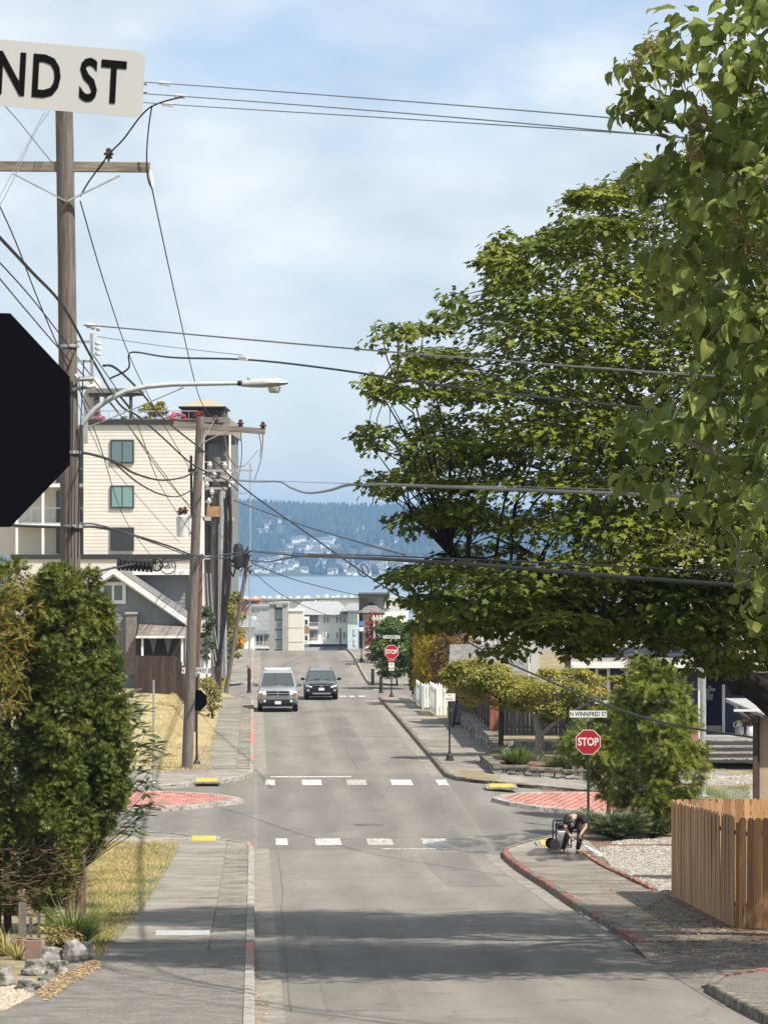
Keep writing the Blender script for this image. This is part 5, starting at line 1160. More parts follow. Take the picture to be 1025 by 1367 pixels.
WIRE_N = 0
def wire(label, pts, r, m='cable', n=10, group=None, sag=0.0):
    """a cable of its own through the given pixel/distance points"""
    if any(len(p) == 2 for p in pts):
        A_, B_ = P(*pts[0]), P(*pts[-1]); q = []
        for p in pts:
            if len(p) == 3: q.append(p); continue
            k = (p[0] - CX) / F; t = (k * A_.y - A_.x) / ((B_.x - A_.x) - k * (B_.y - A_.y)); q.append((p[0], p[1], A_.y + (B_.y - A_.y) * t))
        pts = q
    P_ = [P(*p) for p in pts]; out = []
    if len(P_) == 2:
        for k in range(17):
            t = k/16; p = P_[0].lerp(P_[1], t); p.z -= sag * 4 * t * (1-t); out.append(p)
    else:
        for i in range(len(P_)-1):
            p0, p1, p2, p3 = P_[max(i-1, 0)], P_[i], P_[i+1], P_[min(i+2, len(P_)-1)]
            for k in range(n):
                t = k/n; out.append(0.5*((2*p1) + (p2-p0)*t + (2*p0-5*p1+4*p2-p3)*t*t + (3*p1-p0-3*p2+p3)*t**3))
        out.append(P_[-1])
    o0 = out[0].copy(); mb = MB(); mb.tube([p - o0 for p in out], r, 6)
    o = mb.build('cable', M[m], None, smooth=True, loc=o0); return tag(o, label, 'cable', group or 'overhead cables')
wire('topmost thin grey line from the blade to the big-leaved tree', [(90, 104, 70.5), (222, 111), (520, 133), (830, 158), (1120, 186, 42)], 0.011, 'cable_grey')
wire('second thin grey line below the topmost one', [(90, 118, 70.5), (243, 128), (520, 149), (830, 176), (1120, 205, 42)], 0.011, 'cable_grey')
wire('third thin grey line, lowest of the top three', [(90, 128, 70.5), (230, 139), (520, 157), (890, 181), (1120, 200, 42)], 0.010, 'cable_grey')
wire('looping jumper from the top lines down over the brown insulator', [(246, 128, 70.3), (210, 138, 70.3), (190, 152, 70.3), (165, 185, 70.4), (147, 204, 70.5), (120, 240, 70.5), (107, 262, 70.5)], 0.018)
wire('short jumper hanging from the top lines to the crossarm end', [(203, 140, 70.3), (199, 165, 70.4), (196, 200, 70.4), (197, 236, 70.5), (203, 252, 70.6)], 0.016)
wire('straight line falling from the crossarm end to the far crossarm', [(203, 252, 70.6), (235, 400, 86), (266, 530, 112), (288, 562, 129)], 0.014)
wire('line falling from the pole under the crossarm to the far pole', [(107, 268, 70.6), (140, 380, 80), (175, 480, 98), (215, 560, 118), (262, 640, 129)], 0.014)
wire('thick black cable swooping from the upper frame edge past the near pole', [(-30, 285, 48), (40, 360, 56), (85, 410, 63), (128, 488, 72), (160, 540, 84), (185, 556, 92), (215, 582, 104), (260, 622, 120), (300, 640, 135), (318, 655, 150)], 0.027)
wire('long black service cable from the near pole to the far poles and house', [(138, 488, 71), (154, 491, 72), (185, 520, 80), (222, 562, 95), (275, 605, 112), (330, 655, 122), (410, 712, 116), (487, 766, 110), (560, 815, 103), (640, 866, 97), (730, 908, 92), (820, 945, 87), (900, 968, 83), (1006, 985, 80)], 0.026)
wire('slack loop on the service cable over the water', [(486, 766, 110), (482, 755, 110), (488, 755, 110), (492, 764, 110), (487, 770, 110), (480, 766, 110), (476, 758, 110)], 0.02)
wire('pale grey line from white insulators across the maple', [(112, 434, 70.5), (155, 437), (330, 453), (600, 476), (880, 497), (1060, 508, 43)], 0.016, 'cable_grey')
wire('twisted dark service drop with white splice crossing the maple', [(147, 505, 70.4), (171, 492, 70.2), (172, 474, 70), (182, 470, 70), (230, 477, 66), (330, 480, 61.5), (440, 492, 57.5), (640, 521, 52), (865, 545, 47), (1060, 562, 43)], 0.018)
wire('faint thin line just above the twisted service drop', [(130, 449, 70.4), (220, 462, 66.5), (325, 474, 61.6)], 0.007, 'cable_grey')
tag(MB().bar(P(320, 477.5, 61.8), P(331, 479, 61.4), 0.07, 0.07).build('cable_splice', M['porc_white'], None, bevel=0.01), 'small white splice block on the twisted service drop', 'splice')
wire('grey cable with a dip crossing at the ridge line into the maple', [(300, 640, 160), (340, 643, 112), (372, 643, 93), (388, 651, 86), (410, 658, 78), (438, 655, 69), (462, 648, 62), (490, 647, 56.5), (520, 647, 53), (700, 654, 49), (860, 660, 46), (1060, 668, 43)], 0.026, 'cable_grey')
wire('hair-thin line above the dipped grey cable', [(310, 640, 150), (480, 646, 58), (700, 650, 49), (1060, 660, 43)], 0.007, 'cable_grey')
wire('thickest cable bundle crossing the water into the maple', [(330, 736, 190), (400, 742, 100), (440, 743.5, 76), (480, 745, 61), (520, 747, 54), (640, 754, 50), (800, 768, 47), (968, 780, 44.5), (1080, 788, 43)], 0.03)
wire('black sheath cable drooping under the thick bundle', [(330, 748, 190), (356, 750, 140), (385, 745, 108), (420, 741.5, 86), (460, 744.5, 68)], 0.03)
wire('thin cable just above the thick bundle', [(332, 735, 188), (400, 739, 100), (480, 741, 60.5), (530, 743, 53), (700, 750, 49), (960, 763, 45), (1080, 768, 43)], 0.014)
wire('thin line slanting over the hillside to the thick bundle', [(312, 668, 200), (400, 700, 165), (480, 724, 135), (540, 741, 118)], 0.03)
wire('sagging black cable from the near pole past the top window', [(92, 604, 70.4), (120, 606, 72), (155, 617, 80), (180, 632, 92), (215, 641, 108), (245, 637, 120), (262, 630, 128), (285, 640, 150), (305, 660, 190)], 0.03)
wire('black cable from the near pole sagging past the middle window', [(153, 618, 80), (185, 645, 92), (215, 660, 104), (240, 662, 116), (262, 650, 128)], 0.022)
wire('thick strand at the lowest strap of the near pole', [(-20, 698, 62), (30, 702, 66), (96, 704, 70.2), (130, 704, 76), (180, 715, 92), (225, 729, 108), (262, 742, 126), (300, 745, 170), (330, 738, 192)], 0.03)
wire('second strand running with the lowest thick strand', [(100, 706, 70.3), (128, 700, 75), (200, 723, 96), (262, 746, 126)], 0.018)
wire('cable rising from the hedge tops to the cable bundle', [(60, 772, 66), (118, 765, 70), (180, 753, 88), (235, 748, 110), (268, 745, 128), (330, 736, 190)], 0.026)
cb = thing('splice_case', 'black ribbed splice case hanging above the grey gable', 'splice case', P(180, 754, 88)); mb = MB()
for i in range(9): mb.lathe([(0.06, 0), (0.16, 0.02), (0.17, 0.09), (0.06, 0.11)], (-0.45 + i*0.1, rng.normal(0, .01), -0.02*i*0.3 + 0.02), 10, axis='X')
mb.build('shell', M['cable'], cb); MB().box((0.48, 0, 0.06), (0.12, 0.06, 0.12)).build('hook', M['cable'], cb)
for i, (x, y, r, lb) in enumerate(((209, 754, 0.17, 'smaller coil of slack cable hanging before the sign letters'), (224, 756, 0.22, 'larger coil of slack cable overlapping the smaller coil'))):
    c = thing('cable_coil', lb, 'cable coil', P(x, y, 100), group='cable coils'); mb = MB(); mb.tube([(r*math.cos(a*math.pi/12), 0, r*1.0*math.sin(a*math.pi/12)) for a in range(25)], 0.03 - 0.012*i, 6, cap=False); mb.build('coil', M['cable'], c, smooth=True)
# lines converging at the upper left
wire('thin line crossing from upper left corner down to the crossarm', [(-20, 118, 60), (15, 150, 64), (60, 205, 68.5), (88, 238, 70.3)], 0.009, 'cable_grey')
wire('thin line from the blade down to the left frame edge', [(66, 148, 70), (45, 180, 67), (15, 245, 63), (-15, 300, 60)], 0.009, 'cable_grey')
wire('second thin line beside it from the blade to the frame edge', [(60, 148, 70), (30, 205, 65), (-15, 290, 60)], 0.008, 'cable_grey')
wire('line dropping from the frame edge to the near pole racks', [(-10, 255, 58), (20, 320, 62), (55, 410, 67), (95, 500, 71), (120, 545, 78)], 0.013)
wire('lower parallel line from the frame edge to the pole', [(-10, 340, 56), (40, 395, 62), (92, 462, 70), (150, 540, 84), (210, 620, 104), (262, 690, 127)], 0.013)
wire('lowest parallel line from the frame edge to the pole', [(-10, 360, 56), (40, 420, 63), (92, 480, 70), (165, 560, 88), (230, 650, 112), (300, 720, 170), (318, 738, 190)], 0.013)
wire('line from the near pole across the top window down to the gable', [(104, 505, 70.6), (112, 540, 73), (132, 590, 80), (165, 690, 104), (200, 740, 125), (212, 752, 132)], 0.011)
wire('line from the rack crossing the siding between the windows', [(122, 470, 70.6), (180, 560, 88), (210, 640, 104), (240, 690, 120), (262, 720, 128)], 0.012)
wire('service drop from the near pole to the grey house gable', [(100, 530, 70.6), (125, 585, 80), (150, 625, 92), (240, 725, 128)], 0.009, 'cable_grey')
wire('drop line from the coils to the grey house chimney', [(228, 770, 140), (205, 810, 150), (183, 842, 160)], 0.012)
wire('drop line from the second pole to the porch roof', [(250, 775, 130), (220, 810, 148), (186, 848, 160)], 0.012)
for i, (a, b_) in enumerate((((345, 576), (346, 610)), ((351, 576), (340, 640)), ((321, 572), (318, 640)))):
    wire(['thin jumper under the far crossarm tip', 'long jumper from the far crossarm tip to the mast', 'jumper from the middle insulator of the far crossarm'][i], [(a[0], a[1], 129), ((a[0]+b_[0])/2 + 3, (a[1]+b_[1])/2 + 4, 150), (b_[0], b_[1], 200)], 0.02, 'cable_grey')
wire('arched jumper sagging beyond the far crossarm', [(300, 580, 129), (308, 615, 150), (325, 622, 180), (345, 600, 210)], 0.03, 'cable_grey')
wire('lower line across the water to the dark house', [(336, 752, 192), (400, 776, 210), (480, 795, 260), (520, 800, 285)], 0.028)
wire('line slanting over the water to the condominium roofs', [(318, 745, 195), (370, 790, 220), (420, 815, 260), (470, 832, 300)], 0.022)
wire('horizontal line just above the condominium roofs', [(296, 790, 205), (340, 803, 220), (400, 801, 250), (480, 799, 290)], 0.03)
wire('looped line beside the stub pole below the water line', [(318, 820, 198), (330, 806, 199), (340, 803, 200), (330, 812, 199), (322, 835, 198)], 0.035)
for i, (x0, x1) in enumerate(((272, 302), (276, 304), (281, 306))):
    wire(['outermost pale guy wire of the pole cluster', 'middle pale guy wire of the pole cluster', 'innermost pale guy wire of the pole cluster'][i], [(x0, 765, 202), (x0 + 4, 830, 202), (x0 + 14, 890, 202)], 0.035, 'galv')
# ================================================================== buildings
M['siding_cream'] = mat('siding_cream', (0.62, 0.59, 0.535), (0.67, 0.64, 0.585), 0.8, 0.7)
M['cream_panel'] = mat('cream_panel', (0.6, 0.57, 0.51), (0.65, 0.62, 0.56), 0.7, 0.75)
M['dark_trim'] = mat('dark_trim', (0.035, 0.032, 0.03), rough=0.6)
M['grey_wall'] = mat('grey_wall', (0.16, 0.155, 0.15), (0.2, 0.195, 0.185), 0.8, 0.8)
M['grey_siding'] = mat('siding_grey', (0.2, 0.215, 0.225), (0.25, 0.265, 0.275), 0.8, 0.7)
M['white_trim'] = mat('white_trim', (0.72, 0.72, 0.7), (0.78, 0.78, 0.76), 2, 0.6)
M['roof_grey'] = mat('roof_grey', (0.24, 0.24, 0.245), (0.32, 0.32, 0.325), 3, 0.85, island=0.15)
M['white_wall'] = mat('white_wall', (0.76, 0.76, 0.74), (0.82, 0.82, 0.8), 0.6, 0.7)
M['shingle'] = mat('shingle_grey', (0.11, 0.108, 0.105), (0.19, 0.185, 0.18), 4, 0.9, 0.4, 20, island=0.2)
M['shingle_brown'] = mat('shingle_brown', (0.15, 0.13, 0.115), (0.24, 0.21, 0.185), 4, 0.9, 0.4, 20, island=0.2)
M['metal_roof'] = mat('metal_roof', (0.22, 0.23, 0.24), (0.3, 0.31, 0.32), 1, 0.5, metallic=0.3)
M['tan_roof'] = mat('tan_roof', (0.3, 0.25, 0.17), (0.38, 0.32, 0.23), 3, 0.85)
M['brown_wood'] = mat('brown_wood', (0.06, 0.045, 0.038), (0.1, 0.075, 0.06), 3, 0.8)
M['navy'] = mat('siding_navy', (0.035, 0.045, 0.085), (0.05, 0.062, 0.11), 1, 0.7)
M['navy_door'] = mat('door_navy', (0.008, 0.01, 0.025), rough=0.6, spec=0.2)
M['blue_grey'] = mat('panel_blue', (0.42, 0.53, 0.57), (0.48, 0.58, 0.62), 1, 0.7)
M['rust_panel'] = mat('panel_rust', (0.36, 0.17, 0.1), (0.42, 0.21, 0.13), 1, 0.7)
M['tan_wall'] = mat('wall_tan', (0.42, 0.33, 0.24), (0.48, 0.38, 0.28), 1.5, 0.85)
M['stone_grey'] = mat('stone_grey', (0.16, 0.15, 0.14), (0.32, 0.3, 0.28), 3, 0.9, 0.6, 15, island=0.35)
M['glass'] = glass_mat('window_glass'); M['glass_blue'] = glass_mat('window_glass_blue', (0.10, 0.16, 0.18), 0.1); M['glass_teal'] = glass_mat('window_glass_teal', (0.16, 0.3, 0.29), 0.1)
M['concrete_wall'] = mat('concrete_wall', (0.28, 0.27, 0.25), (0.36, 0.35, 0.33), 0.6, 0.85)
class Bld:
    """a building whose front stands at distance D; parts are given by where they stand across and up"""
    def __init__(s, name, label, D, pxc, py_base, cat='house', group=None):
        s.D = D; s.root = thing(name, label, cat, P(pxc, py_base, D), group=group)
    def p(s, x, y, d=0.0):
        w = P(x, y, s.D); w.y += d; return w - s.root.location
    def box(s, name, x0, x1, y0, y1, d0, d1, m, parent=None, bevel=0.0, mb=None):
        a = s.p(x0, y0, d0); b = s.p(x1, y1, d1); M_ = mb or MB()
        M_.box((a + b) / 2, (abs(b.x-a.x), abs(b.y-a.y), abs(b.z-a.z)))
        return None if mb else M_.build(name, m, parent or s.root, bevel=bevel)
    def siding(s, name, x0, x1, y0, y1, d, m, course, poly=None, th=0.016):
        """lap siding: one wedge-shaped board per course, joined"""
        mb = MB(); a = s.p(x0, y0, d); b = s.p(x1, y1, d); lo, hi = min(a.z, b.z), max(a.z, b.z); n = max(2, int(round((hi-lo)/course))); c = (hi-lo)/n
        for i in range(n):
            z0 = lo + i*c; z1 = z0 + c*0.995; xa, xb = a.x, b.x
            if poly: xa, xb = poly((z0 + z1)/2)
            if xb - xa < 0.05: continue
            y = a.y; mb.add([(xa, y-th, z0), (xb, y-th, z0), (xb, y-0.002, z1), (xa, y-0.002, z1), (xa, y+0.05, z0), (xb, y+0.05, z0), (xb, y+0.05, z1), (xa, y+0.05, z1)], [(0,1,2,3), (4,5,1,0), (3,2,6,7), (0,3,7,4), (1,5,6,2)])
        return tag(mb.build(name, m, s.root), kind='stuff')
    def window(s, x0, x1, y0, y1, d=0.0, fm='white_trim', gm='glass', cols=1, rows=1, fw=0.08, name='window', depth=0.1):
        a = s.p(x0, y0, d); b = s.p(x1, y1, d); x0_, x1_ = a.x, b.x; z0, z1 = min(a.z, b.z), max(a.z, b.z); y = a.y; mb = MB()
        for (cx_, cz, w, h) in (((x0_+x1_)/2, z1 - fw/2, x1_-x0_, fw), ((x0_+x1_)/2, z0 + fw/2, x1_-x0_, fw)): mb.box((cx_, y, cz), (w, depth, h))
        for cx_ in [x0_ + fw/2, x1_ - fw/2]: mb.box((cx_, y, (z0+z1)/2), (fw, depth*0.96, z1-z0-2*fw))
        for i in range(1, cols): mb.box((x0_ + (x1_-x0_)*i/cols, y, (z0+z1)/2), (fw*0.7, depth*0.9, z1-z0-2*fw))
        fr = mb.build(name, M[fm], s.root)
        for i in range(1, rows):
            zz = z0 + (z1-z0)*i/rows + 0.02; MB().box(((x0_+x1_)/2, y, zz), (x1_-x0_-2*fw, depth*0.86, fw*0.6)).build('rail', M[fm], fr)
        MB().box(((x0_+x1_)/2, y-0.032, (z0+z1)/2), (x1_-x0_-fw, 0.012, z1-z0-fw)).build('pane', M[gm], fr)
        return fr
    def rail(s, x0, x1, y0, y1, d, m, n=8, name='balcony_rail'):
        mb = MB(); a = s.p(x0, y0, d); b = s.p(x1, y1, d); z0, z1 = min(a.z, b.z), max(a.z, b.z)
        for z in (z0 + 0.05, z1): mb.box(((a.x+b.x)/2, a.y, z), (b.x-a.x, 0.05, 0.06))
        for i in range(n+1): mb.box((a.x + (b.x-a.x)*i/n, a.y, (z0+z1)/2), (0.035, 0.035, z1-z0))
        return mb.build(name, M[m], s.root)
    def roof_hip(s, name, x0, x1, ye, yr, d0, d1, m, inset=0.4, over=0.0):
        a = s.p(x0, ye, d0); b = s.p(x1, ye, d1); zr = s.p(x0, yr).z; w = b.x-a.x; k = min(inset, 0.499)*w; ym = (a.y+b.y)/2
        mb = MB(); v = [(a.x, a.y, a.z), (b.x, a.y, a.z), (b.x, b.y, a.z), (a.x, b.y, a.z), (a.x+k, ym, zr), (b.x-k, ym, zr)]
        mb.add(v, [(0,1,5,4), (1,2,5), (2,3,4,5), (3,0,4), (0,3,2,1)]); return mb.build(name, m, s.root)

# --- cream apartment building
A = Bld('apartment_building', 'cream sided apartment block with roof garden behind the near pole', 240.0, 200, 881, 'building')
A.box('core', 111, 267, 564, 881, 0.35, 16, M['cream_panel'])
A.siding('siding', 111, 267.5, 567, 740, 0.3, M['siding_cream'], 0.245)
A.box('parapet', 109, 269, 559.5, 566, 0.1, 16.2, M['dark_trim'])
A.box('band', 14, 271, 740.5, 746.5, 0.0, 1.0, M['dark_trim'])
A.box('base_wall', 14, 271, 746.5, 881, 0.12, 8, M['cream_panel'])
A.box('corner_board', 265.5, 269.5, 566, 740.5, 0.22, 0.6, M['white_trim'])
for (y0, y1, gm) in ((587, 618.5, 'glass_blue'), (648, 678.5, 'glass_teal'), (704, 735, 'glass')): A.window(147, 178.5, y0, y1, 0.22, 'dark_trim', gm, 2, 1, 0.1)
# left wing with balconies
A.box('wing_wall', -40, 84, 560, 741, 3.0, 14, M['cream_panel'])
A.box('wing_return', 84, 111, 566, 741, 1.6, 14, M['grey_wall'])
for y in (646, 699): A.box('balcony_slab', 18, 112, y, y + 4, 0.6, 3.2, M['white_trim'])
for y in (646, 699): A.rail(20, 110, y - 21, y, 0.7, 'galv', 9)
for (x) in (56, 21): A.box('balcony_post', x - 1.6, x + 1.6, 566, 740, 0.65, 0.85, M['white_trim'])
for (y0, y1) in ((600, 645), (655, 698), (704, 739)): A.window(70, 83, y0, y1, 2.95, 'dark_trim', 'glass', 1, 3, 0.08, 'balcony_door'); A.window(86, 104, y0 + 2, y1, 1.55, 'dark_trim', 'glass', 2, 1, 0.07)
# right side: recessed grey balconies
A.box('side_wall', 271, 306, 580, 881, 3.5, 15, M['grey_wall'])
A.box('side_soffit', 268, 310, 571, 580, 1.2, 15.5, mat('soffit_taupe', (0.24, 0.21, 0.18), (0.28, 0.25, 0.22), 1))
A.box('side_parapet', 268, 305, 557, 571, 2.4, 15, mat('parapet_taupe', (0.27, 0.24, 0.21), rough=0.8))
A.box('eave_fixture', 302, 312, 583, 592, 1.5, 3.0, M['dark_trim'])
for y in (636, 690, 742): A.box('balcony_slab', 270, 309, y, y + 5, 1.0, 3.6, mat('slab_grey', (0.4, 0.39, 0.37)))
for y in (636, 690): A.rail(271, 308, y - 20, y, 1.1, 'galv', 7)
for y in (645, 700): A.window(276, 292, y, y + 38, 3.4, 'dark_trim', 'glass', 1, 1, 0.1, 'balcony_door')
A.window(274, 290, 590, 634, 3.4, 'grey_wall', 'glass', 1, 1, 0.1, 'balcony_door')
for x in (270.5, 306): A.box('balcony_post', x - 1.2, x + 1.2, 580, 745, 1.0, 1.3, M['white_trim'])
# rooftop: railing, pergola, pavilion
A.rail(112, 262, 548, 560, 0.6, 'galv', 14, 'roof_rail')
A.box('pergola_roof', 112, 183, 517, 523, 1.5, 7, M['grey_wall']); A.box('pergola_beam', 116, 178, 523, 528, 1.6, 2.0, M['brown_wood'])
for x in (126, 172): A.box('pergola_post', x - 2, x + 2, 523, 560, 1.7, 2.1, M['brown_wood'])
mb = MB()
for (a, b_) in (((126, 545), (140, 528)), ((172, 545), (158, 528))): mb.bar(A.p(*a, 1.9), A.p(*b_, 1.9), 0.15)
mb.build('pergola_brace', M['brown_wood'], A.root); A.box('stair_tower', 108, 122, 500, 560, 2.2, 8, M['cream_panel'])
A.box('pavilion_wall', 240, 297, 541, 562, 2.0, 8, M['brown_wood']); A.roof_hip('pavilion_roof', 236, 300, 541.5, 529.5, 1.4, 9, M['tan_roof'], 0.36)
A.box('pavilion_fascia', 236.5, 299.5, 541, 543.5, 1.45, 8.9, M['dark_trim'])
for x in (243, 262, 281, 294): MB().bar(A.p(x, 562, 1.9), A.p(x, 543, 1.9), 0.14).build('pavilion_post', M['brown_wood'], A.root)
for a, b_ in (((243, 552), (253, 543)), ((294, 552), (284, 543))): MB().bar(A.p(*a, 1.88), A.p(*b_, 1.88), 0.12).build('pavilion_brace', M['brown_wood'], A.root)
A.box('planter', 270, 305, 556, 563, 1.2, 2.0, M['grey_wall'])
text('wall_lettering', 'MENCEL', M['dark_trim'], A.root, A.p(213, 754, -0.01), (R(90), 0, 0), 0.62, 0.9, 0.02)
def roof_plant(name, label, poly, Y, n, r, per, m, leaf, cat='plant'):
    b = P(sum(p[0] for p in poly)/len(poly), max(p[1] for p in poly), Y)
    return clump_tree(name, label, b, poly_clumps(poly, Y, 0.8, n, r), per, M[m], leaf, cat=cat, r=0.01)
roof_plant('roof_shrub', 'olive feathery shrub on the apartment roof garden', [(186, 545), (196, 538), (206, 541), (214, 536), (224, 545), (218, 553), (206, 560), (195, 555)], 241.5, 20, 0.4, 60, 'pruned', 0.2)
roof_plant('roof_flowers', 'mound of pink flowers at the apartment roof edge', [(220, 562), (224, 554), (234, 550), (244, 554), (248, 562)], 240.9, 16, 0.3, 60, 'flower_pink', 0.12)
roof_plant('roof_flowers', 'red flowers before the roof pavilion', [(258, 556), (262, 549), (270, 548), (274, 555), (268, 559)], 240.9, 9, 0.25, 50, 'red_leaf', 0.12)
roof_plant('roof_flowers', 'small red flowers below the roof pergola', [(126, 560), (130, 553), (138, 554), (141, 560)], 240.8, 6, 0.2, 50, 'flower_pink', 0.1)
roof_plant('roof_plant', 'dark low plants along the apartment roof rail', [(150, 562), (160, 556), (180, 555), (200, 557), (218, 562)], 240.9, 14, 0.22, 50, 'dark_leaf', 0.1)

# --- grey gabled house
H = Bld('house', 'grey sided house with white gable trim behind the brown fence', 166.0, 190, 925)
def gable(z):
    pk = H.p(152, 760).z; ev = H.p(246, 826).z; xr = H.p(152, 760).x; k = (pk - z) / (pk - ev)
    return (max(xr - k*(H.p(246, 0).x - xr), H.p(96, 0).x), min(xr + k*(H.p(246, 0).x - xr), H.p(244, 0).x))
H.siding('siding', 96, 244, 764, 925, 0.03, M['grey_siding'], 0.17, gable)
mb = MB(); mb.prism([H.p(152, 763, 0.06), H.p(244, 827, 0.06), H.p(244, 925, 0.06), H.p(60, 925, 0.06), H.p(60, 827, 0.06)], (0, 7.5, 0)); mb.build('wall', M['grey_siding'], H.root)
mb = MB(); mb.prism([H.p(152, 756, -0.45), H.p(250, 824, -0.45), H.p(250, 831, -0.45), H.p(152, 763, -0.45)], (0, 8.3, 0)); mb.prism([H.p(152, 756, -0.45), H.p(152, 763, -0.45), H.p(54, 831, -0.45), H.p(54, 824, -0.45)], (0, 8.3, 0)); mb.build('roof', M['shingle'], H.root)
mb = MB()
for sx in (1, -1):
    X = lambda d: 152 + sx*d
    mb.prism([H.p(X(0), 757.5, -0.5), H.p(X(98), 825.5, -0.5), H.p(X(98), 834, -0.5), H.p(X(0), 766, -0.5)], (0, 0.045, 0))
mb.build('bargeboard', M['white_trim'], H.root)
mb = MB()
for sx in (1, -1):
    X = lambda d: 152 + sx*d
    mb.prism([H.p(X(0), 765, -0.44), H.p(X(97), 833, -0.44), H.p(X(97), 835, -0.44), H.p(X(0), 769, -0.44)], (0, 0.4, 0))
mb.build('soffit', mat('soffit_grey', (0.5, 0.51, 0.52)), H.root)
H.window(134, 168, 777, 806, -0.03, 'white_trim', 'glass_blue', 2, 1, 0.16)
# rear taller part
H.box('rear_wall', 172, 246, 770, 830, 5.0, 9.0, M['grey_siding']); H.siding('rear_siding', 172, 246, 770, 830, 4.95, M['grey_siding'], 0.2)
H.box('rear_corner', 244.5, 249.5, 769, 838, 4.8, 5.2, M['white_trim']); H.box('rear_fascia', 168, 252, 763, 769, 4.4, 9.2, M['white_trim'])
# porch
mb = MB(); mb.prism([H.p(186, 833, -0.02), H.p(249, 833, -0.02), H.p(249, 848, -1.9), H.p(186, 848, -1.9)], (0, 0, -0.08)); mb.build('porch_roof', M['shingle_brown'], H.root)
H.box('gutter', 185, 250, 847.5, 850.5, -2.02, -1.9, M['white_trim'])
H.box('porch_shade_sheet', 188, 247, 851, 925, -0.12, -0.06, M['dark_trim'])  # flat dark sheet on the wall; the porch's shade is painted in
for x in (193.5, 246): H.box('porch_post', x - 1.4, x + 1.4, 850, 925, -1.85, -1.6, M['white_trim'])
mb = MB()
for (a, b_, c) in ((201, 212, 207), (232, 221, 226)): mb.prism([H.p(a, 851, -1.2), H.p(b_, 851, -1.2), H.p(c if a < b_ else c, 872, -1.2)], (0, 0.05, 0))
mb.build('curtain', mat('curtain_grey', (0.18, 0.18, 0.19)), H.root)
H.box('chimney', 170, 183, 819, 900, -1.0, -0.1, M['shingle_brown']); H.box('chimney_cap', 168.5, 184.5, 817, 819.5, -1.05, -0.05, M['concrete_wall'])

# --- fences: every board a part
M['fence_brown'] = mat('fence_brown', (0.09, 0.062, 0.05), (0.17, 0.12, 0.1), 3, 0.9, 0.4, 20, stretch=(4, 4, 0.5), island=0.22)
M['fence_grey'] = mat('fence_grey', (0.10, 0.088, 0.08), (0.18, 0.16, 0.145), 3, 0.9, 0.4, 20, stretch=(4, 4, 0.5), island=0.22)
M['fence_red'] = mat('fence_red', (0.22, 0.08, 0.045), (0.3, 0.12, 0.07), 3, 0.9, 0.4, 20, stretch=(4, 4, 0.5))
M['cedar'] = mat('cedar', (0.33, 0.18, 0.08), (0.47, 0.285, 0.14), 2.2, 0.8, 0.4, 20, stretch=(5, 5, 0.3), island=0.3, speck=(0.2, 0.09, 0.035), speck_at=0.68, speck_scale=3)
M['picket_white'] = mat('picket_white', (0.7, 0.7, 0.68), (0.78, 0.78, 0.76), 3, 0.6)
def fence(name, label, a, b, height, bw, m, gap=0.008, top='flat', base=0.0, h0=0.1, rails=2, posts=2.4, level=False, group=None, th=0.022, rail_m=None, rail_side=1):
    """boards from street point a to b; boards share meshes by height step"""
    A_, B_ = Vector(a), Vector(b); L_ = (B_ - A_).length; d = (B_ - A_) / L_; n = max(1, int(L_ / bw)); w = L_ / n
    p0 = S(a[0], a[1], h0); root = thing(name, label, 'fence', p0, group=group)
    wd = S(b[0], b[1]) - S(a[0], a[1]); ang = math.atan2(wd.y, wd.x)
    zt = None
    if level: zt = max(S(a[0], a[1]).z, S(b[0], b[1]).z) + h0 + height
    hw = (w - gap) / 2; cache = {}
    for i in range(n):
        c = A_ + d * (i + 0.5) * w; p = S(c.x, c.y, h0 + base) ; hh = (zt - p.z) if level else height
        hh = round(hh + rng.uniform(-0.012, 0.012), 2); key = hh
        if key not in cache:
            if top == 'dog': prof = [(-hw, 0), (hw, 0), (hw, hh - 0.05), (hw - 0.03, hh), (-hw + 0.03, hh), (-hw, hh - 0.05)]
            elif top == 'point': prof = [(-hw, 0), (hw, 0), (hw, hh - 0.09), (0, hh), (-hw, hh - 0.09)]
            else: prof = [(-hw, 0), (hw, 0), (hw, hh), (-hw, hh)]
            mb = MB(); mb.prism([(x, -th/2, z) for x, z in prof], (0, th, 0)); cache[key] = mb.mesh('board', m)
        o = bpy.data.objects.new('board', cache[key]); COL.objects.link(o); o.parent = root; o.location = p - p0 + Vector((rng.normal(0, 0.002), rng.normal(0, 0.002), 0)); o.rotation_euler = (rng.normal(0, 0.004), rng.normal(0, 0.003), ang)
    nv = Vector((-math.sin(ang), math.cos(ang), 0)) * rail_side
    pts = [S(*(A_ + d * L_ * k / 6), h0 + base) for k in range(7)]
    for k in range(rails):
        f = (0.2 + 0.65 * k / max(1, rails-1)); mb = MB()
        for s_, e in zip(pts, pts[1:]): mb.bar(s_ + nv*0.05 + Vector((0, 0, height*f)) - p0, e + nv*0.05 + Vector((0, 0, height*f)) - p0, 0.05, 0.08)
        mb.build('rail', rail_m or m, root)
    if posts:
        k = 0.0
        while k <= L_ + 0.01:
            c = S(*(A_ + d * k), h0) + nv*0.1; hh = ((zt - c.z) if level else height + base) ; mb = MB(); mb.box(c - p0 + Vector((0, 0, hh/2 - 0.1)), (0.1, 0.1, hh), Matrix.Rotation(ang, 3, 'Z')); mb.build('post', rail_m or m, root); k += posts
    return root
fa = GS(181, 919, 0.1); p = P(180, 918, 160.0); ua, va = w2s(p.x, p.y); p = P(247, 918, 158.5); ub, vb = w2s(p.x, p.y)
fence('board_fence', 'tall brown board fence in front of the grey gabled house', (ua, va), (ub, vb), 1.75, 0.16, M['fence_brown'], rails=2, posts=2.2, h0=0.06)
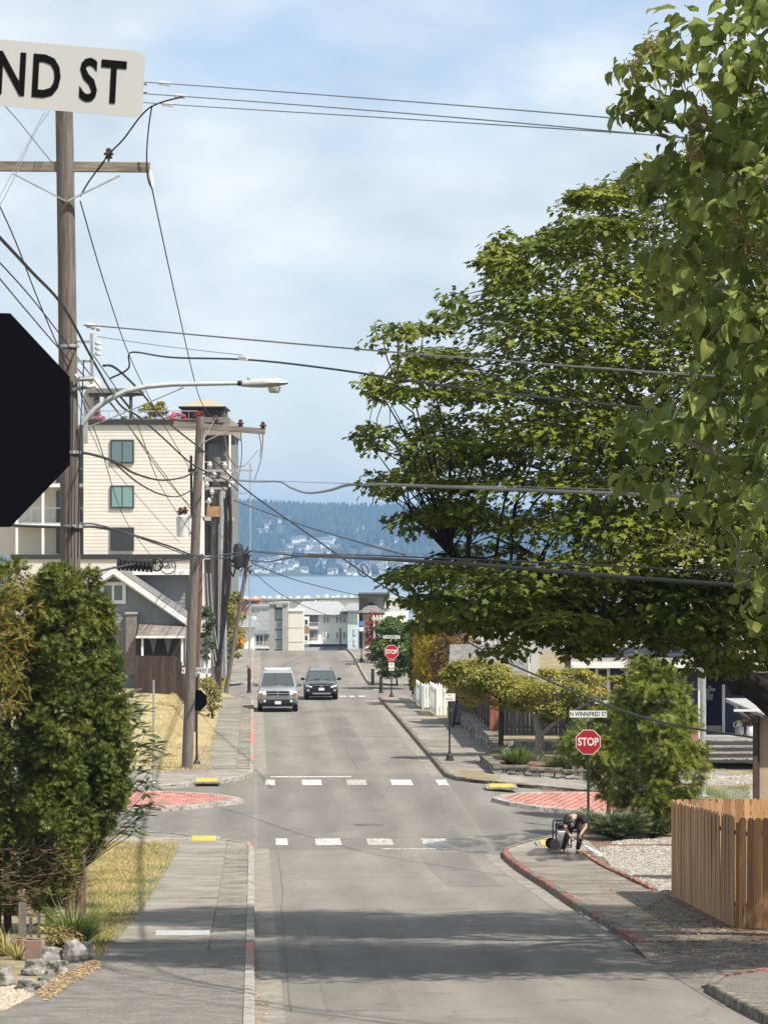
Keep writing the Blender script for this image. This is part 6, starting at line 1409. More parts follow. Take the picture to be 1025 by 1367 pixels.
# cedar fence bottom right
FB = 2.12
fence('cedar_fence', 'new orange cedar fence running along the near pavement by the gravel', (5.87, 78.2), (5.72, 66.9), FB, 0.2, M['cedar'], top='dog', h0=0.12, rails=2, rail_side=1)
fence('cedar_fence', 'new orange cedar fence panel facing the camera at the corner', (5.78, 66.75), (12.0, 66.3), FB - 0.02, 0.142, M['cedar'], top='dog', h0=0.12, rails=2)
fence('cedar_fence', 'rear cedar fence whose rounded tops show behind the front panel', (5.98, 78.3), (13.0, 78.6), FB, 0.15, M['cedar'], top='dog', h0=0.12, rails=2)
# brown fence on the stone wall, grey fence round the corner
fence('board_fence', 'brown board fence on the stone wall along the far right pavement', (6.55, 166), (6.25, 141.4), 1.55, 0.2, M['fence_brown'], base=0.75, h0=0.1, rails=2, posts=2.4, rail_side=-1)
fence('board_fence', 'weathered grey board fence behind the pruned trees', (6.5, 141.2), (12.5, 140.6), 1.7, 0.16, M['fence_grey'], base=0.55, h0=0.1)
p0 = S(6.22, 141.1, 0.1); r_ = thing('corner_post', 'rust-red corner boards where the brown fence meets the grey fence', 'post', p0, TH); MB().box((0, 0, 1.55), (0.34, 0.06, 1.6)).build('board', M['fence_red'], r_); MB().box((0.2, 0.03, 1.5), (0.12, 0.06, 1.5)).build('trim_board', M['fence_brown'], r_)
fence('board_fence', 'low reddish board fence beyond the far stop sign', (7.0, 207.2), (8.8, 207.6), 1.3, 0.2, M['fence_red'], h0=0.1, posts=0)
# white pickets
fence('picket_fence', 'white picket fence running along the pavement below the bronze shrub', (5.02, 190), (5.07, 176.2), 1.2, 0.14, M['picket_white'], gap=0.05, top='point', base=0.08, rails=2, posts=2.4)
fence('picket_fence', 'short white picket return below the bronze shrub', (5.07, 176.1), (6.5, 176.4), 1.25, 0.14, M['picket_white'], gap=0.05, top='point', base=0.12, posts=1.8)
fence('picket_fence', 'tall white picket gate next to the brown fence', (5.3, 174.0), (5.32, 169.2), 1.45, 0.16, M['picket_white'], gap=0.05, top='point', base=0.05, posts=2.0)
fence('picket_fence', 'short white picket panel facing the camera beside the brown fence', (5.32, 169.1), (6.2, 169.1), 1.45, 0.16, M['picket_white'], gap=0.05, top='point', base=0.05, posts=0.9)
# stone walls
def stone_wall(label, path, height, depth, m='stone_grey', size=(0.28, 0.16), cap=True):
    """coursed rubble: stones joined into one mesh, cap stones singly"""
    p0 = S(*path[0]); root = thing('stone_wall', label, 'wall', p0); mb = MB()
    for (a, b) in zip(path, path[1:]):
        A_, B_ = Vector(a), Vector(b); L_ = (B_-A_).length; d = (B_-A_)/L_; wd = S(*b) - S(*a); ang = math.atan2(wd.y, wd.x); z = 0.0
        while z < height:
            h = size[1]*rng.uniform(0.7, 1.3); x = rng.uniform(-0.1, 0)
            while x < L_:
                w = size[0]*rng.uniform(0.6, 1.6); c = A_ + d*min(x + w/2, L_); q = S(c.x, c.y, 0.1 + z + h/2) - p0
                mb.box(q, (w*0.94, depth*rng.uniform(0.85, 1.15), h*0.9), Matrix.Rotation(ang + rng.normal(0, 0.05), 3, 'Z') @ Matrix.Rotation(rng.normal(0, 0.05), 3, 'Y'), taper=rng.uniform(0.88, 0.98)); x += w
            z += h
        if cap:
            x = 0
            while x < L_:
                w = min(1.2, L_ - x); c = A_ + d*(x + w/2); q = S(c.x, c.y, 0.1 + height + 0.09) - p0
                k = MB(); k.box((0, 0, 0), (w*0.98, depth*1.35, 0.1)); o = k.build('cap_stone', M['kerb_dark'], root, bevel=0.015, loc=q); o.rotation_euler = (0, 0, ang); x += 1.2
    tag(mb.build('stones', M[m], root), kind='stuff'); return root
stone_wall('low stone retaining wall under the brown fence', [(6.2, 167), (6.0, 138.5)], 0.6, 0.35)
stone_wall('stone stub wall at the foot of the grey fence', [(6.3, 138.3), (6.0, 137.0)], 0.35, 0.5)
stone_wall('low stone footing under the grey fence', [(6.6, 140.2), (11.5, 139.8)], 0.35, 0.3, cap=False)
bu0, bv0 = GS(662, 1033, 0.12); bu1, bv1 = GS(766, 1034, 0.12)
stone_wall('stone edging of the planting bed under the pale trunk', [(bu0 - 0.1, 132.5), (bu0, bv0 - 0.2), (bu1, bv0 - 0.2), (bu1 + 0.1, 132)], 0.24, 0.28, size=(0.35, 0.1))
tag(ribbon('planting_bed', vr(bv0, 134, 0.8), lambda v: vr(bu0, bu1 + 0.5, 0.7), M['bark_soil'], 0.34), kind='structure')

# --- blue house with porch on the right
B = Bld('house', 'dark blue house with white porch and navy door behind the maple', 135.0, 900, 1013)
B.box('wall', 770, 940, 866, 1013, 0.6, 9, M['navy']); B.siding('siding', 770, 940, 866, 1013, 0.55, M['navy'], 0.16)
B.box('porch_wall', 940, 1120, 895, 982, 1.2, 9, M['navy'])
B.box('upper_wall', 840, 1110, 690, 868, 3.0, 10, M['white_wall']); B.siding('upper_siding', 840, 1110, 690, 868, 2.95, mat('siding_pale', (0.5, 0.46, 0.4), (0.56, 0.52, 0.45), 1), 0.16)
mb = MB(); mb.prism([B.p(762, 884, 0.1), B.p(1130, 884, 0.1), B.p(1130, 850, 3.2), B.p(762, 850, 3.2)], (0, 0, -0.1)); mb.build('roof', M['shingle_brown'], B.root)
mb = MB(); mb.prism([B.p(832, 692, 2.4), B.p(1120, 692, 2.4), B.p(1120, 640, 6.5), B.p(832, 640, 6.5)], (0, 0, -0.12)); mb.build('upper_roof', M['shingle'], B.root)
B.box('fascia', 762, 1130, 884, 892, -0.02, 0.12, M['white_trim'])
B.window(834, 905, 887, 940, 0.45, 'white_trim', 'glass', 2, 1, 0.16); B.window(795, 815, 890, 940, 0.45, 'white_trim', 'glass', 1, 2, 0.12)
B.window(868, 892, 735, 790, 2.9, 'white_trim', 'glass', 1, 2, 0.12)
B.box('porch_floor', 934, 1120, 981, 985, -1.2, 1.2, M['concrete_wall'])
for k in range(4):
    B.box('step', 940, 1008 + k*3, 987 + k*7.5, 1013, -1.5 - k*0.32, -1.2 - k*0.3, M['grey_wall']); B.box('tread', 939, 1009 + k*3, 985 + k*7.5, 987 + k*7.5, -1.56 - k*0.32, -1.2 - k*0.3, M['kerb'])
B.box('porch_column', 929, 939, 893, 985, -1.0, -0.7, M['white_trim']); B.box('porch_column', 1118, 1126, 893, 985, -1.0, -0.7, M['white_trim'])
B.box('porch_beam', 926, 1130, 893.5, 897, -1.05, -0.6, M['white_trim'])
mb = MB(); mb.prism([B.p(922, 893, -1.3), B.p(1134, 893, -1.3), B.p(1134, 876, 0.4), B.p(922, 876, 0.4)], (0, 0, -0.06)); mb.build('porch_roof', M['shingle_brown'], B.root)
door = B.box('door', 942, 967, 905, 981, 1.06, 1.16, M['navy_door'])
mb = MB()
B.box('x', 938.5, 941.8, 900, 981, 1.0, 1.18, None, mb=mb); B.box('x', 967.2, 971, 900, 981, 1.0, 1.18, None, mb=mb); B.box('x', 938.5, 971, 897.5, 900, 1.0, 1.18, None, mb=mb); mb.build('door_frame', M['white_trim'], B.root)
B.box('kick_plate', 944, 966, 971, 979, 1.03, 1.055, mat('brass_dull', (0.32, 0.3, 0.26), rough=0.4, metallic=0.5), parent=door)
mb = MB(); wc = B.p(950.5, 928, 1.03)
for i in range(9):
    a = rng.uniform(0, 6.28); rr = rng.uniform(0.05, 0.2); mb.lathe([(0.0, 0), (0.05, 0.005), (0.06, 0.015), (0.0, 0.02)], wc + Vector((rr*math.cos(a), -0.02, 0.16 + rr*math.sin(a)*0.7)), 7, axis='Y')
mb.build('wreath_flowers', mat('wreath_pale', (0.3, 0.34, 0.4)), door)
mb = MB(); mb.prism([wc + Vector((-0.15, 0, 0.0)), wc + Vector((-0.1, 0, -0.24)), wc + Vector((0.1, 0, -0.24)), wc + Vector((0.15, 0, 0.0))], (0, -0.03, 0)); mb.build('wreath_basket', mat('wreath_basket', (0.22, 0.25, 0.3)), door)
# porch things
def vase(label, px, py, prof, m, handle=True):
    r = thing('jug', label, 'jug', P(px, py, 135.0) + Vector((0, -0.5, 0)))
    MB().lathe(prof, seg=14).build('body', m, r, smooth=True)
    if handle: MB().tube([(-0.1, 0, 0.5), (-0.2, 0, 0.48), (-0.22, 0, 0.36), (-0.15, 0, 0.28)], 0.02, 6).build('handle', m, r, smooth=True)
vase('tall grey jug with handle on the porch beside the door', 985, 981, [(0.13, 0), (0.17, 0.12), (0.18, 0.3), (0.12, 0.42), (0.09, 0.5), (0.13, 0.56)], M['stone_grey'])
vase('white enamel pot on the porch near the tan wall', 1000, 981, [(0.14, 0), (0.17, 0.05), (0.16, 0.3), (0.15, 0.34), (0.17, 0.36)], M['white_trim'], False)
b = P(1001, 970, 134.4); clump_tree('potted_plant', 'wilted reddish plant in the white porch pot', b, poly_clumps([(990, 966), (994, 948), (1003, 942), (1008, 955), (1006, 968)], 134.4, 0.2, 12, 0.12), 30, M['bronze_leaf'], 0.08, cat='plant', r=0.006)
flag = thing('flag', 'red garden flag beside the steel pole', 'flag', P(927, 1010, 131)); MB().box((0, 0, 0.85), (0.3, 0.012, 0.6)).build('cloth', mat('flag_red', (0.36, 0.11, 0.12), (0.42, 0.2, 0.2), 6), flag); MB().tube([(-0.23, 0, 0), (-0.23, 0, 1.3)], 0.012, 6).build('pole', M['black_metal'], flag)
# walk and gravel in front of the house
tag(ribbon('garden_path', vr(128.6, 133.2, 0.6), lambda v: (lambda c, w: [c - w, c, c + w])(13.2 + (v - 131) * 0.02, 1.1), M['concrete_plain'], 0.14), kind='structure')
# --- tan outbuilding at the right edge
T = Bld('garage', 'tan rendered garage corner with brown downpipe at the right edge', 83.0, 1040, 1190)
T.box('wall', 1012.5, 1300, 955, 1190, 0, 0.45, M['tan_wall']); T.box('corner_trim', 1010.5, 1013.5, 953, 1190, -0.06, 0.12, M['brown_wood'])
T.box('downpipe', 1004.5, 1010.2, 965, 1190, -0.12, 0.0, M['brown_wood'], bevel=0.01)
mb = MB(); mb.prism([T.p(975, 938, 1.2), T.p(1015, 954, -0.5), T.p(1300, 954, -0.5), T.p(1300, 938, 1.2)], (0, 0, -0.05)); mb.build('roof', M['metal_roof'], T.root)
mb = MB()
for i in range(16):
    t = i/15; a = T.p(975 + 40*t, 938 + 16*t, 1.2 - 1.7*t); mb.tube([a + Vector((-0.0, 0, 0.02)), a + Vector((5, 0, 0.02))], 0.028, 6)
mb.build('roof_corrugation', M['metal_roof'], T.root)
mb = MB(); mb.tube([T.p(984, 946, 0.6), T.p(992, 955, 0.2), T.p(1003, 962, -0.05), T.p(1007, 968, -0.06)], 0.05, 8); mb.build('gutter_elbow', M['brown_wood'], T.root, smooth=True)
T.box('fascia', 977, 1014, 946, 949, -0.45, -0.4, M['white_trim'])

# --- houses farther on, right side
E = Bld('house', 'grey and white house with black trim past the crest on the right', 285.0, 505, 886)
E.box('wall', 483, 545, 818, 886, 0.0, 9, M['white_wall']); E.box('upper_wall', 480, 540, 798, 822, 2.5, 9, mat('upper_grey', (0.4, 0.39, 0.38)))
E.box('flat_roof', 477.5, 520, 793.5, 798, 1.0, 9.5, M['dark_trim']); E.box('side_post', 479, 484, 797, 880, -0.4, 0.6, M['dark_trim'])
E.roof_hip('porch_roof', 477, 514, 818, 805.5, -1.5, 6, M['shingle'], 0.45); E.box('fascia', 477.5, 513.5, 817.5, 819.5, -1.45, 5.9, M['dark_trim'])
E.window(479.5, 490, 800, 814, 0.9, 'dark_trim', 'glass', 2, 1, 0.12); E.window(494, 506, 826, 842, -0.05, 'dark_trim', 'glass', 1, 1, 0.12); E.window(513, 522, 800, 812, 2.4, 'white_trim', 'glass', 1, 1, 0.12)
G_ = Bld('pergola', 'white garden pergola above the green hedge', 232.0, 512, 880, 'pergola')
for x in (499.5, 505.5, 528): G_.box('post', x - 1.2, x + 1.2, 827, 880, 0, 0.15, M['white_trim'])
G_.box('beam', 496, 532, 824.5, 828.5, -0.1, 0.2, M['white_trim'])
for i in range(8): G_.box('rafter', 498 + i*4.4, 499.4 + i*4.4, 822.5, 825.5, -0.6, 2.2, M['white_trim'])
Hh = Bld('house', 'pale grey house with vertical boards behind the yellow conifer', 215.0, 640, 905)
Hh.box('wall', 603, 720, 812, 905, 0.0, 9, mat('pale_grey', (0.42, 0.43, 0.42), (0.48, 0.48, 0.47), 1)); Hh.roof_hip('roof', 597, 726, 813, 775, -0.6, 9.5, M['shingle'], 0.3)
for i in range(12): Hh.box('batten', 606 + i*9, 607 + i*9, 813, 905, -0.05, 0.0, M['white_trim'])
Hh.window(611, 622, 822, 848, -0.06, 'white_trim', 'glass', 3, 1, 0.1); Hh.window(650, 672, 824, 850, -0.06, 'white_trim', 'glass', 2, 1, 0.1)
Sd = Bld('shed', 'shingled grey shed roof behind the pruned trees', 160.0, 620, 960, 'shed')
Sd.box('wall', 600, 700, 905, 965, 0.2, 5, M['grey_wall'])
mb = MB(); mb.prism([Sd.p(598, 908, -0.3), Sd.p(704, 908, -0.3), Sd.p(704, 863, 2.8), Sd.p(602, 863, 2.8)], (0, 0, -0.1)); mb.build('roof', M['shingle'], Sd.root)
mb = MB()
for i in range(8):
    for j in range(22):
        y0 = 907 - i*5.4; dd = -0.3 + 3.1*i/8; x = 599 + (j + 0.5*(i % 2))*4.6
        if x < 600: continue
        a = Sd.p(x, y0, dd); mb.box(a + Vector((0.07, 0.12, 0.03)), (0.15, 0.36, 0.02), Matrix.Rotation(R(25), 3, 'X'))
tag(mb.build('shingles', M['shingle'], Sd.root), kind='stuff')
W = Bld('shed', 'small white shed behind the brown poles', 196.0, 272, 905, 'shed')
W.box('wall', 262, 278, 855, 905, 0, 3, M['white_wall']); W.box('roof', 260, 280, 852, 856, -0.3, 3.3, M['shingle']); W.box('door', 267, 275, 862, 905, -0.05, 0.0, M['white_trim'])

# --- condominiums down by the water
def condo_windows(b, xs, ys, w, h, d, fm='white_trim', gm='glass', cols=1, rows=1):
    for y in ys:
        for x in xs: b.window(x, x + w, y, y + h, d, fm, gm, cols, rows, 0.16)
c1 = Bld('condominium', 'white gabled condominium at the left end above the crest', 600.0, 322, 925, 'building')
c1.box('wall', 306, 336, 839, 925, 0, 14, M['white_wall']); c1.box('cornice', 305, 338, 836, 839.5, -0.6, 14.5, M['white_trim'])
condo_windows(c1, (315, 321.6), (843, 852.5), 5, 8, -0.15); condo_windows(c1, (315, 321.6), (862,), 5, 9, -0.15)
c1.roof_hip('roof', 300, 345, 837, 824, -1, 16, M['metal_roof'], 0.3)
c2 = Bld('condominium', 'grey standing-seam condominium with balconies beside the glass tower', 640.0, 347, 935, 'building')
c2.box('wall', 336, 360, 842, 935, 0, 15, mat('taupe_wall', (0.22, 0.2, 0.19)))
mb = MB(); mb.prism([c2.p(334, 846, -1), c2.p(361, 846, -1), c2.p(361, 818, 9), c2.p(344, 818, 9)], (0, 0, -0.2)); mb.build('roof', M['metal_roof'], c2.root)
mb = MB()
for i in range(9): x = 335 + i*3.2; mb.bar(c2.p(x, 845.5, -1), c2.p(x + max(0, 9 - i*1.2), 818, 9), 0.15)
mb.build('roof_seam', M['metal_roof'], c2.root)
c2.box('balcony_slab', 335, 359, 863, 865.5, -2, 0.1, M['white_trim']); c2.rail(335, 359, 857, 863, -1.95, 'white_trim', 8)
condo_windows(c2, (341,), (847,), 11, 15, -0.1, 'white_trim', 'glass', 2); condo_windows(c2, (337, 346), (867,), 8, 10, -0.1, 'white_trim', 'glass', 2)
c3 = Bld('condominium', 'glass stair tower with grey concrete frame and cream block', 620.0, 380, 935, 'building')
c3.box('frame_left', 359.5, 366.5, 806, 935, 0, 8, M['concrete_wall']); c3.box('frame_right', 377, 384.5, 806, 935, 0, 8, M['concrete_wall']); c3.box('core', 366.5, 377, 812, 935, 1.0, 8, M['grey_wall'])
for i in range(5): c3.window(366.6, 377, 815 + i*13.5, 826.5 + i*13.5, 0.8, 'galv', 'glass_teal', 1, 3, 0.12)
c3.box('cap', 359, 385, 804, 807, -0.3, 8.2, M['concrete_wall'])
c3.box('cream_block', 384.6, 404.5, 816, 935, 0.4, 10, M['cream_panel']); c3.box('cream_cap', 384.5, 405, 814.5, 816, 0.2, 10.2, M['white_trim'])
for y in (838, 857): c3.box('joint', 384.7, 404.4, y, y + 0.6, 0.36, 0.4, M['concrete_wall'])
c4 = Bld('condominium', 'white condominium with grey hipped roof and paired windows', 640.0, 440, 935, 'building')
c4.box('wall', 404.5, 464, 820, 935, 0, 16, M['white_wall']); c4.roof_hip('roof', 384, 469, 820.5, 804, -1.5, 18, M['roof_grey'], 0.22)
c4.box('bay', 404.6, 413, 823, 935, -1.5, 0, M['white_trim']); c4.box('rust_panel', 404.8, 412.8, 837, 845, -1.6, -1.5, M['rust_panel'])
condo_windows(c4, (406,), (826, 847), 6, 9, -1.65)
for y in (831, 851.5): c4.box('balcony_slab', 413, 425, y + 6, y + 8, -1.6, 0, M['white_trim']); c4.rail(413, 426, y, y + 6, -1.6, 'white_trim', 6)
for y in (822, 842): c4.box('balcony_shade_sheet', 413.5, 424.5, y, y + 13, -0.1, -0.05, M['grey_wall'])  # thin grey sheets on the white wall, painting in the balconies' shade
for y in (822, 843): condo_windows(c4, (431, 435.4), (y,), 4, 10.5, -0.15); condo_windows(c4, (448, 452.8, 457.6), (y,), 4.2, 10.5, -0.15)
c4.rail(425, 470, 852, 858, -1.8, 'white_trim', 16); c4.box('balcony_slab', 405, 470, 858, 859.5, -2, 0, M['white_trim'])
mb = MB(); mb.prism([c4.p(404, 868, -3.5), c4.p(474, 868, -3.5), c4.p(472, 859.5, -0.1), c4.p(404, 859.5, -0.1)], (0, 0, -0.2)); mb.build('canopy_roof', M['metal_roof'], c4.root)
condo_windows(c4, (407, 414.5, 421.5, 458, 466), (869.5,), 6, 8, -0.4, 'white_trim', 'glass')
c5 = Bld('condominium', 'pale blue condominium tower bay at the right of the white block', 630.0, 470, 935, 'building')
c5.box('wall', 464, 476.5, 817, 935, 0, 12, M['blue_grey']); c5.box('cap', 463, 478, 814.5, 817, -0.4, 12.4, M['shingle'])
condo_windows(c5, (472.5,), (820, 838, 852), 3.2, 9, -0.15); c5.roof_hip('roof', 455, 490, 816, 806, -1, 14, M['roof_grey'], 0.3)
# long low roofs at the shore
for i, (x0, x1, y0, y1, D_, m_, lb) in enumerate(((318, 346, 801, 809, 760, 'rust_panel', 'long brown-roofed shore building at the left'), (346, 420, 800.5, 808, 800, 'white_wall', 'long white shore building behind the glass tower'), (420, 500, 799.5, 806, 820, 'white_wall', 'long white shore building behind the hipped roof'))):
    b = Bld('shore_building', lb, float(D_), (x0+x1)/2, 830, 'building'); b.box('wall', x0, x1, y0, 840, 0, 20, M[m_]); b.box('roof', x0 - 1, x1 + 1, y0 - 1.2, y0 + 0.6, -1, 21, M['metal_roof' if i else 'rust_panel'])
    for j in range(int((x1-x0)/9)): xx = x0 + 3 + j*9 + rng.uniform(-2, 2); b.box('roof_unit', xx, xx + rng.uniform(2, 5), y0 - rng.uniform(2.5, 4.5), y0 - 1.2, 4, 9, M['white_trim'])
# roof clutter behind the left condominium
b = Bld('shore_building', 'white stepped rooftops between the pole and the glass tower', 690.0, 345, 935, 'building'); b.box('wall', 330, 362, 812, 935, 0, 15, M['white_wall']); b.box('roof', 328, 364, 809, 812.5, -0.6, 15.5, M['metal_roof'])
condo_windows(b, (336, 343, 350), (814,), 4, 6, -0.15)

# --- houses on the far hillside
hs_mesh = []
for (w, d, h, rh) in ((8, 7, 4.5, 2.6), (11, 8, 5.5, 2.4), (15, 9, 6.5, 0.8), (26, 11, 9, 1.2)):
    mb = MB(); mb.box((0, 0, h/2 - 2), (w, d, h + 4)); wall = mb.mesh('wall', M['white_wall'])
    mb = MB(); e = 0.6; mb.add([(-w/2-e, -d/2-e, h), (w/2+e, -d/2-e, h), (w/2+e, d/2+e, h), (-w/2-e, d/2+e, h), (-w/2-e, 0, h+rh), (w/2+e, 0, h+rh)], [(0,1,5,4), (1,2,5), (2,3,4,5), (3,0,4)]); roof = mb.mesh('roof', M['shingle'])
    mb = MB(); n = max(2, int(w/4))
    for i in range(n): mb.box((-w/2 + (i+0.5)*w/n, -d/2 - 0.05, h*0.62), (w/n*0.5, 0.2, h*0.4))
    hs_mesh.append((wall, roof, mb.mesh('window_band', M['glass'])))
HOUSES = []
def hill_house(px, py, k):
    for Y in range(5600, 7600, 12):
        p = P(px, py, Y)
        if p.z <= hill_z(p.x, p.y): break
    else: return
    p.z = hill_z(p.x, p.y) + 2.5; w, r, g = hs_mesh[k]
    root = thing('hillside_house', 'small pale house among trees on the far hillside' if k < 3 else 'long white apartment block on the far hillside', 'house' if k < 3 else 'building', p, rng.uniform(-0.5, 0.5), 'houses on the far hillside' if k < 3 else 'white blocks on the far hillside')
    HOUSES.append((p.x, p.y, (5, 7, 10, 15)[k]))
    for nm, me in (('wall', w), ('roof', r), ('window_band', g)):
        o_ = link(nm, me, root)
        if nm == 'window_band': o_['kind'] = 'stuff'
for (x0, x1, y0, y1, n, ks) in ((318, 600, 757, 769, 62, (0, 0, 0, 1)), (385, 450, 722, 745, 30, (1, 2, 2)), (340, 440, 742, 758, 20, (0, 0, 1)), (425, 560, 748, 762, 22, (0, 1)), (400, 455, 682, 694, 14, (0, 1)), (470, 520, 684, 692, 10, (0, 1)), (320, 380, 690, 735, 10, (0,)), (440, 600, 700, 735, 8, (0,)), (560, 640, 750, 768, 12, (0, 1))):
    for _ in range(n): hill_house(rng.uniform(x0, x1), rng.uniform(y0, y1), int(rng.choice(ks)))
for (x, y) in ((402, 736), (420, 733), (436, 727), (412, 745), (390, 741)): hill_house(x, y, 3)

# forest on the far hill: one mass
N_T = 15000
fx = rng.uniform(-620, 620, N_T * 2); fy = 5650 + (7650 - 5650) * rng.uniform(0, 1, N_T * 2) ** 0.9
dens = np.sin(fx / 60.0 + fy / 170.0) + 0.6 * np.sin(fx / 23.0 - fy / 90.0) + rng.normal(0, 0.7, N_T * 2) + (fy - 5650) / 900
sel = np.argsort(-dens)[:N_T]; fx, fy = fx[sel], fy[sel]
fz = np.array([hill_z(a, b_) for a, b_ in zip(fx, fy)])
keep = np.ones(N_T, bool)
for (hx_, hy_, hw_) in HOUSES:
    keep &= ~((np.abs(fx - hx_) < hw_ + 4) & (fy > hy_ - 90) & (fy < hy_ + 10))
fx, fy, fz = fx[keep], fy[keep], fz[keep]; N_T = len(fx)
conif = rng.uniform(0, 1, N_T) < 0.45 + 0.25 * (fy > 6900)
M['far_forest'] = leaf_mat('far_forest', [(0.016, 0.03, 0.02), (0.026, 0.045, 0.024), (0.05, 0.068, 0.034)], trans=0, nscale=0.004, rough=0.9)
for nm, msk, prof, smin, smax, wd in (('forest', conif, [(0.16, 0.0), (0.27, 0.22), (0.13, 0.62), (0.01, 1.0)], 16, 32, 1.0), ('forest', ~conif, [(0.2, 0.0), (0.5, 0.3), (0.46, 0.62), (0.15, 0.95)], 10, 18, 1.25)):
    tv, tf = cone_t(5, prof); n = int(msk.sum()); sz = rng.uniform(smin, smax, n)
    a = rng.uniform(0, 6.28, n)
    pos = np.stack([fx[msk], fy[msk], fz[msk] - 1], 1)
    ax = np.stack([np.cos(a), np.sin(a), np.zeros(n)], 1); nr = np.tile([0, 0, 1.0], (n, 1))
    me = scatter_mesh(nm, pos, ax, nr, sz, tv, tf, M['far_forest'])
    tag(link(nm, me), ('dark conifers massed over the far hillside' if prof[3][0] < 0.1 else 'rounded broadleaf trees massed over the far hillside'), 'forest', kind='stuff')

# ================================================================== vehicles
M['silver'] = mat('paint_silver', (0.4, 0.42, 0.43), rough=0.28, metallic=0.55, coat=0.6)
M['black_paint'] = mat('paint_black', (0.012, 0.013, 0.016), rough=0.22, coat=0.8, spec=0.5)
M['bumper_grey'] = mat('bumper_grey', (0.11, 0.115, 0.12), rough=0.5)
M['plastic'] = mat('black_plastic', (0.015, 0.015, 0.015), rough=0.6)
M['chrome'] = mat('chrome', (0.7, 0.71, 0.72), rough=0.15, metallic=1.0)
M['tyre'] = mat('tyre', (0.02, 0.02, 0.02), rough=0.85)
M['rim'] = mat('rim', (0.35, 0.36, 0.37), rough=0.35, metallic=0.8)
M['lamp_clear'] = mat('lamp_clear', (0.7, 0.72, 0.74), rough=0.1, spec=0.8)
M['amber'] = mat('lamp_amber', (0.55, 0.12, 0.05), rough=0.2)
M['plate'] = mat('plate_white', (0.65, 0.67, 0.7), rough=0.5)
M['windscreen'] = glass_mat('windscreen', (0.05, 0.06, 0.065), 0.05)
def loft(mb, stations):
    """stations: (y, half width, bottom z, top z, crown) -> closed body shell"""
    vs = []; k = 14
    for (y, w, b, t, cr_) in stations:
        h = t - b
        half = [(0.0, b), (w*0.86, b), (w*0.965, b + 0.10*h), (w, b + 0.38*h), (w*0.99, b + 0.66*h), (w*0.93, b + 0.9*h), (w*0.78, t), (0.0, t + cr_)]
        ring = half + [(-x, z) for x, z in half[-2:0:-1]]
        vs += [(x, y, z) for x, z in ring]
    k = len(vs) // len(stations); fs = []
    for i in range(len(stations)-1):
        for j in range(k): fs.append((i*k+j, i*k+(j+1) % k, (i+1)*k+(j+1) % k, (i+1)*k+j))
    fs += [tuple(range(k))[::-1], tuple((len(stations)-1)*k + j for j in range(k))]
    mb.add(vs, fs); return mb
def wheel(root, x, y, r, w):
    o = thing_part('wheel', root, (x, y, r)); s = 1 if x > 0 else -1
    MB().lathe([(r*0.62, -w/2), (r*0.93, -w/2), (r, -w/2+0.04), (r, w/2-0.04), (r*0.93, w/2), (r*0.62, w/2)], seg=22, axis='X').build('tyre', M['tyre'], o, smooth=True)
    mb = MB(); mb.lathe([(0.02, s*w*0.42), (r*0.2, s*w*0.45), (r*0.62, s*w*0.4), (r*0.64, s*w*0.2)], seg=18, axis='X')
    for i in range(5):
        a = 2*math.pi*i/5; mb.bar((s*w*0.46, 0.05*math.cos(a), 0.05*math.sin(a)), (s*w*0.44, r*0.6*math.cos(a), r*0.6*math.sin(a)), 0.05)
    mb.build('rim', M['rim'], o)
def thing_part(name, root, loc):
    o = bpy.data.objects.new(name, None); COL.objects.link(o); o.parent = root; o.location = loc; o.empty_display_size = 0.05; return o
def quad(mb, pts, off=0.006):
    pts = [Vector(p) for p in pts]; n = (pts[1]-pts[0]).cross(pts[-1]-pts[0]).normalized(); mb.prism([p + n*off for p in pts], -n*0.012); return mb
